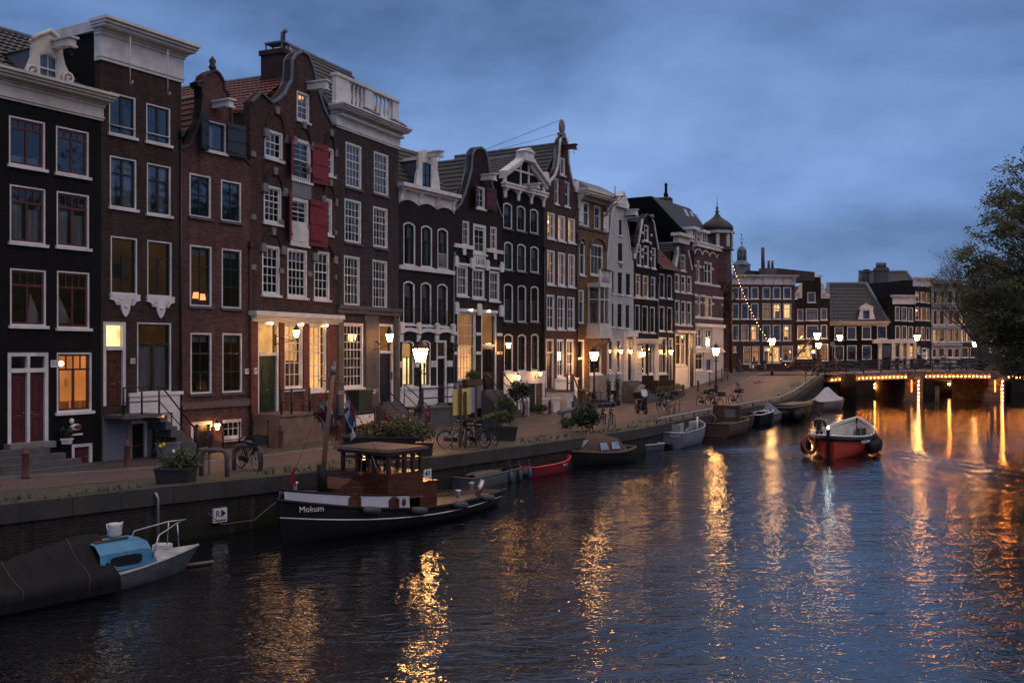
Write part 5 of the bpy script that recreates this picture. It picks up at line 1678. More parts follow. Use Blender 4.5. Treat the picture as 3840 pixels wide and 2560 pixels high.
zr = h.uz('G', 1200, 330, 3.0)[1]
rf = h.b('roof', MB().hexa([(0, .0, zt + .3), (h.w, .0, zt + .3), (h.w, 12, zt + .3), (0, 12, zt + .3), (-3.5, 2.6, zr), (h.w - 1.8, 2.6, zr), (h.w - 1.8, 10, zr), (-3.5, 10, zr)]), surf('slate_roof', (.02, .021, .025), .55, .3, 3))
for x, y in ((1165, 330), (1215, 350), (1260, 370)):
 u, z = h.uz('G', x + 25, y + 45, 1.9)
 s_ = MB().hexa([(u - .35, 1.55, z - .8), (u + .35, 1.55, z - .8), (u + .35, 1.75, z - .8), (u - .35, 1.75, z - .8), (u - .35, 2.25, z + .6), (u + .35, 2.25, z + .6), (u + .35, 2.45, z + .6), (u - .35, 2.45, z + .6)])
 h.b('skylight', s_, surf('skylight_glass', (.4, .45, .55), .15, .1, spec=1.0), rf)
for a, b, c, d in ((1228, 1262, 498, 600), (1312, 1345, 525, 628)):
 r_ = M_('G', a, b, c, d)
 m_ = MB().box(r_[0] - .1, r_[0], .0, 1.5, r_[2], r_[3])
 m_.box(r_[1], r_[1] + .1, .0, 1.5, r_[2], r_[3])
 m_.box(r_[0] - .3, r_[1] + .3, -.2, 1.6, r_[3], r_[3] + .25)
 m_.box(r_[0], r_[1], .0, .05, r_[2], r_[2] + .1)
 m_.box((r_[0] + r_[1]) / 2 - .04, (r_[0] + r_[1]) / 2 + .04, .0, .05, r_[2], r_[3])
 do = h.b('dormer', m_, WHITE, rf)
 h.b('pane', MB().box(r_[0], r_[1], .06, .1, r_[2], r_[3]), surf('dormer_glass', (.05, .06, .08), .08, .2, spec=1.0), do)
sides(h, zt, zt, B_PURP)
tc = (h.w - .2, .5)
z0t, z1t = h.uz('G', 1430, 660)[1], h.uz('G', 1430, 520)[1]
zap = h.uz('G', 1387, 345, .5)[1]
m_ = MB().lathe([(.3, z0t - 4.2), (1.2, z0t - 3.0), (1.25, z0t - .1), (1.55, z0t), (1.55, z0t + .15), (1.35, z0t + .2), (1.35, z1t)], (tc[0], tc[1], 0), 8, False, R(22.5))
tu = h.b('turret', m_, B_PURP)
m_ = MB().lathe([(1.36, z1t - .02), (1.62, z1t), (1.7, z1t + .2), (1.5, z1t + .25)], (tc[0], tc[1], 0), 8, False, R(22.5))
for k in range(8):
 w_ = R(22.5 + 45 * k)
 for q in range(5):
  zz = z0t + .3 + (z1t - z0t - .4) * q / 5
  m_.box(tc[0] + 1.36 * math.cos(w_) - .12, tc[0] + 1.36 * math.cos(w_) + .12, tc[1] + 1.36 * math.sin(w_) - .12, tc[1] + 1.36 * math.sin(w_) + .12, zz, zz + .22)
h.b('turret_trim', m_, WHITE, tu)
hd = zap - z1t - .2
m_ = MB().lathe([(1.45, .0), (1.52, hd * .14), (1.45, hd * .3), (1.15, hd * .48), (.7, hd * .64), (.36, hd * .8), (.18, hd * .94), (.1, hd)], (tc[0], tc[1], z1t + .25), 16)
h.b('dome', m_, surf('slate_roof', (.045, .047, .055)), tu)
m_ = MB().lathe([(.1, 0), (.22, .15), (.1, .35), (.16, .5), (.05, .7), (.02, 1.5)], (tc[0], tc[1], zap), 8)
h.b('finial', m_, LEAD, tu)
m_ = MB()
for zz in (h.uz('G', 1470, 870)[1], h.uz('G', 1470, 980)[1], h.uz('G', 1470, 1075)[1], h.uz('G', 1470, 1140)[1]): m_.box(h.w - .003, h.w + .06, .4, 1.6, zz - .1, zz + .1)
h.bs('white_band', m_, WHITE)
rooms(h)
# ---- tall grey mansard block behind the narrow houses
o = hit(PC, dC, 2376) + Vector((-dC.y, dC.x, 0)) * 5.0
h = House('mansard_house', 'tall grey mansard roof block rising behind the narrow gabled houses', o, dC, 17.5, 8)
zr = h.uz('G', 900, 245)[1]
ze = h.uz('G', 950, 640)[1] - 1
A = h.pts('G', [(715, 380), (728, 262), (868, 238), (1035, 230), (1100, 350), (1160, 470), (1210, 620)])
m_ = MB()
A2 = [(A[0][0], 0)] + A + [(A[-1][0] + .5, 0)]
m_.prism(A2[::-1], 0, 7)
h.b('wall', m_, surf('grey_mortar', (.105, .105, .115), .9, .3, .5, dirt=.6, bump=.4))
m_ = MB()
for a, b in zip(A[1:4], A[2:4]): m_.tube([(a[0], -.05, a[1]), (b[0], -.05, b[1])], .12, 5)
h.b('coping', m_, surf('slate_roof', (.045, .047, .055)))
u, z = h.uz('G', 1082, 260)
m_ = MB().box(u - .5, u + .5, .5, 1.6, z - 1.2, z + .4)
m_.lathe([(.16, .4), (.13, 1.6), (.18, 1.7), (.1, 1.9)], (u, 1.0, z), 8)
for s_ in (-.3, .3): m_.lathe([(.12, .4), (.1, .9)], (u + s_, 1.0, z), 6)
h.b('chimney', m_, B_BLACK)
# ------------------------------------------------------------------ sky, light, water, street, quay wall
w = bpy.data.worlds.new('World')
sc.world = w
w.use_nodes = True
nt = w.node_tree
nt.nodes.clear()
wo = nt.nodes.new('ShaderNodeOutputWorld')
SUN_EL, SUN_ROT = R(38), R(125)
sky = nd(nt, 'ShaderNodeTexSky', sky_type='NISHITA')
sky.sun_disc = False
sky.sun_elevation = R(4)
sky.sun_rotation = SUN_ROT
sky.air_density, sky.dust_density, sky.ozone_density = 1.2, 1.5, 4.0
g = nd(nt, 'ShaderNodeTexCoord').outputs['Generated']
sp = nd(nt, 'ShaderNodeSeparateXYZ', {0: g})
zc_ = math_(nt, 'MAXIMUM', sp.outputs[2], 0.0)
dv = math_(nt, 'ADD', zc_, .3)
cxv = math_(nt, 'DIVIDE', sp.outputs[0], dv)
cyv = math_(nt, 'DIVIDE', sp.outputs[1], dv)
cv = nd(nt, 'ShaderNodeCombineXYZ', {0: cxv, 1: cyv, 2: 0.0}).outputs[0]
cv1 = nd(nt, 'ShaderNodeMapping', {'Vector': g, 'Location': (1.7, .4, 2.3), 'Rotation': (0, R(-14), 0), 'Scale': (2.2, 2.2, 5.2)}).outputs[0]
n1 = nd(nt, 'ShaderNodeTexNoise', {'Vector': cv1, 'Scale': 1.0, 'Detail': 5.0, 'Roughness': .5, 'Distortion': .35}).outputs[0]
n2 = nd(nt, 'ShaderNodeTexNoise', {'Vector': cv1, 'Scale': 3.0, 'Detail': 8.0, 'Roughness': .62}).outputs[0]
nn = math_(nt, 'ADD', math_(nt, 'MULTIPLY', n1, .74), math_(nt, 'MULTIPLY', n2, .26))
sky_col = ramp(nt, nn, [(.33, (.050, .088, .200)), (.44, (.094, .165, .37)), (.55, (.172, .295, .60)), (.68, (.275, .43, .80))])
topd = nd(nt, 'ShaderNodeMapRange', {0: sp.outputs[2], 1: .14, 2: .33, 3: 0.0, 4: .34}).outputs[0]
sky_col = mix(nt, topd, sky_col, (.04, .062, .14))
up = nd(nt, 'ShaderNodeMapRange', {0: sp.outputs[2], 1: .36, 2: .75, 3: 0.0, 4: 1.0}).outputs[0]
sky_col = mix(nt, up, sky_col, (.78, .66, .68))  # zenith above the view brightened, added as fill for the house fronts
hz = nd(nt, 'ShaderNodeMapRange', {0: sp.outputs[2], 1: 0.0, 2: .15, 3: .8, 4: 0.0}).outputs[0]
sky_col = mix(nt, hz, sky_col, (.20, .325, .58))
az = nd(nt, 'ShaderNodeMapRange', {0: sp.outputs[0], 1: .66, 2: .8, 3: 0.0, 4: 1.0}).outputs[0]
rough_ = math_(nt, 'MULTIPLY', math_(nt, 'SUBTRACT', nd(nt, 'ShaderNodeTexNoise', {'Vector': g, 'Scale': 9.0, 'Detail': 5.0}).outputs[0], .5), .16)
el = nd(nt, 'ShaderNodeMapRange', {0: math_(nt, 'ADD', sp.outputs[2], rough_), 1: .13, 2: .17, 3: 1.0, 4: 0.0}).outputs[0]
sky_col = mix(nt, math_(nt, 'MULTIPLY', az, el), sky_col, (.012, .013, .016))  # dark skyline painted into the sky out of view, darkens window reflections
skc = mix(nt, .03, sky_col, sky.outputs[0])
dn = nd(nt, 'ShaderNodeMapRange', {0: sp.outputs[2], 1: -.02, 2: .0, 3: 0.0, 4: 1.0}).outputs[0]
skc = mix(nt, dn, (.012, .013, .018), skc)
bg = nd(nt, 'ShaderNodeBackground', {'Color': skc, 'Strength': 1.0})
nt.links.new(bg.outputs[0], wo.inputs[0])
sun = bpy.data.lights.new('evening_light', 'SUN')
sun.energy = .4
sun.angle = R(50)
sun.color = (1, .80, .68)
so = bpy.data.objects.new('evening_light', sun)
col.objects.link(so)
so.rotation_euler = (R(52), 0, R(60))
m, nt, out = new_mat('canal_water')
tc = nd(nt, 'ShaderNodeTexCoord').outputs['Object']
geo = nd(nt, 'ShaderNodeNewGeometry')
a1 = nd(nt, 'ShaderNodeMapping', {'Vector': tc, 'Rotation': (0, 0, R(-30)), 'Scale': (1.0, 1.8, 1)}).outputs[0]
w1 = nd(nt, 'ShaderNodeTexNoise', {'Vector': a1, 'Scale': 1.5, 'Detail': 3.0, 'Roughness': .5, 'Distortion': .4}).outputs[0]
a2 = nd(nt, 'ShaderNodeMapping', {'Vector': tc, 'Rotation': (0, 0, R(15)), 'Scale': (1.0, 1.7, 1)}).outputs[0]
w2 = nd(nt, 'ShaderNodeTexNoise', {'Vector': a2, 'Scale': 6.5, 'Detail': 2.0, 'Roughness': .5}).outputs[0]
w3 = nd(nt, 'ShaderNodeTexNoise', {'Vector': a1, 'Scale': .25, 'Detail': 2.0}).outputs[0]
hgt = math_(nt, 'ADD', math_(nt, 'MULTIPLY', w1, .05), math_(nt, 'MULTIPLY', w2, .0155))
amp = nd(nt, 'ShaderNodeMapRange', {0: w3, 1: .35, 2: .65, 3: .6, 4: 1.15}).outputs[0]
hgt = math_(nt, 'MULTIPLY', hgt, amp)
calm = nd(nt, 'ShaderNodeMapRange', {0: nd(nt, 'ShaderNodeSeparateXYZ', {0: tc}).outputs[1], 1: 44.0, 2: 66.0, 3: 1.0, 4: .42}).outputs[0]
hgt = math_(nt, 'MULTIPLY', hgt, calm)
bp = nd(nt, 'ShaderNodeBump', {'Height': hgt, 'Strength': 1.0, 'Distance': 1.0})
b = nd(nt, 'ShaderNodeBsdfPrincipled', {'Base Color': (.004, .0045, .006, 1), 'Roughness': .075, 'IOR': 1.8, 'Normal': bp.outputs[0], 'Specular IOR Level': .55})
nt.links.new(b.outputs[0], out.inputs[0])
WATERM = m
BOATP = Vector((17.2, 51.6, WATER))         # the red boat under way
BH = Vector((.46, .888, 0)).normalized()    # its heading
BN = Vector((BH.y, -BH.x, 0))
def wave_h(x, y):
 d = Vector((x, y, 0)) - BOATP
 s, n = -d.dot(BH) + 4.0, d.dot(BN)
 if s < -1: return 0.0
 a, side = abs(n) - 1.0, n > 0
 lam, ang, wid, A = (.95, R(37), 6.0, .021) if side else (1.25, R(40), 2.6, .026)
 c = a * math.cos(ang) - s * math.sin(ang) + .12 * math.sin(s * .5)
 env = math.exp(-(c / .7) ** 2) if c > 0 else math.exp(-(c / wid) ** 2)
 r = a * math.sin(ang) + s * math.cos(ang)
 env *= sstep(-1, 3, r) * math.exp(-max(0, r - 16) / 22)
 z = A * env * math.cos(2 * math.pi * c / (lam * (1 + .012 * r)))
 if abs(n) < 1.2: z += .02 * math.sin(s * 3 + n * 4) * math.exp(-max(0, s) / 5) * (1 - abs(n) / 1.2)
 return z
mb = MB()
X0, X1, Y0, Y1, ST = -8.0, 34.0, 14.0, 62.0, .17
nx, ny = int((X1 - X0) / ST), int((Y1 - Y0) / ST)
mb.grid([[(X0 + (X1 - X0) * i / nx, Y0 + (Y1 - Y0) * j / ny, WATER + wave_h(X0 + (X1 - X0) * i / nx, Y0 + (Y1 - Y0) * j / ny)) for i in range(nx + 1)] for j in range(ny + 1)])
for (a, b, c, d) in ((-60, X0, -20, 400), (X1, 420, -20, 400), (X0, X1, -20, Y0), (X0, X1, Y1, 400)):
 mb.add([(a, c, WATER), (b, c, WATER), (b, d, WATER), (a, d, WATER)], [(0, 1, 2, 3)])
tag(mb.build('water', WATERM), kind='structure')
QE = [(-15.0, 20.8), (-12.2, 23.7), (-9.9, 26.4), (-7.0, 30.0), (-2.98, 36.7), (1.6, 42.9), (6.3, 50.0), (9.4, 56.0), (12.5, 62.0), (18.9, 73.6), (24.0, 83.5), (27.6, 91.0), (30.6, 97.5)]
def qspline(n=8):
 out = []
 P = [Vector((a, b, 0)) for a, b in QE]
 for i in range(len(P) - 1):
  p0, p1, p2, p3 = P[max(i - 1, 0)], P[i], P[i + 1], P[min(i + 2, len(P) - 1)]
  for k in range(n):
   t = k / n
   out.append(.5 * ((2 * p1) + (p2 - p0) * t + (2 * p0 - 5 * p1 + 4 * p2 - p3) * t * t + (3 * p1 - p0 - 3 * p2 + p3) * t ** 3))
 out.append(P[-1])
 return out
QL = qspline()
def qoff(i, d):
 t = (QL[min(i + 1, len(QL) - 1)] - QL[max(i - 1, 0)]).normalized()
 return QL[i] + Vector((-t.y, t.x, 0)) * d
def gpt(p, dz=0.0): return (p.x, p.y, ground_z(p.x, p.y) + dz)
mb = MB()
mb.grid([[gpt(qoff(i, d), -.012) for d in (.3, 2, 4, 7, 10, 14, 20)] for i in range(len(QL))])
tag(mb.build('street_bed', surf('bed_sand', (.08, .07, .06), .9)), kind='structure')
def paving(name, c1, c2, mo, bw, bh, rot, moss=.0, wet=.0):
 m, nt, out = new_mat(name)
 v = nd(nt, 'ShaderNodeMapping', {'Vector': objco(nt), 'Rotation': (0, 0, rot)}).outputs[0]
 bt = nd(nt, 'ShaderNodeTexBrick', {'Vector': v, 'Color1': c4(c1), 'Color2': c4(c2), 'Mortar': c4(mo), 'Scale': 1.0, 'Mortar Size': .012, 'Brick Width': bw, 'Row Height': bh, 'Mortar Smooth': .3})
 n1 = nd(nt, 'ShaderNodeTexNoise', {'Vector': v, 'Scale': .6, 'Detail': 8.0, 'Roughness': .7}).outputs[0]
 n2 = nd(nt, 'ShaderNodeTexNoise', {'Vector': v, 'Scale': 9.0, 'Detail': 4.0, 'Roughness': .7}).outputs[0]
 cc = mix(nt, nd(nt, 'ShaderNodeMapRange', {0: n1, 1: .4, 2: .7, 3: 0.0, 4: .6}).outputs[0], bt.outputs[0], tuple(x * .4 for x in c1))
 if moss:
  f = nd(nt, 'ShaderNodeMapRange', {0: n2, 1: .45, 2: .62, 3: 0.0, 4: moss}).outputs[0]
  cc = mix(nt, f, cc, (.05, .055, .02))
 bp = nd(nt, 'ShaderNodeBump', {'Height': mix(nt, .3, bt.outputs[1], n2), 'Strength': .8, 'Distance': -.012})
 b = nd(nt, 'ShaderNodeBsdfPrincipled', {'Base Color': cc, 'Roughness': .62, 'Specular IOR Level': .5, 'Normal': bp.outputs[0]})
 nt.links.new(b.outputs[0], out.inputs[0])
 return m
PAV = paving('brick_paving', (.21, .13, .115), (.15, .095, .088), (.04, .032, .03), .24, .075, R(62))
STRIP = paving('mossy_setts', (.11, .09, .062), (.08, .066, .045), (.05, .05, .025), .18, .16, R(58), .55)
FOOT = paving('footway_slabs', (.10, .075, .068), (.075, .06, .055), (.05, .042, .038), .3, .3, R(58), .1)
SPAN = [2.7, 7.3]
mb = MB()
mb.grid([[gpt(qoff(i, d), 0) for d in (SPAN[0], 3.5, 5, 6.2, 7.3)] for i in range(len(QL))], False)
tag(mb.build('street', PAV), kind='structure')
mb = MB()
mb.grid([[gpt(qoff(i, d), .004) for d in (.32, 1.2, 2.0, 2.72)] for i in range(len(QL))], False)
tag(mb.build('quay_strip', STRIP), kind='structure')
mb = MB()
mb.grid([[gpt(qoff(i, d), .05) for d in (6.0, 8, 10, 12, 16)] for i in range(len(QL))], False)
tag(mb.build('pavement', FOOT), kind='structure')
mb = MB()
for i in range(len(QL) - 1):
 a, b, c, d = qoff(i, 5.9), qoff(i + 1, 5.9), qoff(i + 1, 6.02), qoff(i, 6.02)
 mb.hexa([gpt(a, -.05), gpt(b, -.05), gpt(c, -.05), gpt(d, -.05), gpt(a, .058), gpt(b, .058), gpt(c, .058), gpt(d, .058)])
tag(mb.build('kerb', STONEL), kind='structure')
mb = MB()
for i in range(len(QL) - 1):
 a, b, c, d = qoff(i, 2.66), qoff(i + 1, 2.66), qoff(i + 1, 2.8), qoff(i, 2.8)
 mb.add([gpt(a, .012), gpt(b, .012), gpt(c, .012), gpt(d, .012)], [(0, 1, 2, 3)])
tag(mb.build('gutter_line', STONE), kind='structure')
QUAYB = brick('quay_brick', (.028, .021, .019), (.055, .053, .05), .30, .085, stain=.7, tide=-.75)
q = thing('quay_wall', 'dark brick quay wall with mossy bluestone coping along the water', 'quay wall')
mb = MB()
P0 = [qoff(i, .08) for i in range(len(QL))]
mb.grid([[(p.x, p.y, -2.4), (p.x, p.y, ground_z(p.x, p.y) - .4)] for p in P0], False)
mb.build('wall', QUAYB, q)
mb = MB()
L_ = 0.0
for i in range(len(QL) - 1):
 a, b, c, d = qoff(i, -.02), qoff(i + 1, -.02), qoff(i + 1, .5), qoff(i, .5)
 sh = (b - a).normalized() * (.012 if i % 3 == 0 else 0)
 a, d = a + sh, d + sh
 mb.hexa([gpt(a, -.42), gpt(b, -.42), gpt(c, -.42), gpt(d, -.42), gpt(a, .05), gpt(b, .05), gpt(c, .05), gpt(d, .05)])
m, nt, out = new_mat('mossy_bluestone')
n1 = nd(nt, 'ShaderNodeTexNoise', {'Vector': objco(nt), 'Scale': 1.1, 'Detail': 8.0, 'Roughness': .7}).outputs[0]
sz = nd(nt, 'ShaderNodeSeparateXYZ', {0: nd(nt, 'ShaderNodeNewGeometry').outputs['Normal']}).outputs[2]
cc = ramp(nt, n1, [(.3, (.02, .019, .019)), (.7, (.055, .052, .05))])
f = math_(nt, 'MULTIPLY', sz, nd(nt, 'ShaderNodeMapRange', {0: n1, 1: .35, 2: .55, 3: 0.0, 4: .8}).outputs[0])
cc = mix(nt, f, cc, (.06, .055, .024))
b = nd(nt, 'ShaderNodeBsdfPrincipled', {'Base Color': cc, 'Roughness': .8})
nt.links.new(b.outputs[0], out.inputs[0])
mb.build('coping', m, q)
# ------------------------------------------------------------------ far side: square, houses beyond the bridge, tower
mb = MB()
FZ = 1.7
mb.add([(-30, 97, FZ - .02), (32.6, 97, FZ - .02), (33.5, 112, FZ - .02), (33.5, 118, FZ - .02), (140, 118, FZ - .02), (140, 300, FZ - .02), (-30, 300, FZ - .02)], [(0, 1, 2, 3, 4, 5, 6)])
tag(mb.build('square', PAV), kind='structure')
mb = MB().add([(33.5, 97, -2.4), (33.5, 118, -2.4), (33.5, 118, FZ - .02), (33.5, 97, FZ - .02)], [(0, 1, 2, 3)])
mb.add([(33.5, 118, -2.4), (140, 118, -2.4), (140, 118, FZ + .05), (33.5, 118, FZ + .05)], [(0, 1, 2, 3)])
tag(mb.build('far_quay_wall', QUAYB), 'dark brick quay wall on the far side beyond the bridge', 'quay wall')
def far(i, label, t, x0, x1, D0, D1, name='canal_house', depth=9):
 a = at(t, x0, 0, D0)
 b = at(t, x1, 0, D1)
 o = Vector((a.x, a.y, 0))
 d = Vector((b.x, b.y, 0)) - o
 return House(name, label, o, d.normalized(), d.length, depth)
def fwin(h, row, t, L, g=(2, 1, 2, 1, .35), fw=.1, sc=None, curt=None, fc=None):
 for q in L:
  a, b, c, d = q[:4]
  window(h, row, q[4] if len(q) > 4 else None, h.rect(t, a, b, c, d), g, fw=fw, sw=.06, sc=sc or DARKSASH, curt=curt, fc=fc)
def box_wall(h, zt, mat):
 wall(h, [(0, 1), (h.w, 1), (h.w, zt), (0, zt)], mat)
 sides(h, zt, zt, mat)
h = far(0, 'broad brick house beyond the square with white bracketed cornice and several glowing windows', 'H', 150, 797, 112, 113)
cx_ = [(160, 205), (232, 292), (313, 380), (400, 470), (505, 578), (598, 670), (692, 766)]
fwin(h, 'r3', 'H', [(a, b, 522, 628) for a, b in cx_[1:]], curt=(CURT, [(0, .35, 0, 1)]))
fwin(h, 'r2', 'H', [(a, b, 668, 810, k) for (a, b), k in zip(cx_[1:], (None, None, None, 'dim', 'bright', 'bright'))])
fwin(h, 'r1', 'H', [(a, b, 862, 1005, k) for (a, b), k in zip(cx_[1:], (None, 'dim', 'warm', None, None, 'warm'))], curt=(CURTW, [(.75, 1, 0, 1)]))
fwin(h, 'g', 'H', [(232, 268, 1058, 1110, 'bright'), (332, 400, 1058, 1215, 'dim'), (412, 480, 1056, 1215, 'orange'), (515, 665, 1056, 1205, 'bright'), (680, 780, 1052, 1190, 'dim')], (3, 1, 3, 1, .3))
zc, zt = h.uz('H', 500, 500)[1], h.uz('H', 500, 415)[1]
box_wall(h, zt - .1, B_BRN)
cornice(h, zc, zt, WHITE, .6, .7, u0=h.uz('H', 228, 400)[0], blocks=7)
h.b('side_band', MB().box(.0, .5, -.05, -.003, zt - .6, zt - .3), WHITE)
m_ = MB()
for a, b, c in ((310, 545, 368), (600, 1000, 345)):
 p, q = h.uz('H', a, c, 3), h.uz('H', b, 412, 3)
 m_.prism([(p[0], zt - .3), (q[0], zt - .3), (q[0], q[1] + .4), (p[0] + .8, p[1]), (p[0], zt)], 2.5 + a * .002, 8)
h.bs('roof', m_, surf('old_slate', (.05, .035, .032), .7, .4))
u, z = h.uz('H', 568, 350, 2)
m_ = MB().box(u - .9, u + .9, 2, 3, zt - .3, z)
for x in (-.5, .1, .55): m_.lathe([(.18, 0), (.14, .9)], (u + x, 2.5, z), 6)
m_.tube([(u - .6, 2.5, z), (u - .6, 2.5, z + 2.4)], .2, 6)
h.b('chimney', m_, surf('grey_mortar', (.105, .105, .115)))
rooms(h)
q_ = random.Random(5)
m_ = MB()
for k in range(14): leafy(m_, (h.uz('H', 178, 0)[0] + q_.uniform(-.5, .5), -.35, h.uz('H', 178, 780 - k * 18)[1]), .7, .35, .7, 60, .22, q_)
iv = m_.build('ivy', surf('ivy_leaf', (.05, .055, .022), .6, .5, 5), None)
iv.matrix_world = Matrix.Translation((h.o.x, h.o.y, 0)) @ Matrix.Rotation(h.root.rotation_euler.z, 4, 'Z')
tag(iv, 'leafy creeper hanging on the left corner of the broad brick house', 'creeper')
h = far(1, 'dark neck-gabled house with white scroll ornaments, beside the broad brick house', 'H', 793, 1116, 124, 124.5)
fwin(h, 'a', 'H', [(912, 985, 567, 660)], (1, 1, 1, 1, 0))
fwin(h, 'r2', 'H', [(818, 875, 720, 825), (897, 1007, 716, 823), (1030, 1090, 713, 818)], curt=(CURT, [(0, 1, 0, .9)]))
fwin(h, 'r1', 'H', [(820, 877, 868, 990, 'dim'), (900, 1010, 865, 988), (1032, 1090, 862, 985)])
fwin(h, 'g', 'H', [(822, 948, 1046, 1165, 'bright'), (985, 1100, 1035, 1190, 'dim')], (3, 1, 3, 1, .3))
L = h.pts('H', [(1116, 625), (1032, 622), (1032, 425), (860, 430), (868, 628), (793, 636)])
L[0], L[-1] = (h.w, L[0][1]), (0, L[-1][1])
wall(h, [(0, 1), (h.w, 1)] + L, B_TAR)
sides(h, L[-1][1], L[0][1], B_TAR)
ua, ub, zt_ = L[3][0], L[2][0], L[2][1]
h.b('gable_cornice', MB().box(ua - .15, ub + .15, -.2, .4, zt_ - .12, zt_ + .2), WHITE)
m_ = MB()
zl = L[0][1]
G = zt_ - zl
for sg, x in ((-1, ua), (1, ub)):
 pr = [(x, zl), (x + sg * 1.15, zl), (x + sg * 1.1, zl + G * .2), (x + sg * .75, zl + G * .25), (x + sg * .45, zl + G * .42), (x + sg * .4, zl + G * .6), (x, zl + G * .72)]
 m_.prism(pr if sg > 0 else pr[::-1], -.15, .1)
 sp = scroll_path((x + sg * .5, zl + G * .2), .05, .3, 1.5, 1)
 m_.tube([(p[0], -.18, p[2]) for p in sp], .08, 5)
h.bs('scroll_ornament', m_, CREAM)
hipped(h, L[-1][1], L[0][1], h.uz('H', 940, 440)[1] - .8, surf('old_slate', (.05, .035, .032)), .5)
rooms(h)
h = far(2, 'low dark house with large grey tiled roof and white dormer, facing the bridge', 'I', 140, 565, 128, 128, depth=10)
fwin(h, 'r1', 'I', [(175, 242, 718, 811, 'glow'), (267, 335, 715, 809), (377, 445, 712, 807), (488, 560, 708, 803, 'glow')], (3, 1, 3, 1, .4))
fwin(h, 'g', 'I', [(175, 245, 853, 962), (266, 338, 851, 962, 'glow'), (378, 448, 850, 955, 'glow')], (1, 1, 2, 1, .25))
ze = h.uz('I', 350, 690)[1]
box_wall(h, ze, B_BLACK)
cornice(h, ze - .3, ze + .25, CREAM, .5, .2)
zr = h.uz('I', 400, 400, 4.5)[1]
rf = pantiles(h, (0, -.1, ze + .2), (h.w, -.1, ze + .2), (h.w - 1.2, 4.5, zr), (1.2, 4.5, zr), T_DK, cu=.45, cv=.6)
h.b('roof_back', MB().add([(1.2, 4.5, zr), (h.w - 1.2, 4.5, zr), (h.w, 10, ze), (0, 10, ze), (0, -.1, ze + .2), (h.w, -.1, ze + .2)], [(0, 1, 2, 3), (0, 3, 4), (1, 5, 2)]), T_DK, rf)
h.b('ridge', MB().tube([(-.1, -.15, ze + .3), (1.2, 4.5, zr), (h.w - 1.2, 4.5, zr), (h.w, -.1, ze + .2)], .3, 5), LEAD, rf)
wr = h.rect('I', 382, 438, 592, 662)
zb = ze + .25
out_ = [(p[0], max(p[1], zb)) for p in h.pts('I', [(350, 662), (365, 600), (362, 570), (410, 543), (462, 568), (458, 600), (475, 660)])]
wr = (wr[0], wr[1], max(wr[2], zb + .1), wr[3])
dormer(h, out_, wr, (1, 1, 1, 1, 0), WHITE, LEAD, .0, 2.5)
rooms(h)
h = far(3, 'dark corner wing with white shopfront and flat white cornice, right of the low tiled house', 'I', 565, 768, 128.2, 129)
fwin(h, 'r2', 'I', [(620, 656, 567, 668), (668, 709, 570, 671), (718, 753, 574, 674)], curt=(CURT, [(0, 1, 0, .9)]))
fwin(h, 'r1', 'I', [(622, 659, 708, 806), (670, 709, 708, 807), (718, 753, 712, 808)])
fwin(h, 'g', 'I', [(620, 655, 845, 940, 'glow'), (672, 705, 845, 940, 'dim'), (722, 760, 850, 945, 'warm')], (1, 1, 1, 1, .6))
zc, zt = h.uz('I', 690, 550)[1], h.uz('I', 690, 500)[1]
box_wall(h, zt, B_BLACK)
cornice(h, zc, zt + .3, WHITE, .5, .6, u0=h.uz('I', 600, 500)[0])
zs = h.uz('I', 690, 820)[1]
m_ = MB().box(-2.2, h.w, -.4, -.003, zs - .3, zs + .2)
for x in (505, 600, 660, 710, 765):
 u = h.uz('I', x, 900)[0]
 m_.box(max(-2.2, u - .25), min(h.w, u + .2), -.3, -.002, 1.5, zs - .3)
h.b('shopfront', m_, CREAM)
m_ = MB()
for x0, x1 in ((525, 594),):
 a, b, c, d = h.rect('I', x0, x1, 850, 940)
 m_.box(a, b, -.2, -.1, c, d)
h.b('pane', m_, surf('dark_shop_glass', (.015, .015, .018), .08, .3, spec=1.0))
rooms(h)
h = far(8, 'tall house behind the low tiled house, with big chimney stack on a dark tiled roof', 'I', 340, 775, 142, 142)
ze, zr = h.uz('I', 600, 425)[1], h.uz('I', 600, 312, 3.5)[1]
h.b('wall', MB().box(0, h.w, 0, 9, 1, ze), surf('grey_mortar', (.105, .105, .115)))
rf = pantiles(h, (0, -.2, ze), (h.w, -.2, ze), (h.w, 3.5, zr), (1.5, 3.5, zr), T_DK, cu=.5, cv=.6)
h.b('ridge', MB().tube([(1.5, 3.5, zr), (h.w, 3.5, zr), (h.w, -.2, ze)], .25, 5), LEAD, rf)
for x0, x1, yt, yo in ((487, 572, 278, -.6), (403, 432, 292, 1.0)):
 a, b, c, d = h.rect('I', x0, x1, yt, 430, yo)
 m_ = MB().box(a, b, yo, yo + 1.2, c, d)
 m_.box(a - .1, b + .1, yo - .1, yo + 1.3, d - .5, d - .2)
 for k in range(4 if x0 > 450 else 0): m_.lathe([(.2, 0), (.16, .7)], (a + (b - a) * (k + .7) / 4.4, yo + .6, d), 6)
 h.b('chimney', m_, surf('grey_mortar', (.105, .105, .115)))
h = far(4, 'tall dark house with three columns of orange-lit windows under a white cornice', 'I', 766, 886, 130, 131)
W3 = [(769, 797), (808, 837), (846, 874)]
fwin(h, 'r3', 'I', [(a, b, 455 + k * 4, 531 + k * 4, 'orange') for k, (a, b) in enumerate(W3)], (2, 2, 2, 2, .5), .08)
fwin(h, 'r2', 'I', [(a, b, 570 + k * 3, 666 + k * 2, 'orange') for k, (a, b) in enumerate(W3)], (2, 2, 2, 2, .5), .08)
fwin(h, 'r1', 'I', [(771, 798, 715, 812, 'orange'), (809, 837, 716, 813, 'orange'), (847, 874, 720, 812)], (2, 2, 2, 2, .5), .08)
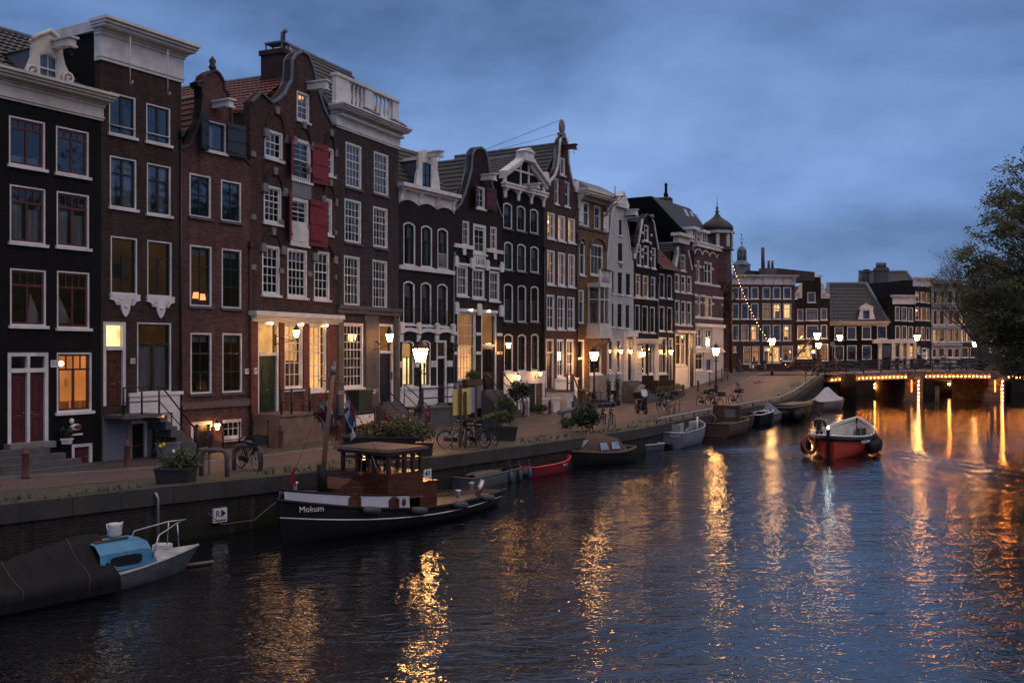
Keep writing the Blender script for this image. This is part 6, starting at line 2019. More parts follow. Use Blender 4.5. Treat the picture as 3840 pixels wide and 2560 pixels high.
fwin(h, 'g', 'I', [(775, 806, 858, 915, 'bright'), (838, 872, 875, 985, 'bright')], (1, 1, 1, 1, .4), .1)
zc, zt = h.uz('I', 826, 420)[1], h.uz('I', 826, 370)[1]
box_wall(h, zt, B_TAR)
cornice(h, zc, zt + .3, WHITE, .6, .55)
rooms(h)
h = far(5, 'white stuccoed house with dark window strips, partly behind the bare tree', 'I', 886, 1106, 131, 133)
C4 = [(900, 932), (946, 984), (1008, 1046), (1055, 1092)]
fwin(h, 'r3', 'I', [(a, b, 447, 545, k) for (a, b), k in zip(C4, (None, 'dim', None, None))], fc=CREAM)
fwin(h, 'r2', 'I', [(a, b, 592, 700, k) for (a, b), k in zip(C4, (None, None, 'red', 'dim'))], fc=CREAM)
fwin(h, 'r1', 'I', [(a, b, 730, 825, k) for (a, b), k in zip(C4, ('warm', 'dim', 'dim', 'dim'))], fc=CREAM)
fwin(h, 'g', 'I', [(895, 925, 875, 940), (940, 985, 870, 940, 'glow'), (1005, 1045, 872, 940), (1055, 1095, 874, 940, 'glow')], fc=CREAM)
zt = h.uz('I', 990, 385)[1]
box_wall(h, zt, surf('grey_stucco', (.32, .31, .32), .8, .2, 1.2, dirt=.5))
m_ = MB().box(-.1, h.w + .1, -.5, .2, zt - .3, zt + .25)
for yy in (565, 715, 845):
 z_ = h.uz('I', 990, yy)[1]
 m_.box(0, h.w, -.25, -.003, z_ - .2, z_ + .2)
h.bs('cornice', m_, surf('grey_stucco', (.32, .31, .32)))
rooms(h)
h = far(6, 'brown brick house with three glowing arched windows, right of the white stuccoed house', 'I', 1106, 1225, 133, 134)
C3 = [(1107, 1134), (1142, 1169), (1178, 1206)]
fwin(h, 'r2', 'I', [(a, b, 610, 698, k) for (a, b), k in zip(C3, ('warm', None, None))], fw=.08)
fwin(h, 'r1', 'I', [(a, b, 735, 825, k) for (a, b), k in zip(C3, ('bright', 'warm', None))], fw=.08)
fwin(h, 'g', 'I', [(1110, 1160, 865, 940, 'glow'), (1172, 1210, 865, 940)], fw=.1)
box_wall(h, h.uz('I', 1160, 408)[1], B_GRY)
rooms(h)
h = far(7, 'dim brick house almost hidden behind the trees at the right', 'I', 1225, 1620, 134.2, 142)
fwin(h, 'r1', 'I', [(1300, 1330, 735, 820), (1465, 1480, 775, 800, 'bright'), (1505, 1520, 765, 785, 'warm')], fw=.08)
fwin(h, 'g', 'I', [(1312, 1325, 870, 900, 'bright'), (1400, 1440, 870, 930)], fw=.08)
box_wall(h, h.uz('I', 1300, 420)[1], B_GRY)
rooms(h)
b0 = at('H', 318, 420, 190)
s_ = 190 / F * .41454
r = thing('church_tower', 'slender church tower with open lantern, dome and weathervane above the roofs', 'tower', (b0.x, b0.y, 0))
z_ = lambda y: EYE - (px('H', 0, y)[1] - HY) * 190 / F
ST2 = surf('lead_grey_stone', (.16, .17, .20), .7, .25)
MB().box(-62 * s_, 62 * s_, -62 * s_, 62 * s_, 1, z_(318)).build('tower_base', ST2, r)
MB().lathe([(85 * s_, z_(325)), (82 * s_, z_(318)), (55 * s_, z_(295)), (44 * s_, z_(282))], n=8, smooth=False).build('tower_skirt', LEAD, r)
m_ = MB()
for k in range(8): m_.tube([(36 * s_ * math.cos(k * .785), 36 * s_ * math.sin(k * .785), z_(283)), (36 * s_ * math.cos(k * .785), 36 * s_ * math.sin(k * .785), z_(208))], 8 * s_, 6)
m_.lathe([(43 * s_, z_(218)), (46 * s_, z_(205)), (40 * s_, z_(203))], n=8, smooth=False)
m_.build('belfry', ST2, r)
m_ = MB().lathe([(42 * s_, z_(206)), (41 * s_, z_(190)), (34 * s_, z_(172)), (20 * s_, z_(158)), (5 * s_, z_(150)), (4 * s_, z_(130))], n=12)
m_.build('dome', LEAD, r)
m_ = MB().ball((0, 0, z_(122)), 8 * s_)
m_.tube([(0, 0, z_(130)), (0, 0, z_(40))], 2.5 * s_, 5)
m_.tube([(-20 * s_, 0, z_(90)), (20 * s_, 0, z_(90))], 2.2 * s_, 5)
m_.box(-8 * s_, 4 * s_, -1 * s_, 1 * s_, z_(52), z_(40))
m_.build('weathervane', IRON, r)
# ------------------------------------------------------------------ bridge
BD0, BD1 = 101.5, 110.5
br = thing('bridge', 'low three-span bridge with bulb strings along its girders, crossing the canal', 'bridge', (41, BD0, 0))
def deckz(x): return 1.5 + .37 * (1 - ((x - 45) / 12.5) ** 2)
XS = [30.5 + .9 * k for k in range(48)]
mb = MB()
for i in range(len(XS) - 1):
 a, b = XS[i], XS[i + 1]
 za, zb = deckz(a), deckz(b)
 for y0, y1, t0, t1 in ((BD0 - .25, BD1 + .25, -.22, 0), (BD0, BD0 + .35, -.72, -.221), (BD1 - .35, BD1, -.72, -.221)):
  mb.hexa([(a - 41, y0 - BD0, za + t0), (b - 41, y0 - BD0, zb + t0), (b - 41, y1 - BD0, zb + t0), (a - 41, y1 - BD0, za + t0), (a - 41, y0 - BD0, za + t1), (b - 41, y0 - BD0, zb + t1), (b - 41, y1 - BD0, zb + t1), (a - 41, y1 - BD0, za + t1)])
mb.build('deck', surf('bridge_steel', (.20, .14, .11), .7, .3, 1.0, dirt=.4), br)
STB = brick('bridge_masonry', (.20, .14, .11), (.15, .12, .10), .5, .25, stain=.5)
for a, b in ((32.6, 35.0), (40.2, 42.0), (48.7, 50.4), (58, 61)):
 m_ = MB()
 x0, x1 = a - 41, b - 41
 zt = deckz((a + b) / 2) - .23
 ab = a < 33 or a > 57
 m_.box(x0, x1, .5 if ab else .3, BD1 - BD0 - .3, -2.4, zt - .5)
 xm = (x0 + x1) / 2
 if not ab:
  m_.prism([(x0, .3), (xm, -.5), (x1, .3)], -2.4, .5, 'z')
  m_.box(x0 - .05, x1 + .05, -.32, BD1 - BD0 + .3, zt - .5, zt + .27)
  m_.box(x0 + .1, x1 - .1, -.4, .0, zt - .35, zt + .1)
 m_.build('pier' if a > 33 and a < 57 else 'abutment', STB, br)
for y0, nm in ((.0, 'near'), (BD1 - BD0, 'far')):
 k = 0
 rail = MB()
 for x in [30.6 + 1.75 * k for k in range(24)]:
  z = deckz(x)
  MB().tube([(x - 41, y0, z), (x - 41, y0, z + 1.25)], .05, 6).ball((x - 41, y0, z + 1.28), .08, 6, 5).build('post', IRON, br)
 for f in (.35, .75, 1.15):
  rail.tube([(x - 41, y0, deckz(x) + f) for x in XS], .05, 5)
 rail.build('rail', IRON, br)
BULB = emit('bulb_lit', (1, .30, .045), 150.0)
BULBH = emit('bulb_warm_lit', (1, .42, .13), 26.0)
BULBD = emit('bulb_dim_lit', (1, .30, .05), 5.0)
SOCK = IRON
def string(name, label, P, r=.05, mat=None, rope=True):
 o = P[0]
 t = thing(name, label, 'light string', o)
 if rope: MB().tube([p - o for p in P], .012, 4).build('cable', IRON, t)
 b0 = MB().ball((0, 0, 0), r, 8, 6)
 b0.box(-r * .4, r * .4, -r * .4, r * .4, r * .9, r * 1.7)
 first = None
 for p in P:
  if first is None:
   first = b0.build('bulb', mat or BULB, t, p - o)
   c = first
  else:
   c = first.copy()
   col.objects.link(c)
   c.location = p - o
 for c in t.children: pass
 return t
for i_, (x0, x1, lab) in enumerate(((32.6, 40.1, 'left span'), (42.2, 48.6, 'middle span'), (50.6, 57.5, 'right span'))):
 n = int((x1 - x0) / .39)
 string('light_string', 'string of orange bulbs along the girder of the bridge, %s' % lab, [Vector((x0 + (x1 - x0) * k / n, BD0 - .07, deckz(x0 + (x1 - x0) * k / n) - .5)) for k in range(n + 1)], .038)
 n = int((x1 - x0) / .62)
 string('light_string', 'row of small bulbs under the deck edge of the bridge, %s' % lab, [Vector((x0 + (x1 - x0) * k / n, BD0 - .1, deckz(x0 + (x1 - x0) * k / n) - .25)) for k in range(n + 1)], .02, BULBD)
for x, lab in ((41.25, 'left pier'), (49.75, 'right pier')):
 string('light_string', 'vertical string of orange bulbs down the %s of the bridge' % lab, [Vector((x, BD0 - .48, .85 - .38 * k)) for k in range(6)], .055)
 o = MB().box(-.05, .05, -.02, .02, -1.2, .0).build('light_strip', emit('orange_strip_lit', (1, .33, .06), 5.0), None, (x - .62, BD0 - .27, 1.0))
 tag(o, 'thin glowing orange light strip on the %s of the bridge' % lab, 'light strip')
for L_, lab in ((((512, 1108), (505, 1125), (500, 1148)), 'second'), (((470, 1140), (470, 1163)), 'leftmost'), (((652, 1105), (656, 1122), (658, 1140)), 'third'), (((692, 1100), (688, 1118), (684, 1138)), 'rightmost')):
 string('light_string', 'short hanging bulb string below the left span of the bridge, %s of four' % lab, [at('I', a, b, BD1 - .6) for a, b in L_], .06)
for i_, (a, b, c) in enumerate(((585, 1130, 1205), (930, 1152, 1275), (1295, 1182, 1285))):
 p = on('I', a, c, WATER)
 zt = EYE - (px('I', a, b)[1] - HY) * p.y / F
 m_ = MB().lathe([(.2, -1), (.2, zt - WATER - .15)], n=8)
 m_.lathe([(.22, zt - WATER - .16), (.22, zt - WATER - .02), (.1, zt - WATER)], n=8)
 o = m_.build('mooring_post', [WOODB], None, (p.x, p.y, WATER))
 tag(o, ('wooden mooring post under the left span of the bridge', 'orange-lit mooring post right of the left bridge pier', 'pale-topped mooring post left of the right bridge pier')[i_], 'mooring post', 'mooring posts by the bridge')
# ------------------------------------------------------------------ trees at the right
LEAF = fabric('elm_leaf', (.30, .31, .17), .45)
LEAF2 = fabric('elm_leaf_dark', (.19, .20, .11), .45)
BARK = surf('tree_bark', (.045, .037, .03), .9, .4, 3, bump=.5)
def branch(mb, p, d, ln, r, lev, q, tips, kink=.32, droop=0.0, kids=(3, 4)):
 n = 4
 P, rr = [p], [r]
 for k in range(n):
  d = (d + Vector((q.uniform(-kink, kink), q.uniform(-kink, kink), q.uniform(-kink, kink) - droop))).normalized()
  P.append(P[-1] + d * ln / n)
  rr.append(r * (1 - .5 * (k + 1) / n))
 mb.tube(P, rr, 6 if lev > 2 else (5 if lev > 1 else 4), cap=False)
 if lev <= 0:
  tips.append((P[-1], d))
  tips.append((P[2], d))
  return
 for k in range(q.randint(*kids)):
  f = q.uniform(.35, 1.0)
  i = min(n - 1, int(f * n))
  b = P[i].lerp(P[i + 1], f * n - i)
  nd_ = (d + Vector((q.uniform(-1, 1), q.uniform(-1, 1), q.uniform(-.6, .8))) * .85).normalized()
  branch(mb, b, nd_, ln * q.uniform(.55, .78), rr[i] * .62, lev - 1, q, tips, kink, droop, kids)
tp = Vector((37.8, 65, 0.05))
t = thing('elm_tree', 'large leafy elm overhanging the canal at the right edge', 'tree', tp)
q = random.Random(11)
tr = MB()
tr.tube([(0, 0, -.2), (-.1, 0, 3), (-.5, .2, 6), (-1.0, .1, 9), (-1.6, 0, 12.5)], [.55, .45, .38, .26, .12], 10)
CL = []
while len(CL) < 1750:
 d = Vector((q.uniform(-1, 1), q.uniform(-1, 1), q.uniform(-1, 1)))
 if not .25 < d.length < 1: continue
 zz = d.z
 if d.length < .6 and q.random() < .5: continue
 c = Vector((-2.7 + 5.6 * d.x + (.9 * d.z if d.z > 0 else 0), 4.6 * d.y, 9.7 + 8.4 * d.z))
 if c.x > 4 or c.z < 1.9: continue
 f = noise.noise(c * .42 + Vector((2, 7, 1)))
 if f < (-.25 if zz < .05 else -.12): continue
 CL.append((c, zz))
for c, zz in CL[::5]:
 z0 = min(11.5, max(2.5, c.z - 2.2 - .45 * abs(c.x)))
 a = Vector((-.1 * z0, .05, z0))
 m_ = a.lerp(c, .5) + Vector((q.uniform(-.5, .5), q.uniform(-.5, .5), .5))
 tr.tube([a, a.lerp(m_, .5) + Vector((0, 0, .2)), m_, m_.lerp(c, .5) + Vector((q.uniform(-.2, .2), 0, q.uniform(-.1, .2))), c], [.11, .08, .05, .03, .012], 5, cap=False)
 for k in range(4): tr.tube([m_.lerp(c, .3 + .15 * k), c + Vector((q.uniform(-1, .6), q.uniform(-.8, .8), q.uniform(-.6, .8)))], [.02, .006], 3, cap=False)
tr.build('trunk', BARK, t)
cr = MB()
for c, zz in CL:
 lo = zz < .1
 cr.mi = 0 if noise.noise(c * .8) > -.05 else 1
 leafy(cr, c, .85 if lo else .62, .8, .38, 46 if lo else 30, .2, q)
cr.build('crown', [LEAF, LEAF2], t)
tp = at('I', 1252, 960, 116)
tp.z = 1.7
t = thing('bare_tree', 'nearly bare tree with fine twigs behind the bridge, left of the leafy elm', 'tree', tp)
q = random.Random(5)
tr, tips = MB(), []
tr.tube([(0, 0, 0), (-.2, 0, 2.5), (-.3, 0, 5)], [.38, .32, .26], 8)
for k in range(9): branch(tr, Vector((-.28, 0, 2.6 + k * .3)), Vector((q.uniform(-.95, .3), q.uniform(-.4, .4), .75)).normalized(), 5.2, .13, 4, q, tips, .16, -.04, (3, 3))
tr.build('trunk', BARK, t)
cr = MB()
for p, d in tips: leafy(cr, p, .4, .4, .4, 4, .16, q)
cr.build('crown', LEAF2, t)
mb = MB()
mb.hexa([(37.5, 30, -2.4), (60, 30, -2.4), (62, 101, -2.4), (53.5, 101, -2.4), (37.5, 30, .05), (60, 30, .05), (62, 101, 1.3), (53.5, 101, 1.3)])
tag(mb.build('right_bank', QUAYB), kind='structure')
# ------------------------------------------------------------------ street furniture
STREETGLASS = emit('street_lamp_glass_lit', (1, .47, .145), 120.0, .25, 6.0)
def make_lamp():
 t = thing('street_lamp', '', 'street lamp', group='crowned street lamps')
 lm = surf('lamp_post_paint', (.03, .012, .012), .4, .3)
 MB().lathe([(.2, 0), (.2, .12), (.16, .16), (.17, .8), (.19, .86), (.15, .95), (.10, 1.05), (.075, 1.5), (.095, 1.54), (.07, 1.6), (.055, 3.0), (.09, 3.04), (.06, 3.1), (.05, 3.42)], n=10).build('post', lm, t)
 m = MB()
 for s in (-1, 1):
  m.tube([(0, 0, 3.08), (s * .17, 0, 3.16), (s * .22, 0, 3.32), (s * .2, 0, 3.5)], .018, 6)
  m.tube([(0, 0, 3.0), (s * .2, 0, 2.98)], .022, 6)
  m.ball((s * .22, 0, 2.98), .04, 6, 5)
 m.build('bracket', lm, t)
 MB().lathe([(.19, 3.5), (.345, 4.08)], n=6, smooth=False).build('lamp_glass', STREETGLASS, t)
 m = MB().lathe([(.21, 3.46), (.21, 3.505)], n=6, smooth=False)
 for k in range(6):
  w = math.pi / 3 * k
  m.tube([(.195 * math.cos(w), .195 * math.sin(w), 3.48), (.352 * math.cos(w), .352 * math.sin(w), 4.1)], .016, 4)
 m.build('lantern_frame', lm, t)
 m = MB().lathe([(.39, 4.07), (.40, 4.12), (.33, 4.15), (.27, 4.24), (.16, 4.30), (.13, 4.31), (.15, 4.36), (.08, 4.41), (.03, 4.43), (.04, 4.47), (.01, 4.54)], n=12)
 for k in range(12):
  w = math.pi / 6 * k
  m.tube([(.385 * math.cos(w), .385 * math.sin(w), 4.12), (.42 * math.cos(w), .42 * math.sin(w), 4.19)], [.03, .008], 5)
 m.build('crown', lm, t)
 return t
lamp = make_lamp()
LL = [((at('F', 285, 1455, 43.8).x, 43.8, 0), 'tall lit street lamp behind the brown wheelhouse tugboat'),
 ((at('J', 465, 0, 69).x, 69, 0), 'lit street lamp before the ochre house with the bay window'),
 ((at('J', 1660, 0, 84).x, 84, .12), 'lit street lamp among the bicycles by the white corner house'),
 ((at('H', 592, 0, 97).x, 97, 1.05), 'lit street lamp above the flower tubs near the bridge'),
 ((at('H', 1057, 0, 96.5).x, 98.5, 1.62), 'lit street lamp at the near corner of the bridge'),
 ((at('H', 1205, 0, 119).x, 119, FZ), 'lit street lamp in front of the low tiled house'),
 ((at('H', 1010, 0, 121).x, 121, FZ - .9), 'lower lit street lamp before the neck-gabled house'),
 ((at('I', 782, 0, 116).x, 116, FZ), 'lit street lamp before the dark corner wing with white shopfront'),
 ((at('N', 1180, 0, 124).x, 124, FZ - .7), 'lit street lamp under the bare tree at the right')]
for i, (p, lab) in enumerate(LL):
 o = lamp if i == 0 else copy_tree(lamp)
 o.location = p
 o.rotation_euler = (0, 0, .3 + i)
 o['label'] = lab
 if i == 1: o.scale = (.95,) * 3
BOLM = surf('bollard_paint', (.11, .032, .024), .6, .4, 4)
def make_bollard():
 t = thing('bollard', '', 'bollard', group='dark red iron bollards along the quay')
 MB().lathe([(.13, 0), (.125, .08), (.105, .12), (.095, .7), (.11, .72), (.11, .76), (.09, .78), (.085, .88), (.05, .93), (.0, .95)], n=10).build('body', BOLM, t)
 return t
bol = make_bollard()
BL = [('B', 155, 1460, 'beside the stone steps of the red double door'), ('B', 780, 1395, 'before the grey rendered cellar wall'), ('B', 1295, 1310, 'before the small cellar door lantern'), ('D', 253, 1115, 'left of the bicycle with the pink crate'),
 ('D', 600, 1070, 'right of the flags on the boat mast'), ('D', 900, 1010, 'before the steps of the dark blue door'), ('D', 1147, 1000, 'just right of the tall street lamp'), ('F', 968, 1258, 'by the foot of the steps beside the planter'),
 ('F', 1237, 1240, 'before the white plinth with the lit cellar lamps'), ('F', 1475, 1210, 'right of the clipped hedge before the white plinth'), ('J', 250, 760, 'by the white stoop of the tall brown house'), ('J', 668, 700, 'in front of the white rendered house'),
 ('J', 1340, 606, 'by the box hedge planters'), ('J', 1485, 583, 'left of the street lamp among the bicycles'), ('J', 1620, 550, 'just left of the lamp by the corner house'), ('Y', 318, 485, 'before the white corner house railing'), ('Y', 478, 440, 'beside the traffic sign pole'),
 ('Y', 640, 400, 'left of the red and white post'), ('Y', 677, 362, 'behind the red and white post'), ('Y', 1192, 325, 'behind the shrubs near the bridge'), ('Y', 1395, 320, 'beside the sticker-covered box near the bridge')]
for i, (t_, x, y, lab) in enumerate(BL):
 o = bol if i == 0 else copy_tree(bol)
 o.location = ong(t_, x, y)
 o['label'] = 'dark red iron bollard ' + lab
RW = surf('post_red', (.45, .02, .02), .5)
for i, (x, y) in enumerate(((735, 422), (958, 400))):
 p = ong('Y', x, y)
 t = thing('warning_post', ('red and white banded post with a glowing red lamp', 'red and white banded post behind the flower tubs')[i], 'post', p)
 MB().lathe([(.08, 0), (.075, .9)], n=10).build('post', RW, t)
 for k in range(3): MB().lathe([(.086, .12 + .26 * k), (.083, .25 + .26 * k)], n=10).build('band', WHITE, t)
 MB().lathe([(.085, .9), (.09, 1.0), (.04, 1.06)], n=10).build('lamp', emit('red_lamp_lit', (1, .03, .02), 18) if i == 0 else RW, t)
for h, ztop, mt in ((H2, 12.2, BLACKP), (H3, 8.3, surf('rust_brown_paint', (.07, .025, .02))), (H6, 9.4, LEAD), (H8, 10.6, BLACKP), (H9, 12.0, BLACKP), (H12, 9.2, LEAD), (H13, 8.6, LEAD)):
 m = MB().tube([(h.w - .07, -.07, .25), (h.w - .07, -.07, ztop)], .045, 7)
 m.box(h.w - .16, h.w + .02, -.16, -.02, ztop, ztop + .22)
 h.b('drainpipe', m, mt)
# ------------------------------------------------------------------ bicycles
TYRE = surf('tyre_rubber', (.018, .017, .016), .8)
CHROME = surf('dull_chrome', (.45, .45, .47), .3, .2, metal=1.0)
SADDLE = surf('saddle_black', (.02, .018, .018), .5)
def make_bike():
 t = thing('bicycle', '', 'bicycle', group='city bicycles parked on the quay')
 for x in (-.53, .53):
  w = MB().tube([(x + .335 * math.cos(a * math.pi / 12), 0, .345 + .335 * math.sin(a * math.pi / 12)) for a in range(24)], .02, 6, closed=True).build('wheel', TYRE, t)
  MB().tube([(x + .312 * math.cos(a * math.pi / 12), 0, .345 + .312 * math.sin(a * math.pi / 12)) for a in range(24)], .011, 5, closed=True).build('rim', CHROME, w)
  m = MB()
  for k in range(14):
   a = math.pi * k / 7
   m.tube([(x, .025 * (-1) ** k, .345), (x + .31 * math.cos(a), 0, .345 + .31 * math.sin(a))], .0028, 3)
  m.tube([(x, -.05, .345), (x, .05, .345)], .022, 6)
  m.build('spokes', CHROME, w)
  MB().tube([(x + .37 * math.cos(R(a)), 0, .345 + .37 * math.sin(R(a))) for a in range(20 if x < 0 else 30, 200 if x < 0 else 165, 15)], .018, 5).build('mudguard', IRON, t)
 m = MB()
 for a, b, r in (((-.53, 0, .345), (-.08, 0, .31), .014), ((-.08, 0, .31), (-.22, 0, .83), .017), ((-.08, 0, .31), (.33, 0, .72), .017), ((-.15, 0, .55), (.31, 0, .82), .015), ((.31, 0, .88), (.34, 0, .68), .02)): m.tube([a, b], r, 6)
 for s in (-1, 1):
  m.tube([(-.53, s * .06, .345), (-.2, s * .02, .74)], .011, 5)
  m.tube([(.53, s * .05, .345), (.45, s * .05, .5), (.345, s * .03, .69)], .013, 5)
 m.build('frame', surf('bike_black', (.02, .02, .022), .35, .2), t)
 m = MB().tube([(.29, 0, .86), (.26, 0, 1.06), (.28, 0, 1.08)], .013, 6)
 m.tube([(.02, -.3, 1.05), (.16, -.29, 1.09), (.27, -.12, 1.1), (.29, 0, 1.08), (.27, .12, 1.1), (.16, .29, 1.09), (.02, .3, 1.05)], .012, 6)
 m.build('handlebar', CHROME, t)
 m = MB()
 for s in (-1, 1): m.tube([(.0, s * .302, 1.047), (.12, s * .297, 1.075)], .018, 6)
 m.build('grips', SADDLE, t)
 MB().grid([[(-.38 + .27 * i / 5, (.1 - .08 * max(0, i - 1) / 4) * j / 3, .94 - .02 * abs(j) * .6 + .012 * math.sin(i)) for j in range(-3, 4)] for i in range(6)]).box(-.36, -.16, -.03, .03, .88, .93).build('saddle', SADDLE, t)
 MB().tube([(-.22, 0, .82), (-.24, 0, .92)], .013, 6).build('seat_post', CHROME, t)
 m = MB()
 for y in (-.07, 0, .07): m.tube([(-.78, y, .76), (-.28, y, .76)], .007, 4)
 for s in (-1, 1): m.tube([(-.62, s * .07, .76), (-.54, s * .06, .36)], .007, 4)
 m.tube([(-.78, -.07, .76), (-.78, .07, .76)], .007, 4)
 m.build('rack', IRON, t)
 MB().prism([(-.6, .28), (-.02, .22), (.04, .31), (-.02, .4), (-.6, .41)], -.045, -.03).build('chain_guard', IRON, t)
 m = MB()
 for s in (-1, 1):
  m.tube([(-.08, 0, .31), (-.08, s * .08, .31), (-.08 + s * .11, s * .09, .31 - s * .12)], .01, 5)
  m.box(-.12 + s * .11, -.03 + s * .11, s * .1, s * .19, .3 - s * .12, .32 - s * .12)
 m.build('pedals', IRON, t)
 MB().lathe([(.02, 0), (.05, .05), (.055, .08)], (.36, 0, .92), 8).build('headlight', CHROME, t)
 return t
bike = make_bike()
PAINT = {k: surf('bike_' + k, c, .35, .2) for k, c in dict(black=(.02, .02, .022), silver=(.42, .42, .44), brown=(.12, .06, .035), blue=(.03, .04, .1), grey=(.14, .14, .15), gold=(.28, .16, .05), white=(.5, .5, .5), green=(.03, .06, .05)).items()}
NB = [0]
def bicycle(t_, r, f, colr, lab, extra=(), lean=0.0, world=None):
 if world: p, a = world
 else:
  A, B_ = ong(t_, *r), ong(t_, *f)
  p, a = (A + B_) / 2, math.atan2(B_.y - A.y, B_.x - A.x)
  p.z = ground_z(p.x, p.y) + .01
 o = bike if NB[0] == 0 else copy_tree(bike)
 NB[0] += 1
 o.location, o.rotation_euler = p, (lean, 0, a)
 o['label'] = lab
 for c in o.children:
  if c.name.startswith('frame'):
   c.material_slots[0].link = 'OBJECT'
   c.material_slots[0].material = PAINT[colr]
 for e in extra:
  if e[0] == 'crate':
   m = MB()
   x, z = e[2], e[3]
   for q in ((x - .2, x + .2, -.27, .27, z, z + .015), (x - .2, x - .185, -.27, .27, z, z + .28), (x + .185, x + .2, -.27, .27, z, z + .28), (x - .2, x + .2, -.27, -.255, z, z + .28), (x - .2, x + .2, .255, .27, z, z + .28)): m.box(*q)
   k = m.build('crate', e[1], o)
   if len(e) > 4: text(k, e[4], .13, (x + .0, -.276, z + .12), (R(90), 0, 0), surf('crate_lettering', (.6, .6, .6), .6))
  elif e[0] == 'seat':
   MB().hexa([(-.68, -.16, .8), (-.4, -.16, .8), (-.4, .16, .8), (-.68, .16, .8), (-.76, -.17, 1.4), (-.66, -.17, 1.4), (-.66, .17, 1.4), (-.76, .17, 1.4)]).box(-.66, -.36, -.16, .16, .8, .86).build('child_seat', e[1], o)
  elif e[0] == 'bag':
   MB().ball((-.58, -.14, .56), .2, 8, 6, (1, .45, 1)).ball((-.58, .14, .56), .2, 8, 6, (1, .45, 1)).build('pannier', e[1], o)
  elif e[0] == 'basket':
   MB().lathe([(.14, 0), (.2, .24), (.19, .24), (.13, .02)], (.52, 0, .82), 10).build('basket', e[1], o)
  elif e[0] == 'screen':
   MB().grid([[(.5 - .12 * k + .06 * abs(j), .09 * j, 1.1 + .17 * k) for j in range(-2, 3)] for k in range(4)]).build('windscreen', surf('clear_plastic', (.5, .52, .55), .25), o)
 return o
PINK, BLK, BRN_ = surf('pink_plastic', (.35, .12, .12), .6), surf('black_plastic', (.015, .015, .016), .5), surf('wicker', (.16, .09, .05), .8)
GRYS = surf('grey_plastic', (.09, .09, .1), .6)
bicycle('V', (770, 850), (1215, 905), 'black', 'black bicycle with a black crate, leaning on a thick pipe hoop', (('crate', BLK, .5, .86, 'marqt'),))
bicycle('V', (1735, 503), (1515, 535), 'black', 'bicycle with a pink crate above its front wheel, by the stone stoop', (('crate', PINK, .5, .86), ('seat', GRYS)))
bicycle('Z', (690, 1345), (400, 1375), 'black', 'bicycle with grey child seat and brown pannier behind the boat mast', (('seat', GRYS), ('bag', BRN_)))
bicycle('F', (500, 1518), (735, 1506), 'black', 'black bicycle at the left end of the rack under the yellow board')
bicycle('F', (705, 1500), (895, 1520), 'silver', 'pale silver bicycle with high handlebar in front of the dark planter')
bicycle('F', (850, 1470), (1010, 1503), 'green', 'dark green bicycle half hidden behind the pale silver one', lean=.2)
bicycle('F', (700, 1238), (585, 1268), 'black', 'bicycle with wicker basket before the steps of the house numbered 43', (('basket', BRN_),))
bicycle('W', (470, 408), (690, 418), 'black', 'dark bicycle against the fence behind the second street lamp')
bicycle('W', (1010, 408), (905, 418), 'brown', 'brown bicycle behind a bollard by the white rendered house')
bicycle('W', (850, 728), (700, 640), 'black', 'bicycle standing in the rack beside the big dark shrub')
bicycle('W', (950, 720), (800, 630), 'black', 'bicycle with large black crate in the rack beside the dark shrub', (('crate', BLK, .5, .86),))
bicycle('W', (1555, 572), (1740, 500), 'white', 'white bicycle with grey panniers at the round hoops', (('bag', GRYS),))
bicycle('W', (1430, 515), (1640, 470), 'black', 'dark bicycle with front basket between the scooter and the hoops', (('basket', BLK),))
bicycle('W', (1640, 445), (1790, 490), 'grey', 'grey bicycle with tall front wheel at the far end of the hoops')
bicycle('W', (2050, 450), (2215, 440), 'black', 'black bicycle at the left of the cluster round the third lamp')
bicycle('Y', (70, 772), (315, 800), 'blue', 'blue bicycle with pale tyres leaning at the front of the lamp cluster', (('basket', BRN_),))
bicycle('Y', (10, 700), (210, 745), 'brown', 'brown bicycle squeezed in the middle of the lamp cluster')
bicycle('Y', (405, 735), (512, 728), 'brown', 'brown bicycle with clear child windscreen at the right of the cluster', (('screen',), ('basket', BRN_)))
bicycle('W', (1925, 228), (2005, 222), 'black', 'dark bicycle by the black railing of the shopfront house')
bicycle('W', (2030, 213), (2110, 207), 'grey', 'grey bicycle with red crate by the corner house', (('crate', REDP, .5, .86),))
bicycle('W', (1530, 305), (1420, 312), 'gold', 'golden bicycle standing before the box hedge planters')
bicycle('Y', (700, 258), (755, 255), 'black', 'bicycle with pale saddle cover before the broad brick house', (('bag', WHITE),))
bicycle('Y', (945, 235), (850, 245), 'white', 'whitish bicycle below the brightly lit shop window')
bq = random.Random(3)
for k, (x, col_) in enumerate(((34.2, 'black'), (35.6, 'grey'), (38.6, 'black'), (40.2, 'silver'), (41.6, 'black'), (44.0, 'grey'), (45.2, 'black'), (46.5, 'white'), (47.9, 'black'), (49.2, 'silver'))):
 bicycle(None, None, None, col_, '%s bicycle leaning on the bridge railing, %s along the rail from the left corner' % (col_, ('first', 'second', 'third', 'fourth', 'fifth', 'sixth', 'seventh', 'eighth', 'ninth', 'tenth')[k]), (), .12, (Vector((x, BD0 + .35, deckz(x) + .01)), bq.uniform(-.12, .12) + (math.pi if k % 2 else 0)))
for k in range(7):
 p = at('H', 845 + 22 * k, 0, 117.5)
 bicycle(None, None, None, ('black', 'grey', 'black')[k % 3], 'bicycle in the dark row under the neck-gabled house, %s from the left' % ('first', 'second', 'third', 'fourth', 'fifth', 'sixth', 'seventh')[k], (), .1, (Vector((p.x, p.y, FZ)), 1.2 + bq.uniform(-.2, .2)))
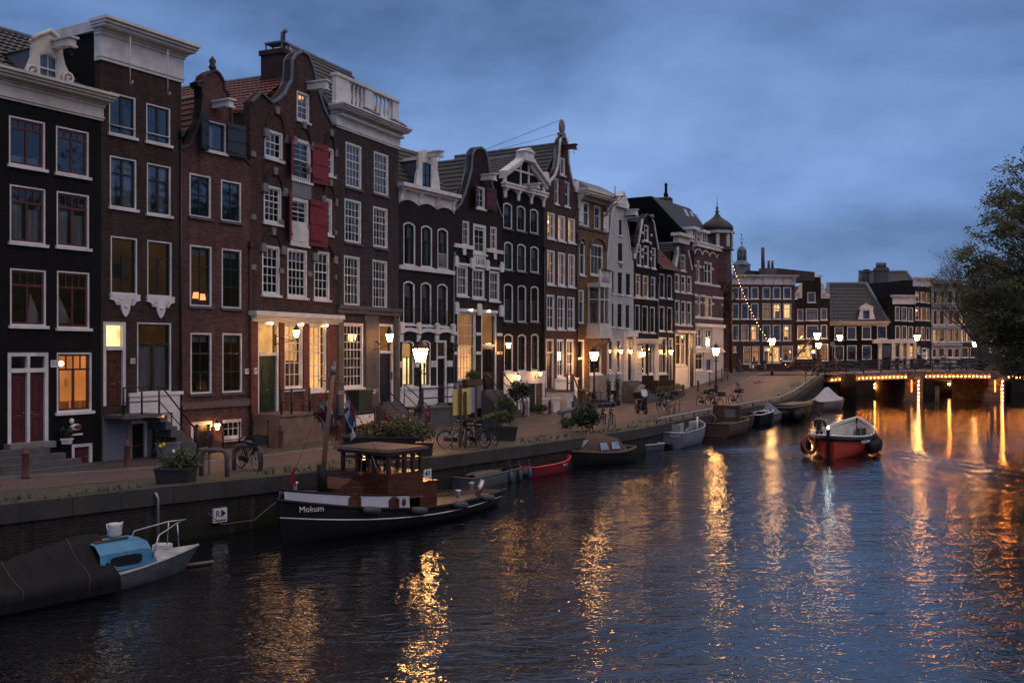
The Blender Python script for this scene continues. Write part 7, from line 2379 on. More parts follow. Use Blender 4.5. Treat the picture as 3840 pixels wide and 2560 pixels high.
def hoop(t_, a, b, lab, hgt=.8, r=.07, mt=None, group='bicycle hoops'):
 A, B_ = ong(t_, *a), ong(t_, *b)
 d = B_ - A
 P = [Vector((0, 0, -.1)), Vector((0, 0, hgt * .75)), d.normalized() * .05 + Vector((0, 0, hgt * .92)), d.normalized() * .16 + Vector((0, 0, hgt))]
 P += [d - d.normalized() * .16 + Vector((0, 0, hgt)), d - d.normalized() * .05 + Vector((0, 0, hgt * .92)), d + Vector((0, 0, hgt * .75)), d + Vector((0, 0, -.1))]
 tag(MB().tube(P, r, 10).build('bicycle_hoop', mt or surf('rusty_pipe', (.10, .075, .075), .6, .4, 5, dirt=.5), None, A), lab, 'bicycle rack', group)
hoop('V', (385, 955), (710, 965), 'thick pipe hoop with hanging chain beside the flower tub')
hoop('V', (800, 880), (1130, 895), 'thick pipe hoop holding the bicycle with the black crate')
GALV = surf('galvanised_steel', (.24, .24, .25), .4, .2, metal=.8)
for k, (a, b) in enumerate((((575, 1530), (640, 1500)), ((690, 1515), (745, 1490)), ((1655, 580), (1740, 545)), ((1720, 560), (1800, 520)), ((840, 760), (760, 700)), ((930, 745), (860, 690)), ((200, 745), (330, 720)))):
 hoop('F' if k < 2 else ('W' if k < 6 else 'Y'), a, b, ('left steel rack hoop below the yellow board', 'right steel rack hoop below the yellow board', 'front round steel hoop by the white bicycle', 'rear round steel hoop by the white bicycle', 'left steel hoop beside the dark shrub', 'right steel hoop beside the dark shrub', 'steel hoop in the lamp-side bicycle cluster')[k], .75, .025, GALV, 'slim steel bicycle hoops')
A = ong('V', 485, 950)
m = MB()
for k in range(13):
 z = .72 - .055 * k
 m.tube([(.03 * math.cos(a * 1.047) * (1 if k % 2 else .4), .03 * math.cos(a * 1.047) * (.4 if k % 2 else 1), z + .045 * math.sin(a * 1.047)) for a in range(6)], .009, 4, closed=True)
tag(m.build('chain', surf('rusty_pipe', (.1, .075, .075)), None, A), 'rusty chain hanging from the left thick pipe hoop', 'chain')
# ------------------------------------------------------------------ planting
GRN = surf('leaf_green', (.07, .10, .03), .6, .5, 5)
GRN2 = surf('leaf_olive', (.10, .10, .04), .6, .5, 5)
GRN3 = surf('leaf_deep', (.03, .05, .025), .6, .5, 5)
YEL, WHT = surf('petal_yellow', (.75, .5, .03), .6), surf('petal_white', (.7, .7, .68), .6)
def plant(name, lab, cat, p, dims, n, size, mat, pot=None, flowers=None, seed=1, lift=0.0, blobs=5):
 q = random.Random(seed)
 t = thing(name, lab, cat, p)
 rx, ry, rz = dims
 m = MB()
 for k in range(blobs):
  c = (q.uniform(-.5, .5) * rx, q.uniform(-.5, .5) * ry, lift + rz * q.uniform(.5, .95))
  leafy(m, c, rx * .62, ry * .62, rz * .6, n // blobs, size, q)
 m.build('foliage', mat, t)
 s = MB()
 for k in range(10): s.tube([(q.uniform(-.2, .2) * rx, q.uniform(-.2, .2) * ry, 0), (q.uniform(-.6, .6) * rx, q.uniform(-.6, .6) * ry, lift + rz * q.uniform(.9, 1.5))], .01, 4)
 s.build('stems', surf('twig', (.06, .045, .03), .8), t)
 if pot:
  w, d, hh, pm = pot
  MB().hexa([(-w * .88, -d * .88, 0), (w * .88, -d * .88, 0), (w * .88, d * .88, 0), (-w * .88, d * .88, 0), (-w, -d, hh), (w, -d, hh), (w, d, hh), (-w, d, hh)]).box(-w - .02, w + .02, -d - .02, d + .02, hh - .05, hh + .01).build('tub', pm, t)
 if flowers:
  for fm, cnt in flowers:
   f = MB()
   for k in range(cnt):
    c = (q.uniform(-.7, .7) * rx, q.uniform(-.7, .7) * ry, lift + rz * q.uniform(1.3, 1.75))
    f.ball(c, .05, 6, 5, (1, 1, 1.2))
   f.build('flowers', fm, t)
 return t
DKTUB = surf('dark_tub', (.02, .019, .02), .6)
plant('flower_tub', 'dark tub of tulips and greenery at the quay edge, left of the pipe hoops', 'planter', ong('K', 1080, 345), (.75, .6, .55), 900, .13, GRN, (.5, .4, .45, DKTUB), ((YEL, 2), (WHT, 1)), 3, .2)
plant('stone_planter', 'square stone planter with a feathery shrub beside the white cellar wall', 'planter', ong('K', 1045, 190), (.5, .5, .6), 600, .1, GRN2, (.42, .42, .6, STONEL), None, 4, .35)
plant('flower_bed', 'broad green bed with yellow daffodils behind the tugboat wheelhouse', 'plant', ong('D', 880, 1085), (1.9, .9, .75), 2600, .13, GRN2, (1.7, .7, .35, DKTUB), ((YEL, 7),), 5, .1, 9)
plant('pot_plant', 'bushy plant in a dark pot at the right end of the tugboat roof', 'plant', ong('D', 1130, 1155), (.5, .5, .7), 600, .11, GRN2, (.32, .32, .5, DKTUB), None, 6, .4)
t = plant('planter_box', 'long dark planter box with grasses behind the silver bicycle', 'planter', ong('F', 985, 1445), (1.0, .5, .6), 900, .14, GRN, (.95, .4, .62, DKTUB), None, 7, .5)
plant('shrub', 'big dark bushy shrub at the quay edge beside the pipe bench', 'shrub', ong('W', 590, 790), (1.05, .8, .95), 2400, .15, GRN3, None, None, 8, .1, 9)
plant('weeds', 'low yellow-green weeds growing under the pipe bench', 'plant', ong('W', 290, 740), (.7, .5, .4), 500, .14, GRN, None, None, 9, .0)
plant('climbing_plant', 'dense green creeper covering the stoop wall right of the dark stone steps', 'creeper', ong('F', 1080, 1215), (.75, .6, 1.0), 1500, .13, GRN, None, None, 10, .0, 8)
plant('laurel_bush', 'dark round laurel bush on a stem before the white cellar storey', 'shrub', ong('F', 1200, 1225), (.8, .6, 1.0), 1500, .17, GRN3, None, None, 11, .75, 7)
plant('clipped_hedge', 'low clipped hedge between bollards before the white plinth', 'hedge', ong('F', 1370, 1190), (1.1, .5, .5), 1100, .1, GRN3, None, None, 12, .0, 8)
for k, x in enumerate((1480, 1640, 1745)):
 plant('box_planter', 'yellow-green box hedge planter, %s of three by the steps' % ('left', 'middle', 'right')[k], 'planter', ong('W', x, 262 + 4 * k), (.7, .5, .5), 700, .09, GRN2, (.6, .45, .6, WOODG), None, 20 + k, .55)
for k, x in enumerate((850, 955)):
 p = ong('W', x, 305)
 plant('cypress', '%s slim dark cypress against the white rendered house' % ('left', 'right')[k], 'shrub', p, (.28, .28, 1.5), 900, .09, GRN3, (.22, .22, .35, DKTUB), None, 30 + k, .3, 8)
for k, (x, y, sx, mt) in enumerate(((755, 585, .9, GRN2), (880, 580, 1.2, GRN2), (900, 470, .9, surf('dry_grass', (.2, .14, .07), .8)), (1070, 570, 1.2, GRN), (1110, 400, 1.0, surf('rusty_leaf', (.3, .12, .04), .7)), (1240, 480, 1.4, GRN))):
 plant('shrub', ('round olive shrub at the left of the tub group', 'wide low shrub before the tub group', 'pale dry grasses in the tub group', 'spreading shrub in front of the fourth lamp', 'rust-orange shrub behind the fourth lamp', 'large yellow-green bush right of the fourth lamp')[k] + ' near the bridge', 'shrub', ong('Y', x, y), (sx, .8, .9), 800, .17, mt, None, None, 40 + k, .0)
for k, x in enumerate((595, 675)):
 p = ong('Y', x, 615 - k * 15)
 m = MB().lathe([(.3, 0), (.38, .55), (.34, .55), (.3, .4)], n=10)
 tag(m.build('plant_tub', DKTUB, None, p), '%s round black tub left of the shrubs near the bridge' % ('left', 'right')[k], 'tub')
tag(MB().lathe([(.35, 0), (.45, .35), (.4, .35)], n=10).build('white_tub', WHITE, None, ong('Y', 1345, 450)), 'white tub at the right end of the shrubs near the bridge', 'tub')
m = MB()
q = random.Random(12)
for k in range(1500):
 i = q.randrange(6, len(QL) - 10)
 p = qoff(i, q.choice((.55, .6, .8, 1.4)) + q.gauss(0, .25)) + Vector((q.uniform(-.5, .5), q.uniform(-.5, .5), 0))
 if noise.noise(p * .35) < .05: continue
 for b in range(3):
  d = Vector((q.uniform(-.1, .1), q.uniform(-.1, .1), q.uniform(.06, .2)))
  s = Vector((q.uniform(-.02, .02), q.uniform(-.02, .02), 0))
  g0 = Vector(gpt(p, .02))
  m.add([g0 - s, g0 + s, g0 + d], [(0, 1, 2)])
tag(m.build('grass', GRN3), 'tufts of grass and moss along the quay coping', 'grass', kind='stuff')
# ------------------------------------------------------------------ signs, bench, rail, paint
p = ong('F', 700, 1510)
t = thing('notice_board', 'yellow and white notice boards seen from behind on wooden posts', 'sign', p)
A, B_ = ong('F', 655, 1515) - p, ong('F', 795, 1500) - p
dd = (B_ - A).normalized()
for k, f in enumerate((0, .32, 1)):
 c = A.lerp(B_, f)
 MB().box(-.05, .05, -.05, .05, -.1, 2.6 - .3 * (k == 1)).build('post', WOODB, t, c)
a0 = math.atan2(dd.y, dd.x)
W_ = (B_ - A).length
for nm, x0, x1, z0, z1, mt, y in (('yellow_panel', -.35, W_ * .75, 1.35, 2.42, surf('faded_yellow', (.70, .50, .14), .7, .3, 1.5, dirt=.3), .1), ('white_panel', W_ * .62, W_ + .18, 1.4, 2.45, surf('panel_white', (.5, .53, .58), .6, .1), .16)):
 m = MB().box(x0, x1, y - .015, y + .015, z0, z1)
 m.xf(Matrix.Translation(A) @ Matrix.Rotation(a0, 4, 'Z'))
 m.build(nm, mt, t)
A, B_ = ong('W', 230, 730), ong('W', 375, 690)
t = thing('pipe_bench', 'grey pipe bench on a thick post at the quay edge, left of the shrub', 'bench', A)
d = B_ - A
d.z = 0
ext = d.normalized()
PM = surf('grey_pipe', (.12, .12, .14), .5, .3)
MB().tube([-ext * .9 + Vector((0, 0, .82)), d + ext * .2 + Vector((0, 0, .85))], .12, 10).build('seat', PM, t)
MB().tube([(0, 0, -.1), (0, 0, .75)], .1, 8).build('leg', PM, t)
MB().tube([d + Vector((0, 0, -.1)), d + Vector((0, 0, 1.25))], .16, 10).build('post', BLACKP, t)
A = ong('Y', 1495, 355)
t = thing('utility_box', 'grey sticker-covered utility box on the quay before the bridge', 'utility box', A)
MB().box(-.3, .3, -.25, .25, 0, 1.25).build('cabinet', surf('utility_grey', (.2, .2, .2), .6, .4, 3), t)
m = MB()
q = random.Random(2)
for k in range(5):
 x, z = q.uniform(-.22, .1), q.uniform(.2, 1.0)
 m.box(x, x + .14, -.256, -.2505, z, z + .12)
m.build('sticker', surf('sticker', (.5, .47, .45), .6, .4, 9), t)
ids = [i for i in range(len(QL)) if 52.5 < QL[i].y < 93]
P = [Vector(gpt(qoff(i, .25), .34)) for i in ids]
t = thing('quay_rail', 'long pale pipe rail on short legs along the quay coping', 'railing', P[0])
MB().tube([p - P[0] for p in P], .055, 8).build('rail', surf('pale_pipe', (.3, .3, .28), .5, .3), t)
for p in P[::3]: MB().tube([p - P[0], p - P[0] - Vector((0, 0, .36))], .035, 6).build('leg', IRON, t)
m = MB()
c0 = ong('O', 860, 505)
ux = Vector((dC.x, dC.y, 0))
for k in range(5):
 for s, off in ((1, 0), (-1, .0)):
  a = c0 + ux * (k * .95 - 1.8 + (0 if s > 0 else .4)) + Vector((-ux.y, ux.x, 0)) * s * .25
  for q0, q1 in (((0, 0), (.8, .0)), ((.0, 0), (.4, .95 * s))):
   u, v = Vector((ux.x, ux.y, 0)), Vector((-ux.y, ux.x, 0))
   A, B_ = a + u * q0[0] + v * q0[1], a + u * q1[0] + v * q1[1]
   n_ = (B_ - A).normalized()
   n_ = Vector((-n_.y, n_.x, 0)) * .05
   z = Vector((0, 0, .01 if q1[1] == 0 else .013))
   m.add([A - n_ + z, B_ - n_ + z, B_ + n_ + z, A + n_ + z], [(0, 1, 2, 3)])
tag(m.build('road_marking', surf('worn_road_paint', (.6, .58, .56), .7, .3, 6, dirt=.6)), kind='structure')
for k, (x, y) in enumerate(((1250, 1195), (1440, 1150), (1535, 1170))):
 tag(MB().box(-.2, .2, -.2, .2, -.05, .85).box(-.25, .25, -.25, .25, .85, 1.0).box(-.24, .24, -.24, .24, -.05, .12).build('stone_post', WHITE, None, ong('F', x, y)), '%s white stone post before the white cellar storey' % ('left', 'middle', 'right')[k], 'post')
def wall_point(t_, x, y):
 a, b = px(t_, x, y)
 k = (a - CX) / F
 for i in range(len(QL) - 1):
  if QL[i].x / QL[i].y <= k <= QL[i + 1].x / QL[i + 1].y:
   o, d = QL[i], (QL[i + 1] - QL[i]).normalized()
   u = (k * o.y - o.x) / (d.x - k * d.y)
   p = o + d * u
   return Vector((p.x, p.y, EYE - (b - HY) / F * p.y)), math.atan2(d.y, d.x)
for k, (t_, x, y, s) in enumerate((('K', 1347, 540, 1), ('L', 1572, 467, -1))):
 p, a = wall_point(t_, x, y)
 t = thing('wall_plate', ('white R plate with arrow on the quay wall left of the tugboat', 'white R plate with arrow on the quay wall right of the wheelhouse')[k], 'sign', p, a)
 MB().box(-.22, .22, -.03, .06, -.2, .2).build('plate', WHITE, t)
 text(t, 'R', .26, (-.09 * s, -.035, .04), (R(90), 0, 0), NAVY)
 MB().prism([(s * .02, -.06), (s * .18, .05), (s * .02, .16)][::s], -.037, -.031).build('arrow', NAVY, t)
 MB().box(-.18, .18, -.036, -.031, -.17, -.12).build('small_print', GREYP, t)
p, a = wall_point('K', 955, 560)
t = thing('drain_pipe', 'upright pale pipe on the quay wall behind the blue cabin boat', 'pipe', p, a)
MB().tube([(0, -.1, -1.2), (0, -.1, .55), (-.03, -.06, .66), (-.05, .1, .7)], .05, 8).build('pipe', GALV, t)
p = H5.P(H5.uz('D', 765, 885, -2.3)[0], -2.3, 0)
t = thing('estate_board', 'white and red notice board on a navy railing before the dark grey-brown house', 'sign', p, H5.root.rotation_euler.z)
MB().box(-.75, .75, -.02, .02, .62, 1.1).build('board', surf('panel_white', (.5, .53, .58)), t)
MB().prism([(-.75, .6), (.75, .6), (.75, .78), (.3, .7), (-.3, .68), (-.75, .64)], -.03, -.021).build('red_band', REDP, t)
for x in (-.85, .85): MB().tube([(x, 0, 0), (x, 0, 1.25)], .05, 8).ball((x, 0, 1.3), .08).build('post', NAVYP, t)
MB().tube([(-.85, 0, 1.2), (.85, 0, 1.2)], .035, 6).build('rail', NAVYP, t)
p = H4.P(H4.w - .9, -1.9, 0)
tag(MB().box(-.55, .55, -.3, .4, 0, 2.1).box(-.6, .6, -.35, .45, 2.1, 2.2).build('cable_cabinet', surf('green_cabinet', (.015, .025, .012), .6, .3), None, p), 'tall dark green cabinet beside the bicycle with child seat', 'cabinet')
bpy.data.objects['cable_cabinet'].rotation_euler.z = H4.root.rotation_euler.z
railing('area_railing', 'black area railing with knobs before the reddish house cellar', [H3.P(u, -1.3, 0) for u in (.2, .9, 1.75, 2.5, 3.3)], 1.05)
railing('area_railing', 'black railing between the two doors of the ochre house front', [H10.P(u, -1.1, ground_z(0, H10.P(u, 0, 0).y)) for u in (.2, 1.4, 2.6, 3.9)], 1.0)
railing('area_railing', 'black railing with bars before the white corner house', [H14.P(u, -1.3, ground_z(0, H14.P(u, 0, 0).y)) for u in (.2, 1.8, 3.4, 5.0)], 1.1, spikes=8)
railing('corner_railing', 'iron railing turning from the quay on to the bridge', [Vector(gpt(qoff(i, .3))) for i in (-12, -8, -4, -1)], 1.1, rails=(.35, .7, 1.0))
u, z = H1.uz('B', 460, 1145)
p = H1.P(u, -.03, z)
t = thing('wall_sculpture', 'small white and red relief on the black wall beneath the orange window', 'relief', p, H1.root.rotation_euler.z)
MB().ball((0, 0, 0), .2, 8, 6, (1.2, .3, .6)).ball((-.15, 0, .22), .1, 8, 6, (1, .4, 1)).box(-.25, .25, -.04, .0, -.28, -.22).build('relief', WHITE, t)
MB().ball((.05, -.06, .02), .12, 8, 6, (1.3, .3, .6)).build('red_patch', REDP, t)
u, z = H1.uz('B', 376, 1200)
plant('hanging_pot', 'small white pot with a leafy plant on the black wall by the red door', 'plant', H1.P(u, -.3, z - .25), (.28, .25, .3), 260, .1, GRN3, (.14, .14, .18, WHITE), None, 50, .15)
zt = H1.uz('B', 60, 1285, -.6)[1]
a, b = H1.uz('B', 20, 1300, -1)[0], H1.uz('B', 330, 1290, -1)[0]
for k in range(4):
 H1.b('stone_step', MB().box(a - .3, b + .0 + .35 * k, -.8 - .32 * k, -.302 if k == 0 else -.79 - .32 * (k - 1), -.2, max(.08, zt * (1 - k / 4.2))), STONE)
m = MB()
u, z = H7.uz('F', 730, 870)
t = thing('window_box', 'wooden window box of grasses under the tall lit grid window', 'planter', H7.P(u, -.25, z - .3), H7.root.rotation_euler.z)
MB().box(-.8, .8, -.2, .15, -.15, .2).build('box', WOODB, t)
q = random.Random(8)
leafy(m, (0, 0, .45), .8, .2, .35, 420, .16, q)
m.build('foliage', GRN2, t)
# ------------------------------------------------------------------ boats
def hull(L, B, zs, stern=.8, bp=2.2, keel=-.35, wall_=.05, floor=.12, open_=True, rake=.25, N=20, full=3.0, srake=0.0):
 def bt(t):
  a = stern + (1 - stern) * math.sin(math.pi / 2 * min(1, t / .42))
  if t > .42: a *= max(0, 1 - ((t - .42) / .58) ** bp)
  return max(.012, a * B / 2)
 def X(t, z): return (t - .5) * L + rake * t ** 5 * z / max(.1, zs(1)) - srake * (1 - t) ** 5 * z / max(.1, zs(0))
 K = 7
 out = []
 for i in range(N + 1):
  t = i / N
  row = []
  for k in range(2 * K + 1):
   s = abs(k - K) / K
   s = 1 - s
   y = bt(t) * (1 - s ** full) ** .6 * (1 if k < K else -1)
   z = zs(t) + (keel - zs(t)) * s
   row.append((X(t, z), y, z))
  out.append(row)
 m = MB()
 m.grid(out)
 m.add(out[0], [tuple(range(2 * K, -1, -1))])
 inn = MB()
 if open_:
  rows = []
  for i in range(N + 1):
   t = min(.985, max(.012, i / N))
   b = max(.008, bt(t) - wall_)
   f = min(floor, zs(t) - .05)
   sc_ = (1 - ((zs(t) - f) / (zs(t) - keel)) ** full) ** .6
   rows.append([(X(t, z), y, z) for y, z in ((b, zs(t) - .002), (b * (.5 + .5 * sc_), (zs(t) + f) / 2), (b * sc_, f), (0, f), (-b * sc_, f), (-b * (.5 + .5 * sc_), (zs(t) + f) / 2), (-b, zs(t) - .002))])
  inn.grid(rows[::-1], False)
  inn.add(rows[0], [tuple(range(7))])
 g = [(X(i / N, zs(i / N)), bt(i / N), zs(i / N)) for i in range(N + 1)] + [(X(i / N, zs(i / N)), -bt(i / N), zs(i / N)) for i in range(N, -1, -1)]
 return m, inn, g, bt, X
def boat(label, p, h, L, B, zs, hm, im, gm, gr=.03, name='boat', cat='boat', group=None, **kw):
 t = thing(name, label, cat, (p.x, p.y, WATER), math.atan2(h.y, h.x), group)
 m, inn, g, bt, X = hull(L, B, zs, **kw)
 m.build('hull', hm, t)
 if inn.v: inn.build('inside', im, t)
 MB().tube(g, gr, 6, closed=True).build('gunwale', gm, t)
 return t, bt, X
def along(t_, a, b, back=0.0):
 A, B_ = on(t_, *a, WATER), on(t_, *b, WATER)
 return (A + B_) / 2, (B_ - A).normalized(), (B_ - A).length
def fender(t, x, y, z, r=.13, l=.3, mt=None, sq=1.0):
 m = MB().lathe([(.02, -l - .06), (r * .7, -l), (r, -l * .5), (r, l * .4), (r * .6, l * .85), (.03, l), (.02, l + .12)], (x, y, z), 10)
 m.tube([(x, y, z + l), (x, y * .92, z + l + .35)], .012, 4)
 m.build('fender', mt or surf('fender_blue', (.05, .07, .11), .5), t)
MOSSY = surf('weathered_hull', (.085, .09, .105), .6, .5, 1.5, dirt=.85)
BLKH = surf('black_hull', (.0075, .0075, .009), .5, .4, 2, dirt=.2, spec=.25)
DECKW = surf('dirty_white_deck', (.42, .43, .42), .7, .35, 2, dirt=.8)
BLUEC = surf('worn_blue_paint', (.07, .25, .42), .5, .3, 1.6, dirt=.6)
TARP = surf('black_tarpaulin', (.007, .007, .0095), .65, .5, 1.5, spec=.2)
ALU = surf('aluminium', (.34, .34, .37), .4, .2, 3, metal=.6, dirt=.2)
OAK = surf('oiled_oak', (.10, .06, .035), .5, .4, 2, stretch=(1, 5, 5), dirt=.4)
DKWIN = surf('dark_boat_glass', (.008, .008, .01), .1, .3, spec=.8)
hd = Vector((.60, .80, 0)).normalized()
bow = on('K', 1160, 855, WATER)
L = 6.6
zs = lambda t: .46 + .26 * max(0, t - .45) ** 1.5 * 2
t, bt, X = boat('blue cabin boat half covered by a black tarpaulin, at the bottom left', bow - hd * (L / 2 - .1), hd, L, 2.1, zs, MOSSY, DECKW, DECKW, .035, open_=False, stern=.85, bp=2.4, rake=.5)
m = MB()
m.grid([[(X(i / 16, zs(i / 16)), bt(i / 16) * j / 3, zs(i / 16) + .05 * (1 - (j / 3) ** 2)) for j in range(-3, 4)] for i in range(17)])
m.build('deck', DECKW, t)
cx0, cx1 = .05, 1.75
prof = [(-.86, .0), (-.80, .5), (-.55, .72), (0, .8), (.55, .72), (.80, .5), (.86, 0)]
m = MB()
rows = []
for x, f, hgt in ((cx0, 1, 1), (cx1 - .35, .9, .98), (cx1 - .02, .82, .86), (cx1 + .22, .78, .0)): rows.append([(x, y * f, .55 + z * hgt) for y, z in prof])
m.grid(rows, False)
cab = m.build('cabin', BLUEC, t)
for s in (-1, 1):
 o_ = [(.88 + .5 * math.cos(a * .3927) * (1 if abs(math.cos(a * .3927)) < .99 else 1), .8 + .15 * math.sin(a * .3927)) for a in range(16)]
 sgn = lambda v: (abs(v) ** .5) * (1 if v > 0 else -1)
 o_ = [(.85 + .5 * sgn(math.cos(a * .3927)), .80 + .145 * sgn(math.sin(a * .3927))) for a in range(16)]
 m = MB().prism([(x, z) for x, z in o_][::-1], s * .70, s * .815)
 m.build('window', DKWIN, cab)
m = MB()
for y in (-.35, .3): m.box(.15, 1.2, y - .04, y + .04, 1.31, 1.36)
m.xf(Matrix.Rotation(.05, 4, 'Z'))
for pc in m.split(): pc.build('plank', WOODB, t)
MB().lathe([(.12, 0), (.2, .1), (.17, .32), (.2, .4), (.1, .42)], (.95, -.05, 1.34), 10).tube([(.75, -.05, 1.5), (.7, -.05, 1.75), (.95, -.05, 1.68), (1.2, -.05, 1.75), (1.15, -.05, 1.5)], .025, 5).build('white_bag', WHITE, t)
m = MB()
for s in (-1, 1):
 m.tube([(1.75, s * .7, .72), (2.0, s * .62, 1.3), (2.9, s * .22, 1.5), (3.35, 0, 1.52)], .022, 6)
 m.tube([(2.9, s * .3, .8), (2.9, s * .22, 1.5)], .02, 6)
m.build('pulpit_rail', CHROME, t)
m = MB()
q = random.Random(3)
rows = []
for i in range(41):
 x = -3.55 + 4.0 * i / 40
 tt = max(0, x / L + .5)
 b = max(.9, bt(tt)) + .06
 if x < -2.9: b *= 1 - (-2.9 - x) * .4
 top = .85 + .62 * sstep(-3.4, -.9, x) + .07 * math.cos(x * 2.4)
 rows.append([])
 for j in range(-8, 9):
  e = abs(j) / 8
  zg = zs(tt) + .06
  z = top + (zg - top) * (e / .75) ** 1.15 if e <= .75 else zg + (.1 - zg) * (e - .75) / .25
  f = math.sin(math.pi * min(1, e / .75)) if e < .75 else .25
  z += -.10 * f * (.5 + .5 * math.cos(x * 2.4)) + f * (.045 * math.sin(i * 2.2 + j * .35) + .03 * math.sin(i * 4.1 + j)) + .012 * q.uniform(-1, 1) * (e < .9)
  y = b * 1.06 * min(1, e / .75) ** .92 * (1 if j > 0 else -1) * (1 + .025 * math.sin(i * 2.2) * (e > .7))
  rows[-1].append((x + .04 * math.sin(j * .9 + i), y, z))
m.grid(rows)
tp_ = m.build('tarpaulin', TARP, t)
for k in (13, 31): MB().tube([Vector(v) * 1.004 + Vector((0, 0, .02)) for v in rows[k]], .009, 5).build('lashing', OAK, tp_)
MB().tube([(3.2, .35, .05), (4.3, -.1, .09)], .05, 6).build('floating_plank', WOODG, t)
t.scale = (.78,) * 3
t.location += hd * .35 + Vector((.15, -.1, 0))
o = MB().box(-.22, .22, -.15, .15, -.05, .14).box(-.18, .18, -.11, .11, .14, .16).build('floating_box', WHITE, None, on('K', 995, 750, WATER))
tag(o, 'small white box floating on the water left of the tugboat', 'box')
hd = Vector((-.605, -.796, 0))
L = 9.7
zs = lambda t: .5 + .1 * t + .98 * max(0, t - .42) ** 1.6 * 1.7
t, bt, X = boat('black and white tugboat with a varnished brown wheelhouse and flagged mast', Vector((-3.65, 30.4, 0)), hd, L, 2.75, zs, BLKH, OAK, BLKH, .055, 'tugboat', 'tugboat', stern=.35, bp=3.6, floor=.35, rake=.15, srake=.5, N=26, full=3.5)
N = 20
for s in (1, -1):
 rows = []
 for i in range(N + 1):
  tt = .585 + .40 * i / N
  hh = .46 - .14 * i / N
  rows.append([(X(tt, zs(tt)), s * (bt(tt) + .012), zs(tt) + .03), (X(tt, zs(tt)), s * (bt(tt) - .02), zs(tt) + hh)])
 m = MB().grid(rows if s > 0 else rows[::-1])
 wbd = m.build('bulwark', surf('tug_white', (.52, .5, .56), .5, .12, 1.2, dirt=.3), t)
 MB().tube([r[1] for r in rows], .035, 6).build('rail', BLKH, wbd)
 MB().tube([(X(i / 24, zs(i / 24) * .45), s * (bt(i / 24) * .985 + .012), zs(i / 24) * .60) for i in range(25)], .022, 6).build('rub_line', WHITE, t)
 for tt in (.655, .80):
  cx, cy, cz = X(tt, zs(tt)), s * (bt(tt) + .02), zs(tt) + .02
  o_ = loop(-.2, .2, .0, .37, .1)
  i_ = loop(-.13, .13, .0, .30, .08)
  m = MB().ring(o_, i_, -.03, .03)
  m.add([(a, 0.0, b) for a, b in i_], [tuple(range(len(i_)))])
  dy = (bt(tt + .02) - bt(tt - .02)) / (.04 * L)
  m.xf(Matrix.Translation((cx, cy, cz)) @ Matrix.Rotation(math.atan(s * dy), 4, 'Z'))
  m.build('hull_window', WOODD, wbd)
 tt = .612
 m = MB().lathe([(.09, -.02), (.12, .0), (.12, .02), (.08, .03)], n=14)
 m.xf(Matrix.Translation((X(tt, .8), s * (bt(tt) + .01), zs(tt) + .22)) @ Matrix.Rotation(R(-90 * s), 4, 'X') @ Matrix.Scale(.7, 4, (1, 0, 0)))
 m.build('porthole', WOODD, wbd)
tt = .925
dy = (bt(tt + .03) - bt(tt - .03)) / (.06 * L)
text(t, 'Mokum', .24, (X(tt, .8), bt(tt) * .995 + .02, zs(tt) - .16), (R(90), 0, math.pi + math.atan(dy)), WHITE, 'lettering', .03)
rows = []
for i in range(15):
 tt = .50 + .48 * i / 14
 rows.append([(X(tt, zs(tt)), (bt(tt) - .05) * j / 3, zs(tt) + .36 - .1 * i / 14 + .05 * (1 - (j / 3) ** 2)) for j in range(-3, 4)])
MB().grid(rows).build('deck', surf('tug_deck', (.14, .06, .05), .6, .3, 3), t)
x0, x1, w_, zb, zt = -.1, 1.5, 1.08, .9, 2.48
m = MB()
m.box(x0, x1, -w_, w_, zb, 1.78)
cols_ = [(x1 - .06, y) for y in (-w_ + .05, -.36, .36, w_ - .05)] + [(x, s * (w_ - .05)) for s in (-1, 1) for x in (x0 + .05, x0 + .42, .72)] + [(x0 + .05, 0)]
for x, y in cols_: m.box(x - .055, x + .055, y - .055, y + .055, 1.775, zt)
m.box(x0, x1, -w_, w_, zt - .12, zt - .003)
m.box(x0 - .003, x1 + .004, -w_ - .004, w_ + .004, 2.2, 2.235)
wh = m.build('wheelhouse', WOODD, t)
m = MB().hexa([(x0 - .15, -w_ - .16, zt), (x1 + .22, -w_ - .16, zt), (x1 + .22, w_ + .16, zt), (x0 - .15, w_ + .16, zt), (x0 - .1, -w_ - .12, zt + .09), (x1 + .16, -w_ - .12, zt + .09), (x1 + .16, w_ + .12, zt + .09), (x0 - .1, w_ + .12, zt + .09)])
m.box(x0 - .05, x1 + .1, -w_ - .07, w_ + .07, zt - .09, zt - .001)
m.build('roof', surf('wheelhouse_roof', (.07, .042, .034), .6, .3, 2), wh)
m = MB()
for pl in (((x1 - .04, -w_, 0), (x1 - .04, w_, 0)), ((x0, w_ - .03, 0), (x1, w_ - .03, 0)), ((x0, -w_ + .03, 0), (x1, -w_ + .03, 0))):
 (a, b) = pl
 m.add([(a[0], a[1], 1.78), (b[0], b[1], 1.78), (b[0], b[1], zt - .1), (a[0], a[1], zt - .1)], [(0, 1, 2, 3)])
m.build('pane', glassm('cabin_glass', 1.18, (.97, .97, .97), .002), wh)
m = MB().tube([(.95 + .0, .1 + .3 * math.cos(a * .524), 1.95 + .3 * math.sin(a * .524)) for a in range(12)], .03, 6, closed=True)
for a in range(6): m.tube([(.95, .1, 1.95), (.95, .1 + .36 * math.cos(a * 1.047), 1.95 + .36 * math.sin(a * 1.047))], .016, 5)
m.build('steering_wheel', WOODB, wh)
MB().lathe([(.07, 0), (.07, .3), (.03, .36)], (1.2, -.3, 1.78), 8).build('thermos', BLKH, wh)
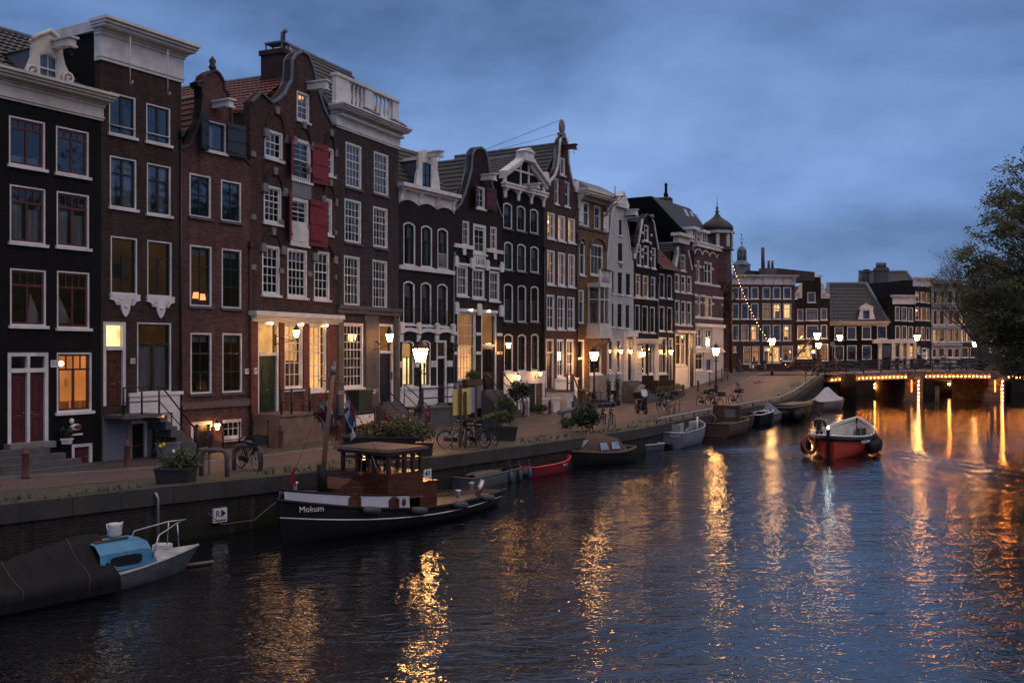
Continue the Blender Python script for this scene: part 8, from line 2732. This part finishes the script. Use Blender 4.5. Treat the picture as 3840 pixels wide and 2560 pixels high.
m = MB().lathe([(.05, 0), (.04, .1)], (1.2, -.3, 2.14), 8).build('lantern_glow', emit('small_boat_lamp', (1, .6, .25), 6), wh)
MB().lathe([(.03, 0), (.09, .22)], (0, 0, 0), 10).xf(Matrix.Translation((x1 + .02, .05, 1.7)) @ Matrix.Rotation(R(80), 4, 'Y')).build('horn', REDP, wh)
MB().tube([(x1 + .06, .75, 1.65), (x1 + .16, .55, 2.35)], .012, 5).build('wiper', CHROME, wh)
MB().box(-.95, -.105, -.85, .95, .36, 1.32).box(-1.0, -.1, -.9, 1.0, 1.32, 1.37).build('engine_housing', WOODD, t)
m = MB().prism([(2.0, .95), (3.05, .95), (3.05, 1.45), (2.5, 1.72), (2.0, 1.5)], -.5, .5)
sk = m.build('skylight', WOODD, t)
MB().hexa([(2.08, -.42, 1.57), (2.48, -.42, 1.745), (2.48, .42, 1.745), (2.08, .42, 1.57), (2.07, -.42, 1.585), (2.47, -.42, 1.76), (2.47, .42, 1.76), (2.07, .42, 1.585)]).build('pane', DKWIN, sk)
m = MB().tube([(1.8, .8, 1.25), (1.8, .8, 1.42), (3.0, .72, 1.5), (3.0, .72, 1.3)], .015, 5).build('deck_rail', IRON, t)
m = MB().tube([(3.26, 0, 1.3), (3.3, 0, 2.2)], [.17, .13], 8).build('tabernacle', BLKH, t)
ms = MB().tube([(3.28, 0, 1.6), (3.18, .15, 3.4), (3.05, .32, 5.35)], [.085, .07, .05], 8)
ms.tube([(3.07, -.35, 4.75), (3.1, .95, 4.7)], .022, 6)
mst = ms.build('mast', surf('mast_wood', (.24, .13, .07), .5, .3, 2, stretch=(6, 6, 1)), t)
MB().lathe([(.09, 0), (.09, .2), (.04, .25)], (3.08, .28, 4.95), 8).build('masthead_lamp', GALV, mst)
m = MB()
for a in ((4.6, 0, 1.6), (1.2, 1.25, 1.15), (1.2, -1.25, 1.15)): m.tube([(3.06, .3, 5.1), a], .008, 4)
m.build('stay', IRON, mst)
def flag(par, top, bands, w, hgt, sag=.8, rotz=0.0, cross=False):
 mats = [surf('flag_' + k, c, .8, .12, 6) for k, c in bands]
 nb = len(bands)
 m = MB()
 nu, nv = nb * 4, 10
 P = []
 for j in range(nv + 1):
  v = j / nv
  P.append([(w * v * (1 - sag * .55) + .03 * math.sin(u * 1.2 + v * 5), .07 * math.sin(u * .9 + v * 6), -hgt * u / nu - w * v * sag) for u in range(nu + 1)])
 for i in range(nb):
  m.mi = i
  m.grid([r[i * 4:i * 4 + 5] for r in P])
 if cross:
  m.mi = 1
  for q in ((.35, .65, .44, .56), (.44, .56, .3, .7)):
   m.grid([[(w * v * (1 - sag * .55), -.06, -hgt * u - w * v * sag) for u in (q[2], q[3])] for v in (q[0], q[1])])
 m.xf(Matrix.Translation(top) @ Matrix.Rotation(rotz, 4, 'Z'))
 m.build('flag', mats, par)
RWB = [('red', (.35, .025, .035)), ('white', (.6, .6, .62)), ('blue', (.03, .05, .17))]
m = MB()
flag(mst, (3.05, -.3, 4.4), RWB + [('red', (.35, .025, .035)), ('white', (.6, .6, .62))], .95, .95, .75, R(205))
flag(mst, (3.1, .05, 4.55), [('red', (.35, .025, .035)), ('white', (.6, .6, .62)), ('blue2', (.07, .05, .12))], .8, .7, .9, R(205), True)
flag(mst, (3.1, .9, 4.5), [('red', (.35, .025, .035)), ('white', (.6, .6, .62)), ('blue3', (.03, .09, .28)), ('white', (.6, .6, .62))], .9, .8, .9, R(200))
MB().tube([(4.5, .1, 1.5), (4.5, .06, 2.35)], .018, 5).build('flagstaff', WOODG, t)
flag(t, (4.5, .06, 2.2), [('red', (.35, .025, .035))], .3, .4, .5, R(60))
for x, tt in ((-3.4, .15), (-1.6, .34), (.5, .55), (2.4, .75)):
 m = MB().lathe([(.02, -.36), (.11, -.3), (.12, 0), (.11, .3), (.02, .36)], n=10)
 m.xf(Matrix.Translation((X(tt, .3), bt(tt) + .1, zs(tt) - .05)) @ Matrix.Rotation(R(80), 4, 'Y'))
 m.build('fender', surf('fender_grey', (.06, .065, .075), .6), t)
m = MB()
for x, y in ((4.35, .0), (.3, .95), (-2.1, .9), (-3.9, 0)): m.lathe([(.07, 0), (.07, .2), (.1, .22), (.1, .27)], (x, y, (1.5 if x > 3 else (.95 if x > 0 else .62))), 8)
for pc in m.split(): pc.build('bollard', WHITE, t)
MB().tube([(-4.0, .2, .4), (-4.25, .25, .95)], .1, 8).build('exhaust', CHROME, t)
o = MB().tube([(0, 0, 0), (-.9, -.15, -.75), (-1.9, .3, -.95), (-2.8, 1.2, -.6), (-3.6, 2.1, .1)], .015, 4).build('mooring_rope', WOODG, None, (-6.1, 27.2, .15))
tag(o, 'slack mooring rope from the tugboat bow to the quay wall', 'rope')
t.scale = (.92,) * 3
t.location += Vector((.12, .05, 0))
p, hd, _ = along('U', (420, 530), (880, 430))
t, bt, X = boat('flat work punt loaded with planks and cut branches, blue fenders hanging', p + Vector((-.5, .4, 0)), hd, 4.2, 1.5, lambda t: .42 + .05 * t, MOSSY, OAK, WOODG, .03, 'work_punt', stern=.9, bp=5, full=5, floor=.25)
q = random.Random(4)
for k in range(7): MB().box(-1.8 + q.random(), .2 + q.random(), -.5 + .14 * k, -.38 + .14 * k, .42 + .02 * (k % 3), .47 + .02 * (k % 3)).build('plank', WOODG, t)
m = MB()
for k in range(16): m.tube([(q.uniform(-.2, 1.2), q.uniform(-.5, .5), .5), (q.uniform(.6, 2.2), q.uniform(-.6, .7), q.uniform(.6, 1.0))], .014, 4)
m.build('branches', BARK, t)
for x in (.5, 1.2, 2.0): fender(t, x, -.8, .22, .11, .2)
p, hd, _ = along('U', (1010, 400), (1430, 325))
t, bt, X = boat('bright red plastic rowing dinghy moored at the quay', p + Vector((-.25, .3, 0)), hd, 3.5, 1.5, lambda t: .40 + .14 * t * t, surf('dinghy_red', (.20, .012, .018), .4, .2, 2, dirt=.3), surf('dinghy_red_inside', (.60, .032, .05), .5, .15, 2), surf('dinghy_red_inside', (.60, .032, .05)), .045, 'rowing_boat', 'rowing boat', stern=.85, bp=2.6)
for x in (-1.45, .0): MB().box(x - .16, x + .16, -.6, .6, .26, .31).build('thwart', surf('dinghy_red_inside', (.60, .032, .05)), t)
MB().box(-1.80, -1.757, -.45, .45, .12, .38).build('transom_plate', surf('worn_plate', (.35, .3, .28), .7), t)
text(t, 'RB0 11', .13, (.5, -.715, .33), (R(90), 0, .05), WHITE)
p, hd, _ = along('U', (2010, 240), (1560, 290))
t, bt, X = boat('dark sloop under a brown spray hood with clear windows', p + Vector((-.25, .35, 0)), hd, 4.6, 1.9, lambda t: .55 + .5 * abs(t - .35) ** 1.7, BLKH, OAK, surf('rope_fender', (.11, .08, .06), .9, .4, 8), .07, 'sloop', stern=.45, bp=2.4)
prof = [(-.86, .0), (-.78, .45), (-.5, .72), (0, .8), (.5, .72), (.78, .45), (.86, 0)]
HOOD = surf('brown_canvas', (.09, .045, .035), .8, .3, 2)
m = MB().grid([[(x, y * f, .58 + z * h_) for y, z in prof] for x, f, h_ in ((-1.5, .7, .15), (-1.0, .9, .75), (-.2, 1, 1), (.7, 1, 1), (1.15, .8, .55), (1.45, .55, .15))])
hood = m.build('spray_hood', HOOD, t)
for s in (-1, 1):
 for xa, xb in ((-.65, -.1), (.1, .65)): MB().add([(xa, s * .91, .72), (xb, s * .91, .72), (xb - .02, s * .83, 1.04), (xa + .1, s * .83, 1.04)], [(0, 1, 2, 3)]).build('window', surf('hood_window', (.35, .4, .5), .2, .3, 4), hood)
MB().add([(1.32, -.35, .80), (1.32, .35, .80), (1.02, .5, 1.16), (1.02, -.5, 1.16)], [(0, 1, 2, 3)]).build('window', surf('hood_window', (.35, .4, .5)), hood)
p, hd, _ = along('J', (1125, 1135), (690, 1185))
t, bt, X = boat('small low white-rimmed dinghy with blue lettered side', p + Vector((-.2, .2, 0)), hd, 3.7, 1.2, lambda t: .34 + .16 * t * t, surf('faded_blue_hull', (.06, .08, .13), .5, .3, 2, dirt=.4), DECKW, WHITE, .028, 'rowing_boat', 'rowing boat', stern=.8, bp=2.2)
for x in (-1.1, .1, .9): MB().box(x - .1, x + .1, -.5, .5, .26, .3).build('thwart', WOODG, t)
text(t, 'Flying Squirrel', .15, (.75, .56, .29), (R(90), 0, math.pi - .12), WHITE, ext=.02)
p, hd, _ = along('J', (1230, 1118), (1455, 1088))
hd = Vector((.50, .866, 0))
t, bt, X = boat('grey aluminium sloop with the lettering SLOEP on its transom', on('J', 1190, 1118, WATER) + hd * 2.4 + Vector((0, 0, 0)), hd, 5.0, 2.0, lambda t: .82 + .32 * t * t, ALU, surf('aluminium_inside', (.26, .25, .27), .5, .2, 2), surf('bright_alu', (.5, .5, .52), .35, metal=.6), .04, 'sloop', stern=.92, bp=2.8)
text(t, 'SLOEP', .2, (-2.54, -.45, .66), (R(90), 0, R(-90)), WHITE)
MB().box(-2.535, -2.52, .35, .6, .55, .7).build('plate', WHITE, t)
MB().box(-.9, .3, -.5, .5, .1, .55).build('bench', ALU, t)
MB().hexa([(-1.3, -.3, .1), (-.6, -.3, .1), (-.6, .35, .1), (-1.3, .35, .1), (-1.25, -.25, 1.15), (-.7, -.25, 1.25), (-.68, .28, 1.1), (-1.22, .28, 1.2)]).build('covered_console', surf('grey_cover', (.3, .3, .31), .7, .25, 3), t)
for s in (-1, 1): MB().tube([(-2.3, s * .95, .84), (-2.2, s * .95, 1.02), (-1.0, s * .98, 1.05), (-.9, s * .98, .86)], .025, 6).build('hand_rail', CHROME, t)
MB().tube([(2.2, 0, .3), (2.25, 0, 1.4)], .06, 8).build('bow_post', WHITE, t)
MB().box(-2.85, -2.5, -.3, .3, -.1, .2).build('rudder_box', BLKH, t)
hd = Vector((.53, .848, 0))
t, bt, X = boat('old brown wooden boat with a framed windscreen and rusty gear', on('J', 1630, 1010, WATER) + hd * 2.2 + Vector((.2, 0, 0)), hd, 4.8, 2.0, lambda t: .8 + .1 * t, surf('rotten_wood', (.10, .055, .045), .8, .5, 2, dirt=.7), OAK, WOODG, .045, 'old_boat', stern=.95, bp=3.5)
m = MB()
for y in (-.85, .8): m.box(-.5, -.38, y - .06, y + .06, .8, 1.75)
m.box(-.5, -.36, -.9, .85, 1.7, 1.82)
m.box(-.5, -.4, -.9, .85, .8, .95)
m.box(-.45, -.42, -.8, .75, .95, 1.7)
m.build('windscreen_frame', WOODB, t)
MB().box(-.475, -.47, -.6, .1, 1.05, 1.6).build('pane', surf('screen_glass', (.2, .17, .16), .2), t)
MB().tube([(-1.6, .55 + .28 * math.cos(a * .52), 1.0 + .28 * math.sin(a * .52)) for a in range(12)], .05, 6, closed=True).build('rope_coil', WOODG, t)
MB().box(-1.5, 1.8, -.6, .6, .12, .7).build('cargo', surf('dark_tub', (.02, .019, .02)), t)
for k, (tl, a, lab, L, B, zsf, hm, extra) in enumerate((
 ('J', (1850, 950), 'dark round-sterned hull between the wooden boat and the cluttered sloop', 4.2, 1.9, lambda t: .85 + .1 * t, surf('brown_black_hull', (.035, .025, .024), .5, .4), None),
 ('M', (1300, 845), 'open sloop cluttered with crumpled plastic and hoops', 4.6, 1.9, lambda t: .75 + .2 * t, BLKH, 'clutter'),
 ('M', (1560, 790), 'small boat under a blue-grey tent cover', 4.2, 1.8, lambda t: .6 + .15 * t, surf('pinkish_hull', (.2, .13, .12), .6, .3), 'tent'),
 ('M', (2000, 728), 'long dark launch with big round fenders at its stern', 7.5, 2.1, lambda t: 1.0 + .1 * t, BLKH, 'balls'),
 ('I', (120, 1328), 'boat under a pale pointed tent cover beside the bridge abutment', 4.4, 2.1, lambda t: .75 + .15 * t, surf('pinkish_hull', (.2, .13, .12)), 'ptent'),
 ('I', (1200, 1195), 'dark round barge moored beyond the bridge, with one lamp', 8, 3.2, lambda t: 1.6 + .5 * abs(t - .5), BLKH, 'lamp'))):
 P_ = on(tl, *a, WATER)
 hd = Vector((.5, .866, 0)) if k < 5 else Vector((-1, .12, 0)).normalized()
 if k == 3: hd = Vector((.55, .83, 0))
 if k == 4: hd = Vector((.75, .66, 0))
 c = P_ + (hd * (L / 2 if k < 2 else (1.0 if k != 3 else -1.0)) + Vector((-.35, .25, 0)) if k < 5 else Vector((0, 3.0, 0)))
 if k == 5: c = Vector((at('I', 1200, 0, 114).x, 114.5, 0))
 t, bt, X = boat(lab, c, hd, L, B, zsf, hm, OAK, WOODG if k != 1 else WHITE, .05, 'moored_boat', stern=.6 if k in (0, 5) else .85, bp=2.6)
 if extra in ('tent', 'ptent'):
  mt = surf('tent_blue', (.13, .15, .19), .7, .2) if extra == 'tent' else surf('tent_pale', (.5, .46, .48), .7, .15, 1)
  pk = 1.45 if extra == 'tent' else 2.15
  rows = []
  for i in range(9):
   tt = i / 8
   z0 = zsf(tt) + .03
   top = z0 + (pk - z0) * max(.1, 1 - abs(tt - (.35 if extra == 'tent' else .45)) * 2.0)
   rows.append([(X(tt, z0), bt(tt) * 1.04, z0 - .1), (X(tt, z0), bt(tt) * .5, (z0 + top) / 2 - .05), (X(tt, z0), 0, top), (X(tt, z0), -bt(tt) * .5, (z0 + top) / 2 - .05), (X(tt, z0), -bt(tt) * 1.04, z0 - .1)])
  MB().grid(rows, False).build('tent_cover', mt, t)
 if extra == 'clutter':
  q = random.Random(6)
  m = MB().grid([[(-1.8 + 3.2 * i / 14, -.8 + 1.6 * j / 8, .82 + .18 * q.random()) for j in range(9)] for i in range(15)], False)
  m.build('plastic_sheet', surf('crumpled_plastic', (.4, .41, .43), .25, .3, 4), t)
  for x in (-.6, 0, .6): MB().tube([(x, .8 * math.cos(a * .4), .9 + .55 * math.sin(a * .4)) for a in range(9)], .02, 5).build('hoop', GALV, t)
 if extra == 'balls':
  for x, y, z in ((-3.1, -1.2, .35), (-2.4, -1.3, .45), (-3.6, -.5, .5), (-3.55, .3, .6)): MB().ball((x, y, z), .42, 12, 8).build('fender', BLKH, t)
  MB().box(-2.6, 2.6, -.8, .8, .9, 1.16).build('deck', OAK, t)
 if extra == 'lamp':
  o = MB().ball((2.9, 1.3, 1.4), .12).build('lamp', BULB, t)
# ------------------------------------------------------------------ red sloop under way, helmsman, other people
hd = BH
L = 8.6
zs = lambda t: .96 + (.2 * (1 - t / .4) ** 2 if t < .4 else .55 * ((t - .4) / .6) ** 2)
REDH = surf('sloop_red', (.55, .06, .028), .4, .25, 1.2, dirt=.3)
CREAMH = surf('sloop_cream', (.55, .53, .47), .5, .1, 1, dirt=.2)
t, bt, X = boat('red sloop with cream interior and white stern light, motoring towards the bridge', BOATP, hd, L, 2.9, zs, REDH, CREAMH, WHITE, .05, 'red_sloop', stern=.18, bp=2.7, floor=.35, srake=.15, rake=.3, N=26)
g = [(X(i / 26, zs(i / 26)), s * (bt(i / 26) + .03), zs(i / 26) - .16) for s in (1, -1) for i in (range(27) if s > 0 else range(26, -1, -1))]
MB().tube(g, .1, 6, closed=True).build('rubbing_strake', BLKH, t)
rows = []
for i in range(9):
 tt = .0 + .12 * i / 8
 rows.append([(X(tt, 1.2), (bt(tt) - .03) * j / 2, zs(tt) - .03) for j in range(-2, 3)])
MB().grid(rows).build('stern_deck', CREAMH, t)
MB().box(-L / 2 - .42, -L / 2 - .08, -.06, .06, -.4, 1.45).build('rudder', BLKH, t)
MB().ball((-L / 2 - .25, 0, 1.55), .06, 8, 6).build('stern_lamp', emit('stern_light', (.95, 1, .85), 80), t)
for (x, y, z) in ((-1.6, -1.55, .45), (-.6, -1.6, .42), (.3, -1.6, .45), (-3.2, 1.3, .5)): fender(t, x, y, z, .26, .34, BLKH)
MB().tube([(-3.5, 1.05 + .3 * math.cos(a * .524), .62 + .42 * math.sin(a * .524)) for a in range(12)], .09, 8, closed=True).build('lifebuoy', surf('buoy_orange', (.3, .06, .035), .5), t)
m = MB().box(-.5, .6, -1.05, -.75, .36, .75).box(-.5, .6, .75, 1.05, .36, .75)
for pc in m.split(): pc.build('bench', CREAMH, t)
MB().box(2.4, 2.46, -.12, .12, .4, 1.1).build('bulkhead_post', WHITE, t)
for s in (-1, 1): MB().tube([(-1.5 + s, s * .9, .9), (-1.4 + s, s * .9, 1.5), (-.2 + s, s * 1.0, 1.55), (-.1 + s, s * 1.0, .9)], .025, 6).build('hand_rail', CHROME, t)
MB().hexa([(.4, -1.0, .76), (.9, -1.0, .76), (.9, -.4, .76), (.4, -.4, .76), (.55, -1.0, 1.2), (.75, -1.0, 1.2), (.75, -.4, 1.15), (.55, -.4, 1.15)]).build('cushion', surf('dark_cushion', (.03, .03, .035), .8), t)
q = random.Random(2)
MB().ball((1.2, .2, .55), .22).ball((1.0, -.1, .52), .18).build('rope_heap', surf('rope_brown', (.2, .1, .06), .9), t)
text(t, 'FLAGSHIP', .2, (-2.1, -1.36, .72), (R(90), 0, R(-18)), WHITE, ext=.03)
def person(label, p, rz, coat, trousers, arms=((.30, .05), (.30, .05)), stride=.12, hair=(.02, .015, .012), hgt=1.0, long=False):
 t = thing('person', label, 'person', p, rz)
 def skin(name, J, E, mat, par):
  me = bpy.data.meshes.new(name)
  me.from_pydata([j[:3] for j in J], E, [])
  o = bpy.data.objects.new(name, me)
  col.objects.link(o)
  md = o.modifiers.new('s', 'SKIN')
  for i, j in enumerate(J): me.skin_vertices[0].data[i].radius = (j[3], j[4] if len(j) > 4 else j[3])
  me.skin_vertices[0].data[0].use_root = True
  o.modifiers.new('d', 'SUBSURF').levels = 1
  o.modifiers['d'].render_levels = 1
  dg = bpy.context.evaluated_depsgraph_get()
  m2 = bpy.data.meshes.new_from_object(o.evaluated_get(dg))
  bpy.data.objects.remove(o)
  m2.materials.clear()
  m2.materials.append(mat)
  for f in m2.polygons: f.use_smooth = True
  o = bpy.data.objects.new(name, m2)
  col.objects.link(o)
  o.parent = par
  return o
 J = [(0, 0, .95, .13, .15), (0, 0, 1.18, .11, .14), (0, 0, 1.40, .12, .17), (0, 0, 1.5, .055), (.01, 0, 1.6, .085), (.015, 0, 1.70, .08)]
 E = [(0, 1), (1, 2), (2, 3), (3, 4), (4, 5)]
 for s, st in ((1, stride), (-1, -stride)):
  i = len(J)
  J += [(0, s * .1, .88, .1), (st * .6 + .02, s * .1, .48, .065), (st, s * .1, .08, .045), (st + .15, s * .11, .04, .04)]
  E += [(0, i), (i, i + 1), (i + 1, i + 2), (i + 2, i + 3)]
 AJ = [(0, 0, 1.18, .14, .17), (0, 0, 1.42, .13, .19), (0, 0, .86 if not long else .55, .16, .18)]
 AE = [(0, 1), (0, 2)]
 for s, (fx, ox) in ((1, arms[0]), (-1, arms[1])):
  i = len(J)
  sh, el, wr = (0, s * .2, 1.42), (fx * .3, s * (.24 + ox * .5), 1.16), (fx, s * (.22 + ox), .96 + max(0, fx - .3))
  d = (Vector(wr) - Vector(el)).normalized()
  J += [(*sh, .06), (*el, .045), (*wr, .032), (*(Vector(wr) + d * .08), .034, .02)]
  E += [(2, i), (i, i + 1), (i + 1, i + 2), (i + 2, i + 3)]
  for k in range(4):
   J.append((*(Vector(wr) + d * (.17 - .01 * abs(k - 1)) + Vector((.012, 0, 0)) * (k - 1.5) * 2), .009))
   E.append((i + 3, len(J) - 1))
  J.append((*(Vector(wr) + d * .09 + Vector((.05, 0, 0))), .01))
  E.append((i + 2, len(J) - 1))
  a = len(AJ)
  AJ += [(*sh, .085), (*el, .065), (*wr, .05)]
  AE += [(1, a), (a, a + 1), (a + 1, a + 2)]
 m, nt, out = new_mat('skin_and_trousers')
 z = nd(nt, 'ShaderNodeSeparateXYZ', {0: objco(nt)}).outputs[2]
 y = math_(nt, 'GREATER_THAN', z, .86)
 cc = mix(nt, y, trousers, (.35, .2, .15))
 cc = mix(nt, math_(nt, 'LESS_THAN', z, .075), cc, (.02, .02, .02))
 b = nd(nt, 'ShaderNodeBsdfPrincipled', {'Base Color': cc, 'Roughness': .7})
 nt.links.new(b.outputs[0], out.inputs[0])
 body = skin('body', J, E, m, t)
 skin('coat', AJ, AE, surf('coat_%d' % int(coat[0] * 1000), coat, .8, .3, 8), t)
 MB().ball((-.012, 0, 1.70), .105, 10, 8, (1, .9, 1.0)).ball((-.03, 0, 1.64), .09, 8, 6).build('hair', surf('hair_dark', hair, .7), t)
 t.scale = (hgt,) * 3
 return t
hp = BOATP - BH * 2.7 - BN * .75
person('helmsman in a dark quilted jacket standing at the stern of the red sloop', Vector((hp.x, hp.y, WATER + .36)), math.atan2(BH.y, BH.x), (.015, .016, .018), (.02, .022, .03), ((.35, .0), (.35, .05)), .05)
for k, (x, c_, tr, lab) in enumerate(((985, (.012, .012, .014), (.06, .09, .16), 'person in dark jacket and blue jeans near the end of the bridge, left one'), (1032, (.014, .013, .013), (.08, .1, .17), 'person in black coat and pale jeans near the end of the bridge, right one'))):
 p = at('H', x, 0, 118)
 person(lab, Vector((p.x, p.y, FZ - .02)), R(200 - 40 * k), c_, tr, stride=.2)
p = at('H', 1168, 0, 118)
person('woman in a long pale coat walking before the low tiled house', Vector((p.x, p.y, FZ - .02)), R(185), (.34, .31, .28), (.25, .22, .2), stride=.22, hair=(.25, .16, .08), long=True)
# ------------------------------------------------------------------ scooter, cargo bike, motor scooters
def scooter(p, a, lab, colr, box=None, screen=False):
 t = thing('motor_scooter', lab, 'scooter', p, a)
 bm = surf('scooter_%s' % colr[0], colr[1], .3, .25)
 for x in (-.62, .62):
  w = MB().tube([(x + .17 * math.cos(k * .524), 0, .23 + .17 * math.sin(k * .524)) for k in range(12)], .06, 8, closed=True).build('wheel', TYRE, t)
  MB().lathe([(.12, -.04), (.12, .04)], n=10).xf(Matrix.Translation((x, 0, .23)) @ Matrix.Rotation(R(90), 4, 'X')).build('rim', CHROME, w)
 MB().grid([[(x, y * .22 * f, z0 + (z1 - z0) * (1 - abs(y) ** 2.5)) for y in (-1, -.8, -.4, 0, .4, .8, 1)] for x, f, z0, z1 in ((-.95, .2, .5, .62), (-.8, .8, .32, .78), (-.5, 1, .28, .82), (-.15, .9, .28, .76), (-.02, .6, .26, .4), (.35, .6, .24, .3))]).build('body', bm, t)
 MB().hexa([(.3, -.2, .22), (.4, -.2, .22), (.4, .2, .22), (.3, .2, .22), (.42, -.14, 1.0), (.52, -.14, 1.0), (.52, .14, 1.0), (.42, .14, 1.0)]).build('leg_shield', bm, t)
 MB().ball((.6, 0, .42), .2, 10, 6, (1.3, .55, .7)).build('front_mudguard', bm, t)
 MB().ball((-.45, 0, .84), .3, 10, 6, (1.45, .6, .28)).build('saddle', SADDLE, t)
 m = MB().tube([(.45, 0, .95), (.4, 0, 1.1)], .04, 6)
 m.tube([(.3, -.36, 1.1), (.42, 0, 1.12), (.3, .36, 1.1)], .025, 6)
 m.build('handlebar', SADDLE, t)
 MB().ball((.5, 0, 1.08), .1, 8, 6).build('headlight', CHROME, t)
 if screen: MB().grid([[(.5 - .1 * k, .2 * j, 1.15 + .2 * k) for j in (-1, 0, 1)] for k in range(3)]).build('windscreen', surf('clear_plastic', (.5, .52, .55)), t)
 if box: MB().ball((-.95, 0, 1.0), .25, 8, 6, (1, 1, .75)).build('top_box', box, t)
 return t
a, b = ong('W', 1190, 530), ong('W', 1390, 560)
scooter((a + b) / 2, math.atan2((b - a).y, (b - a).x), 'dark vintage-style scooter parked on the quay left of the white bicycle', ('dark', (.022, .016, .017)), None, True)
p = ong('Y', 330, 375)
scooter(p, R(70), 'black touring scooter with dark red top box by the white corner house', ('black', (.012, .012, .014)), DKRED)
p = ong('Y', 480, 290)
scooter(p, R(20), 'black scooter with tall windscreen before the broad brick house', ('black', (.012, .012, .014)), None, True)
a, b = ong('W', 1240, 338), ong('W', 1400, 322)
o = bicycle(None, None, None, 'silver', 'cargo bicycle with clear rain hood before the stone steps', (), 0, ((a + b) / 2 + Vector((0, 0, .01)), math.atan2((b - a).y, (b - a).x) + math.pi))
MB().hexa([(.1, -.35, .35), (1.1, -.3, .35), (1.1, .3, .35), (.1, .35, .35), (.05, -.42, .85), (1.2, -.38, .8), (1.2, .38, .8), (.05, .42, .85)]).build('cargo_box', BLK, o)
MB().grid([[(.05 + 1.1 * k / 5, .38 * j, .85 + .62 * math.sin(math.pi * (k + .6) / 5.6) * (1 - .25 * j * j)) for j in (-1, -.5, 0, .5, 1)] for k in range(6)]).build('rain_hood', surf('hood_plastic', (.1, .1, .11), .15, .3, 4), o)
# ------------------------------------------------------------------ moored ship with lit mast, boom; traffic signs
mp = at('H', 222, 0, 101)
zt = EYE - (px('H', 0, 100)[1] - HY) * 101 / F
t = thing('ship_mast', 'tall ship mast with rigging standing left of the broad brick house', 'mast', (mp.x, mp.y, FZ))
MB().tube([(0, 0, 0), (-.1, 0, (zt - FZ) * .75), (-.15, 0, zt - FZ)], [.2, .16, .05], 8).build('spar', surf('mast_brown', (.09, .035, .025), .5, .3), t)
m = MB()
for s in (-1, -.6, .6, 1): m.tube([(0, 0, zt - FZ - 1.2), (s * 1.3, .2, (zt - FZ) * .45)], .012, 4)
m.tube([(-.8, 0, (zt - FZ) * .82), (.7, 0, (zt - FZ) * .84)], .03, 4)
m.build('rigging', IRON, t)
PTS = [(190, 203), (205, 243), (218, 273), (230, 303), (240, 335), (250, 365), (260, 396), (272, 425), (288, 455), (294, 486), (305, 516), (319, 546), (331, 576), (344, 606), (356, 636), (368, 666), (382, 696), (396, 726), (409, 755), (424, 785), (438, 814), (455, 844), (470, 873), (486, 902), (504, 930), (526, 955), (538, 984), (552, 1013), (580, 1060), (620, 1110), (672, 1170), (714, 1222), (736, 1245)]
string('light_string', 'long string of warm bulbs sloping down from the ship mast', [at('H', a, b, 101 + 9 * k / len(PTS)) for k, (a, b) in enumerate(PTS)], .024, BULBH)
a, b = at('H', 955, 978, 113), at('H', 738, 1243, 104)
t = thing('boom', 'slanting wooden boom with a lamp before the neck-gabled house', 'spar', b)
MB().tube([Vector((0, 0, 0)), (a - b) * .5, a - b], [.05, .14, .1], 8).tube([Vector((.3, 0, .1)), (a - b) + Vector((.05, 0, .25))], .02, 4).build('spar', WOODB, t)
MB().ball(at('H', 965, 1106, 110) - b, .16).build('lamp', BULBH, t)
for k, (tt_, x, y0, y1, D, lab) in enumerate((('Y', 498, 30, 385, None, 'grey traffic sign seen from behind near the white corner house'), ('H', 1137, 1015, 1200, 117, 'tall round traffic sign seen edge-on by the bridge end'), ('I', 833, 870, 960, 113, 'white rectangular sign on a pole behind the bridge railing'), ('I', 970, 915, 950, 113, 'round no-entry sign behind the bridge railing'))):
 p = ong(tt_, x, y1) if D is None else at(tt_, x, 0, D)
 if D: p.z = FZ
 D = p.y
 z1 = EYE - (px(tt_, 0, y0)[1] - HY) * D / F - p.z
 t = thing('traffic_sign', lab, 'traffic sign', p, .2)
 MB().tube([(0, 0, 0), (0, 0, z1)], .035, 6).build('pole', GALV, t)
 m = MB()
 if k == 2:
  m.box(-.3, .3, -.05, -.03, z1 - 1.2, z1)
  m.build('plate', WHITE, t)
  MB().box(-.2, .2, -.06, -.051, z1 - .45, z1 - .15).box(-.25, .25, -.06, -.051, z1 - .95, z1 - .85).build('symbol', BLACKP, t)
 else:
  m.prism([(.32 * math.cos(a * .3927), z1 - .3 + .32 * math.sin(a * .3927)) for a in range(16)], -.05, -.03)
  if k == 0: m.box(-.3, .3, -.06, -.035, z1 - .95, z1 - .7)
  m.build('plate', REDP if k == 3 else surf('sign_back', (.2, .2, .22), .5), t)
  if k == 3: MB().box(-.22, .22, -.06, -.051, z1 - .36, z1 - .24).build('bar', WHITE, t)
# ------------------------------------------------------------------ camera and render settings
cd = bpy.data.cameras.new('camera')
cam = bpy.data.objects.new('camera', cd)
col.objects.link(cam)
cam.location = (0, 0, EYE)
cam.rotation_euler = (R(90), 0, 0)
cd.sensor_width = 36
cd.lens = 35
cd.shift_y = (HY - 1280) / 3840
cd.clip_start = .1
cd.clip_end = 3000
sc.camera = cam
sc.view_settings.view_transform = 'Standard'
sc.view_settings.look = 'None'
sc.view_settings.exposure = 0
sc.view_settings.gamma = 1
sc.render.engine = 'CYCLES'
cy = sc.cycles
cy.use_denoising = True
cy.max_bounces = 6
cy.diffuse_bounces = 2
cy.glossy_bounces = 3
cy.transmission_bounces = 4
cy.transparent_max_bounces = 8
cy.sample_clamp_indirect = 60
cy.use_light_tree = True
cy.caustics_reflective = False
cy.caustics_refractive = False
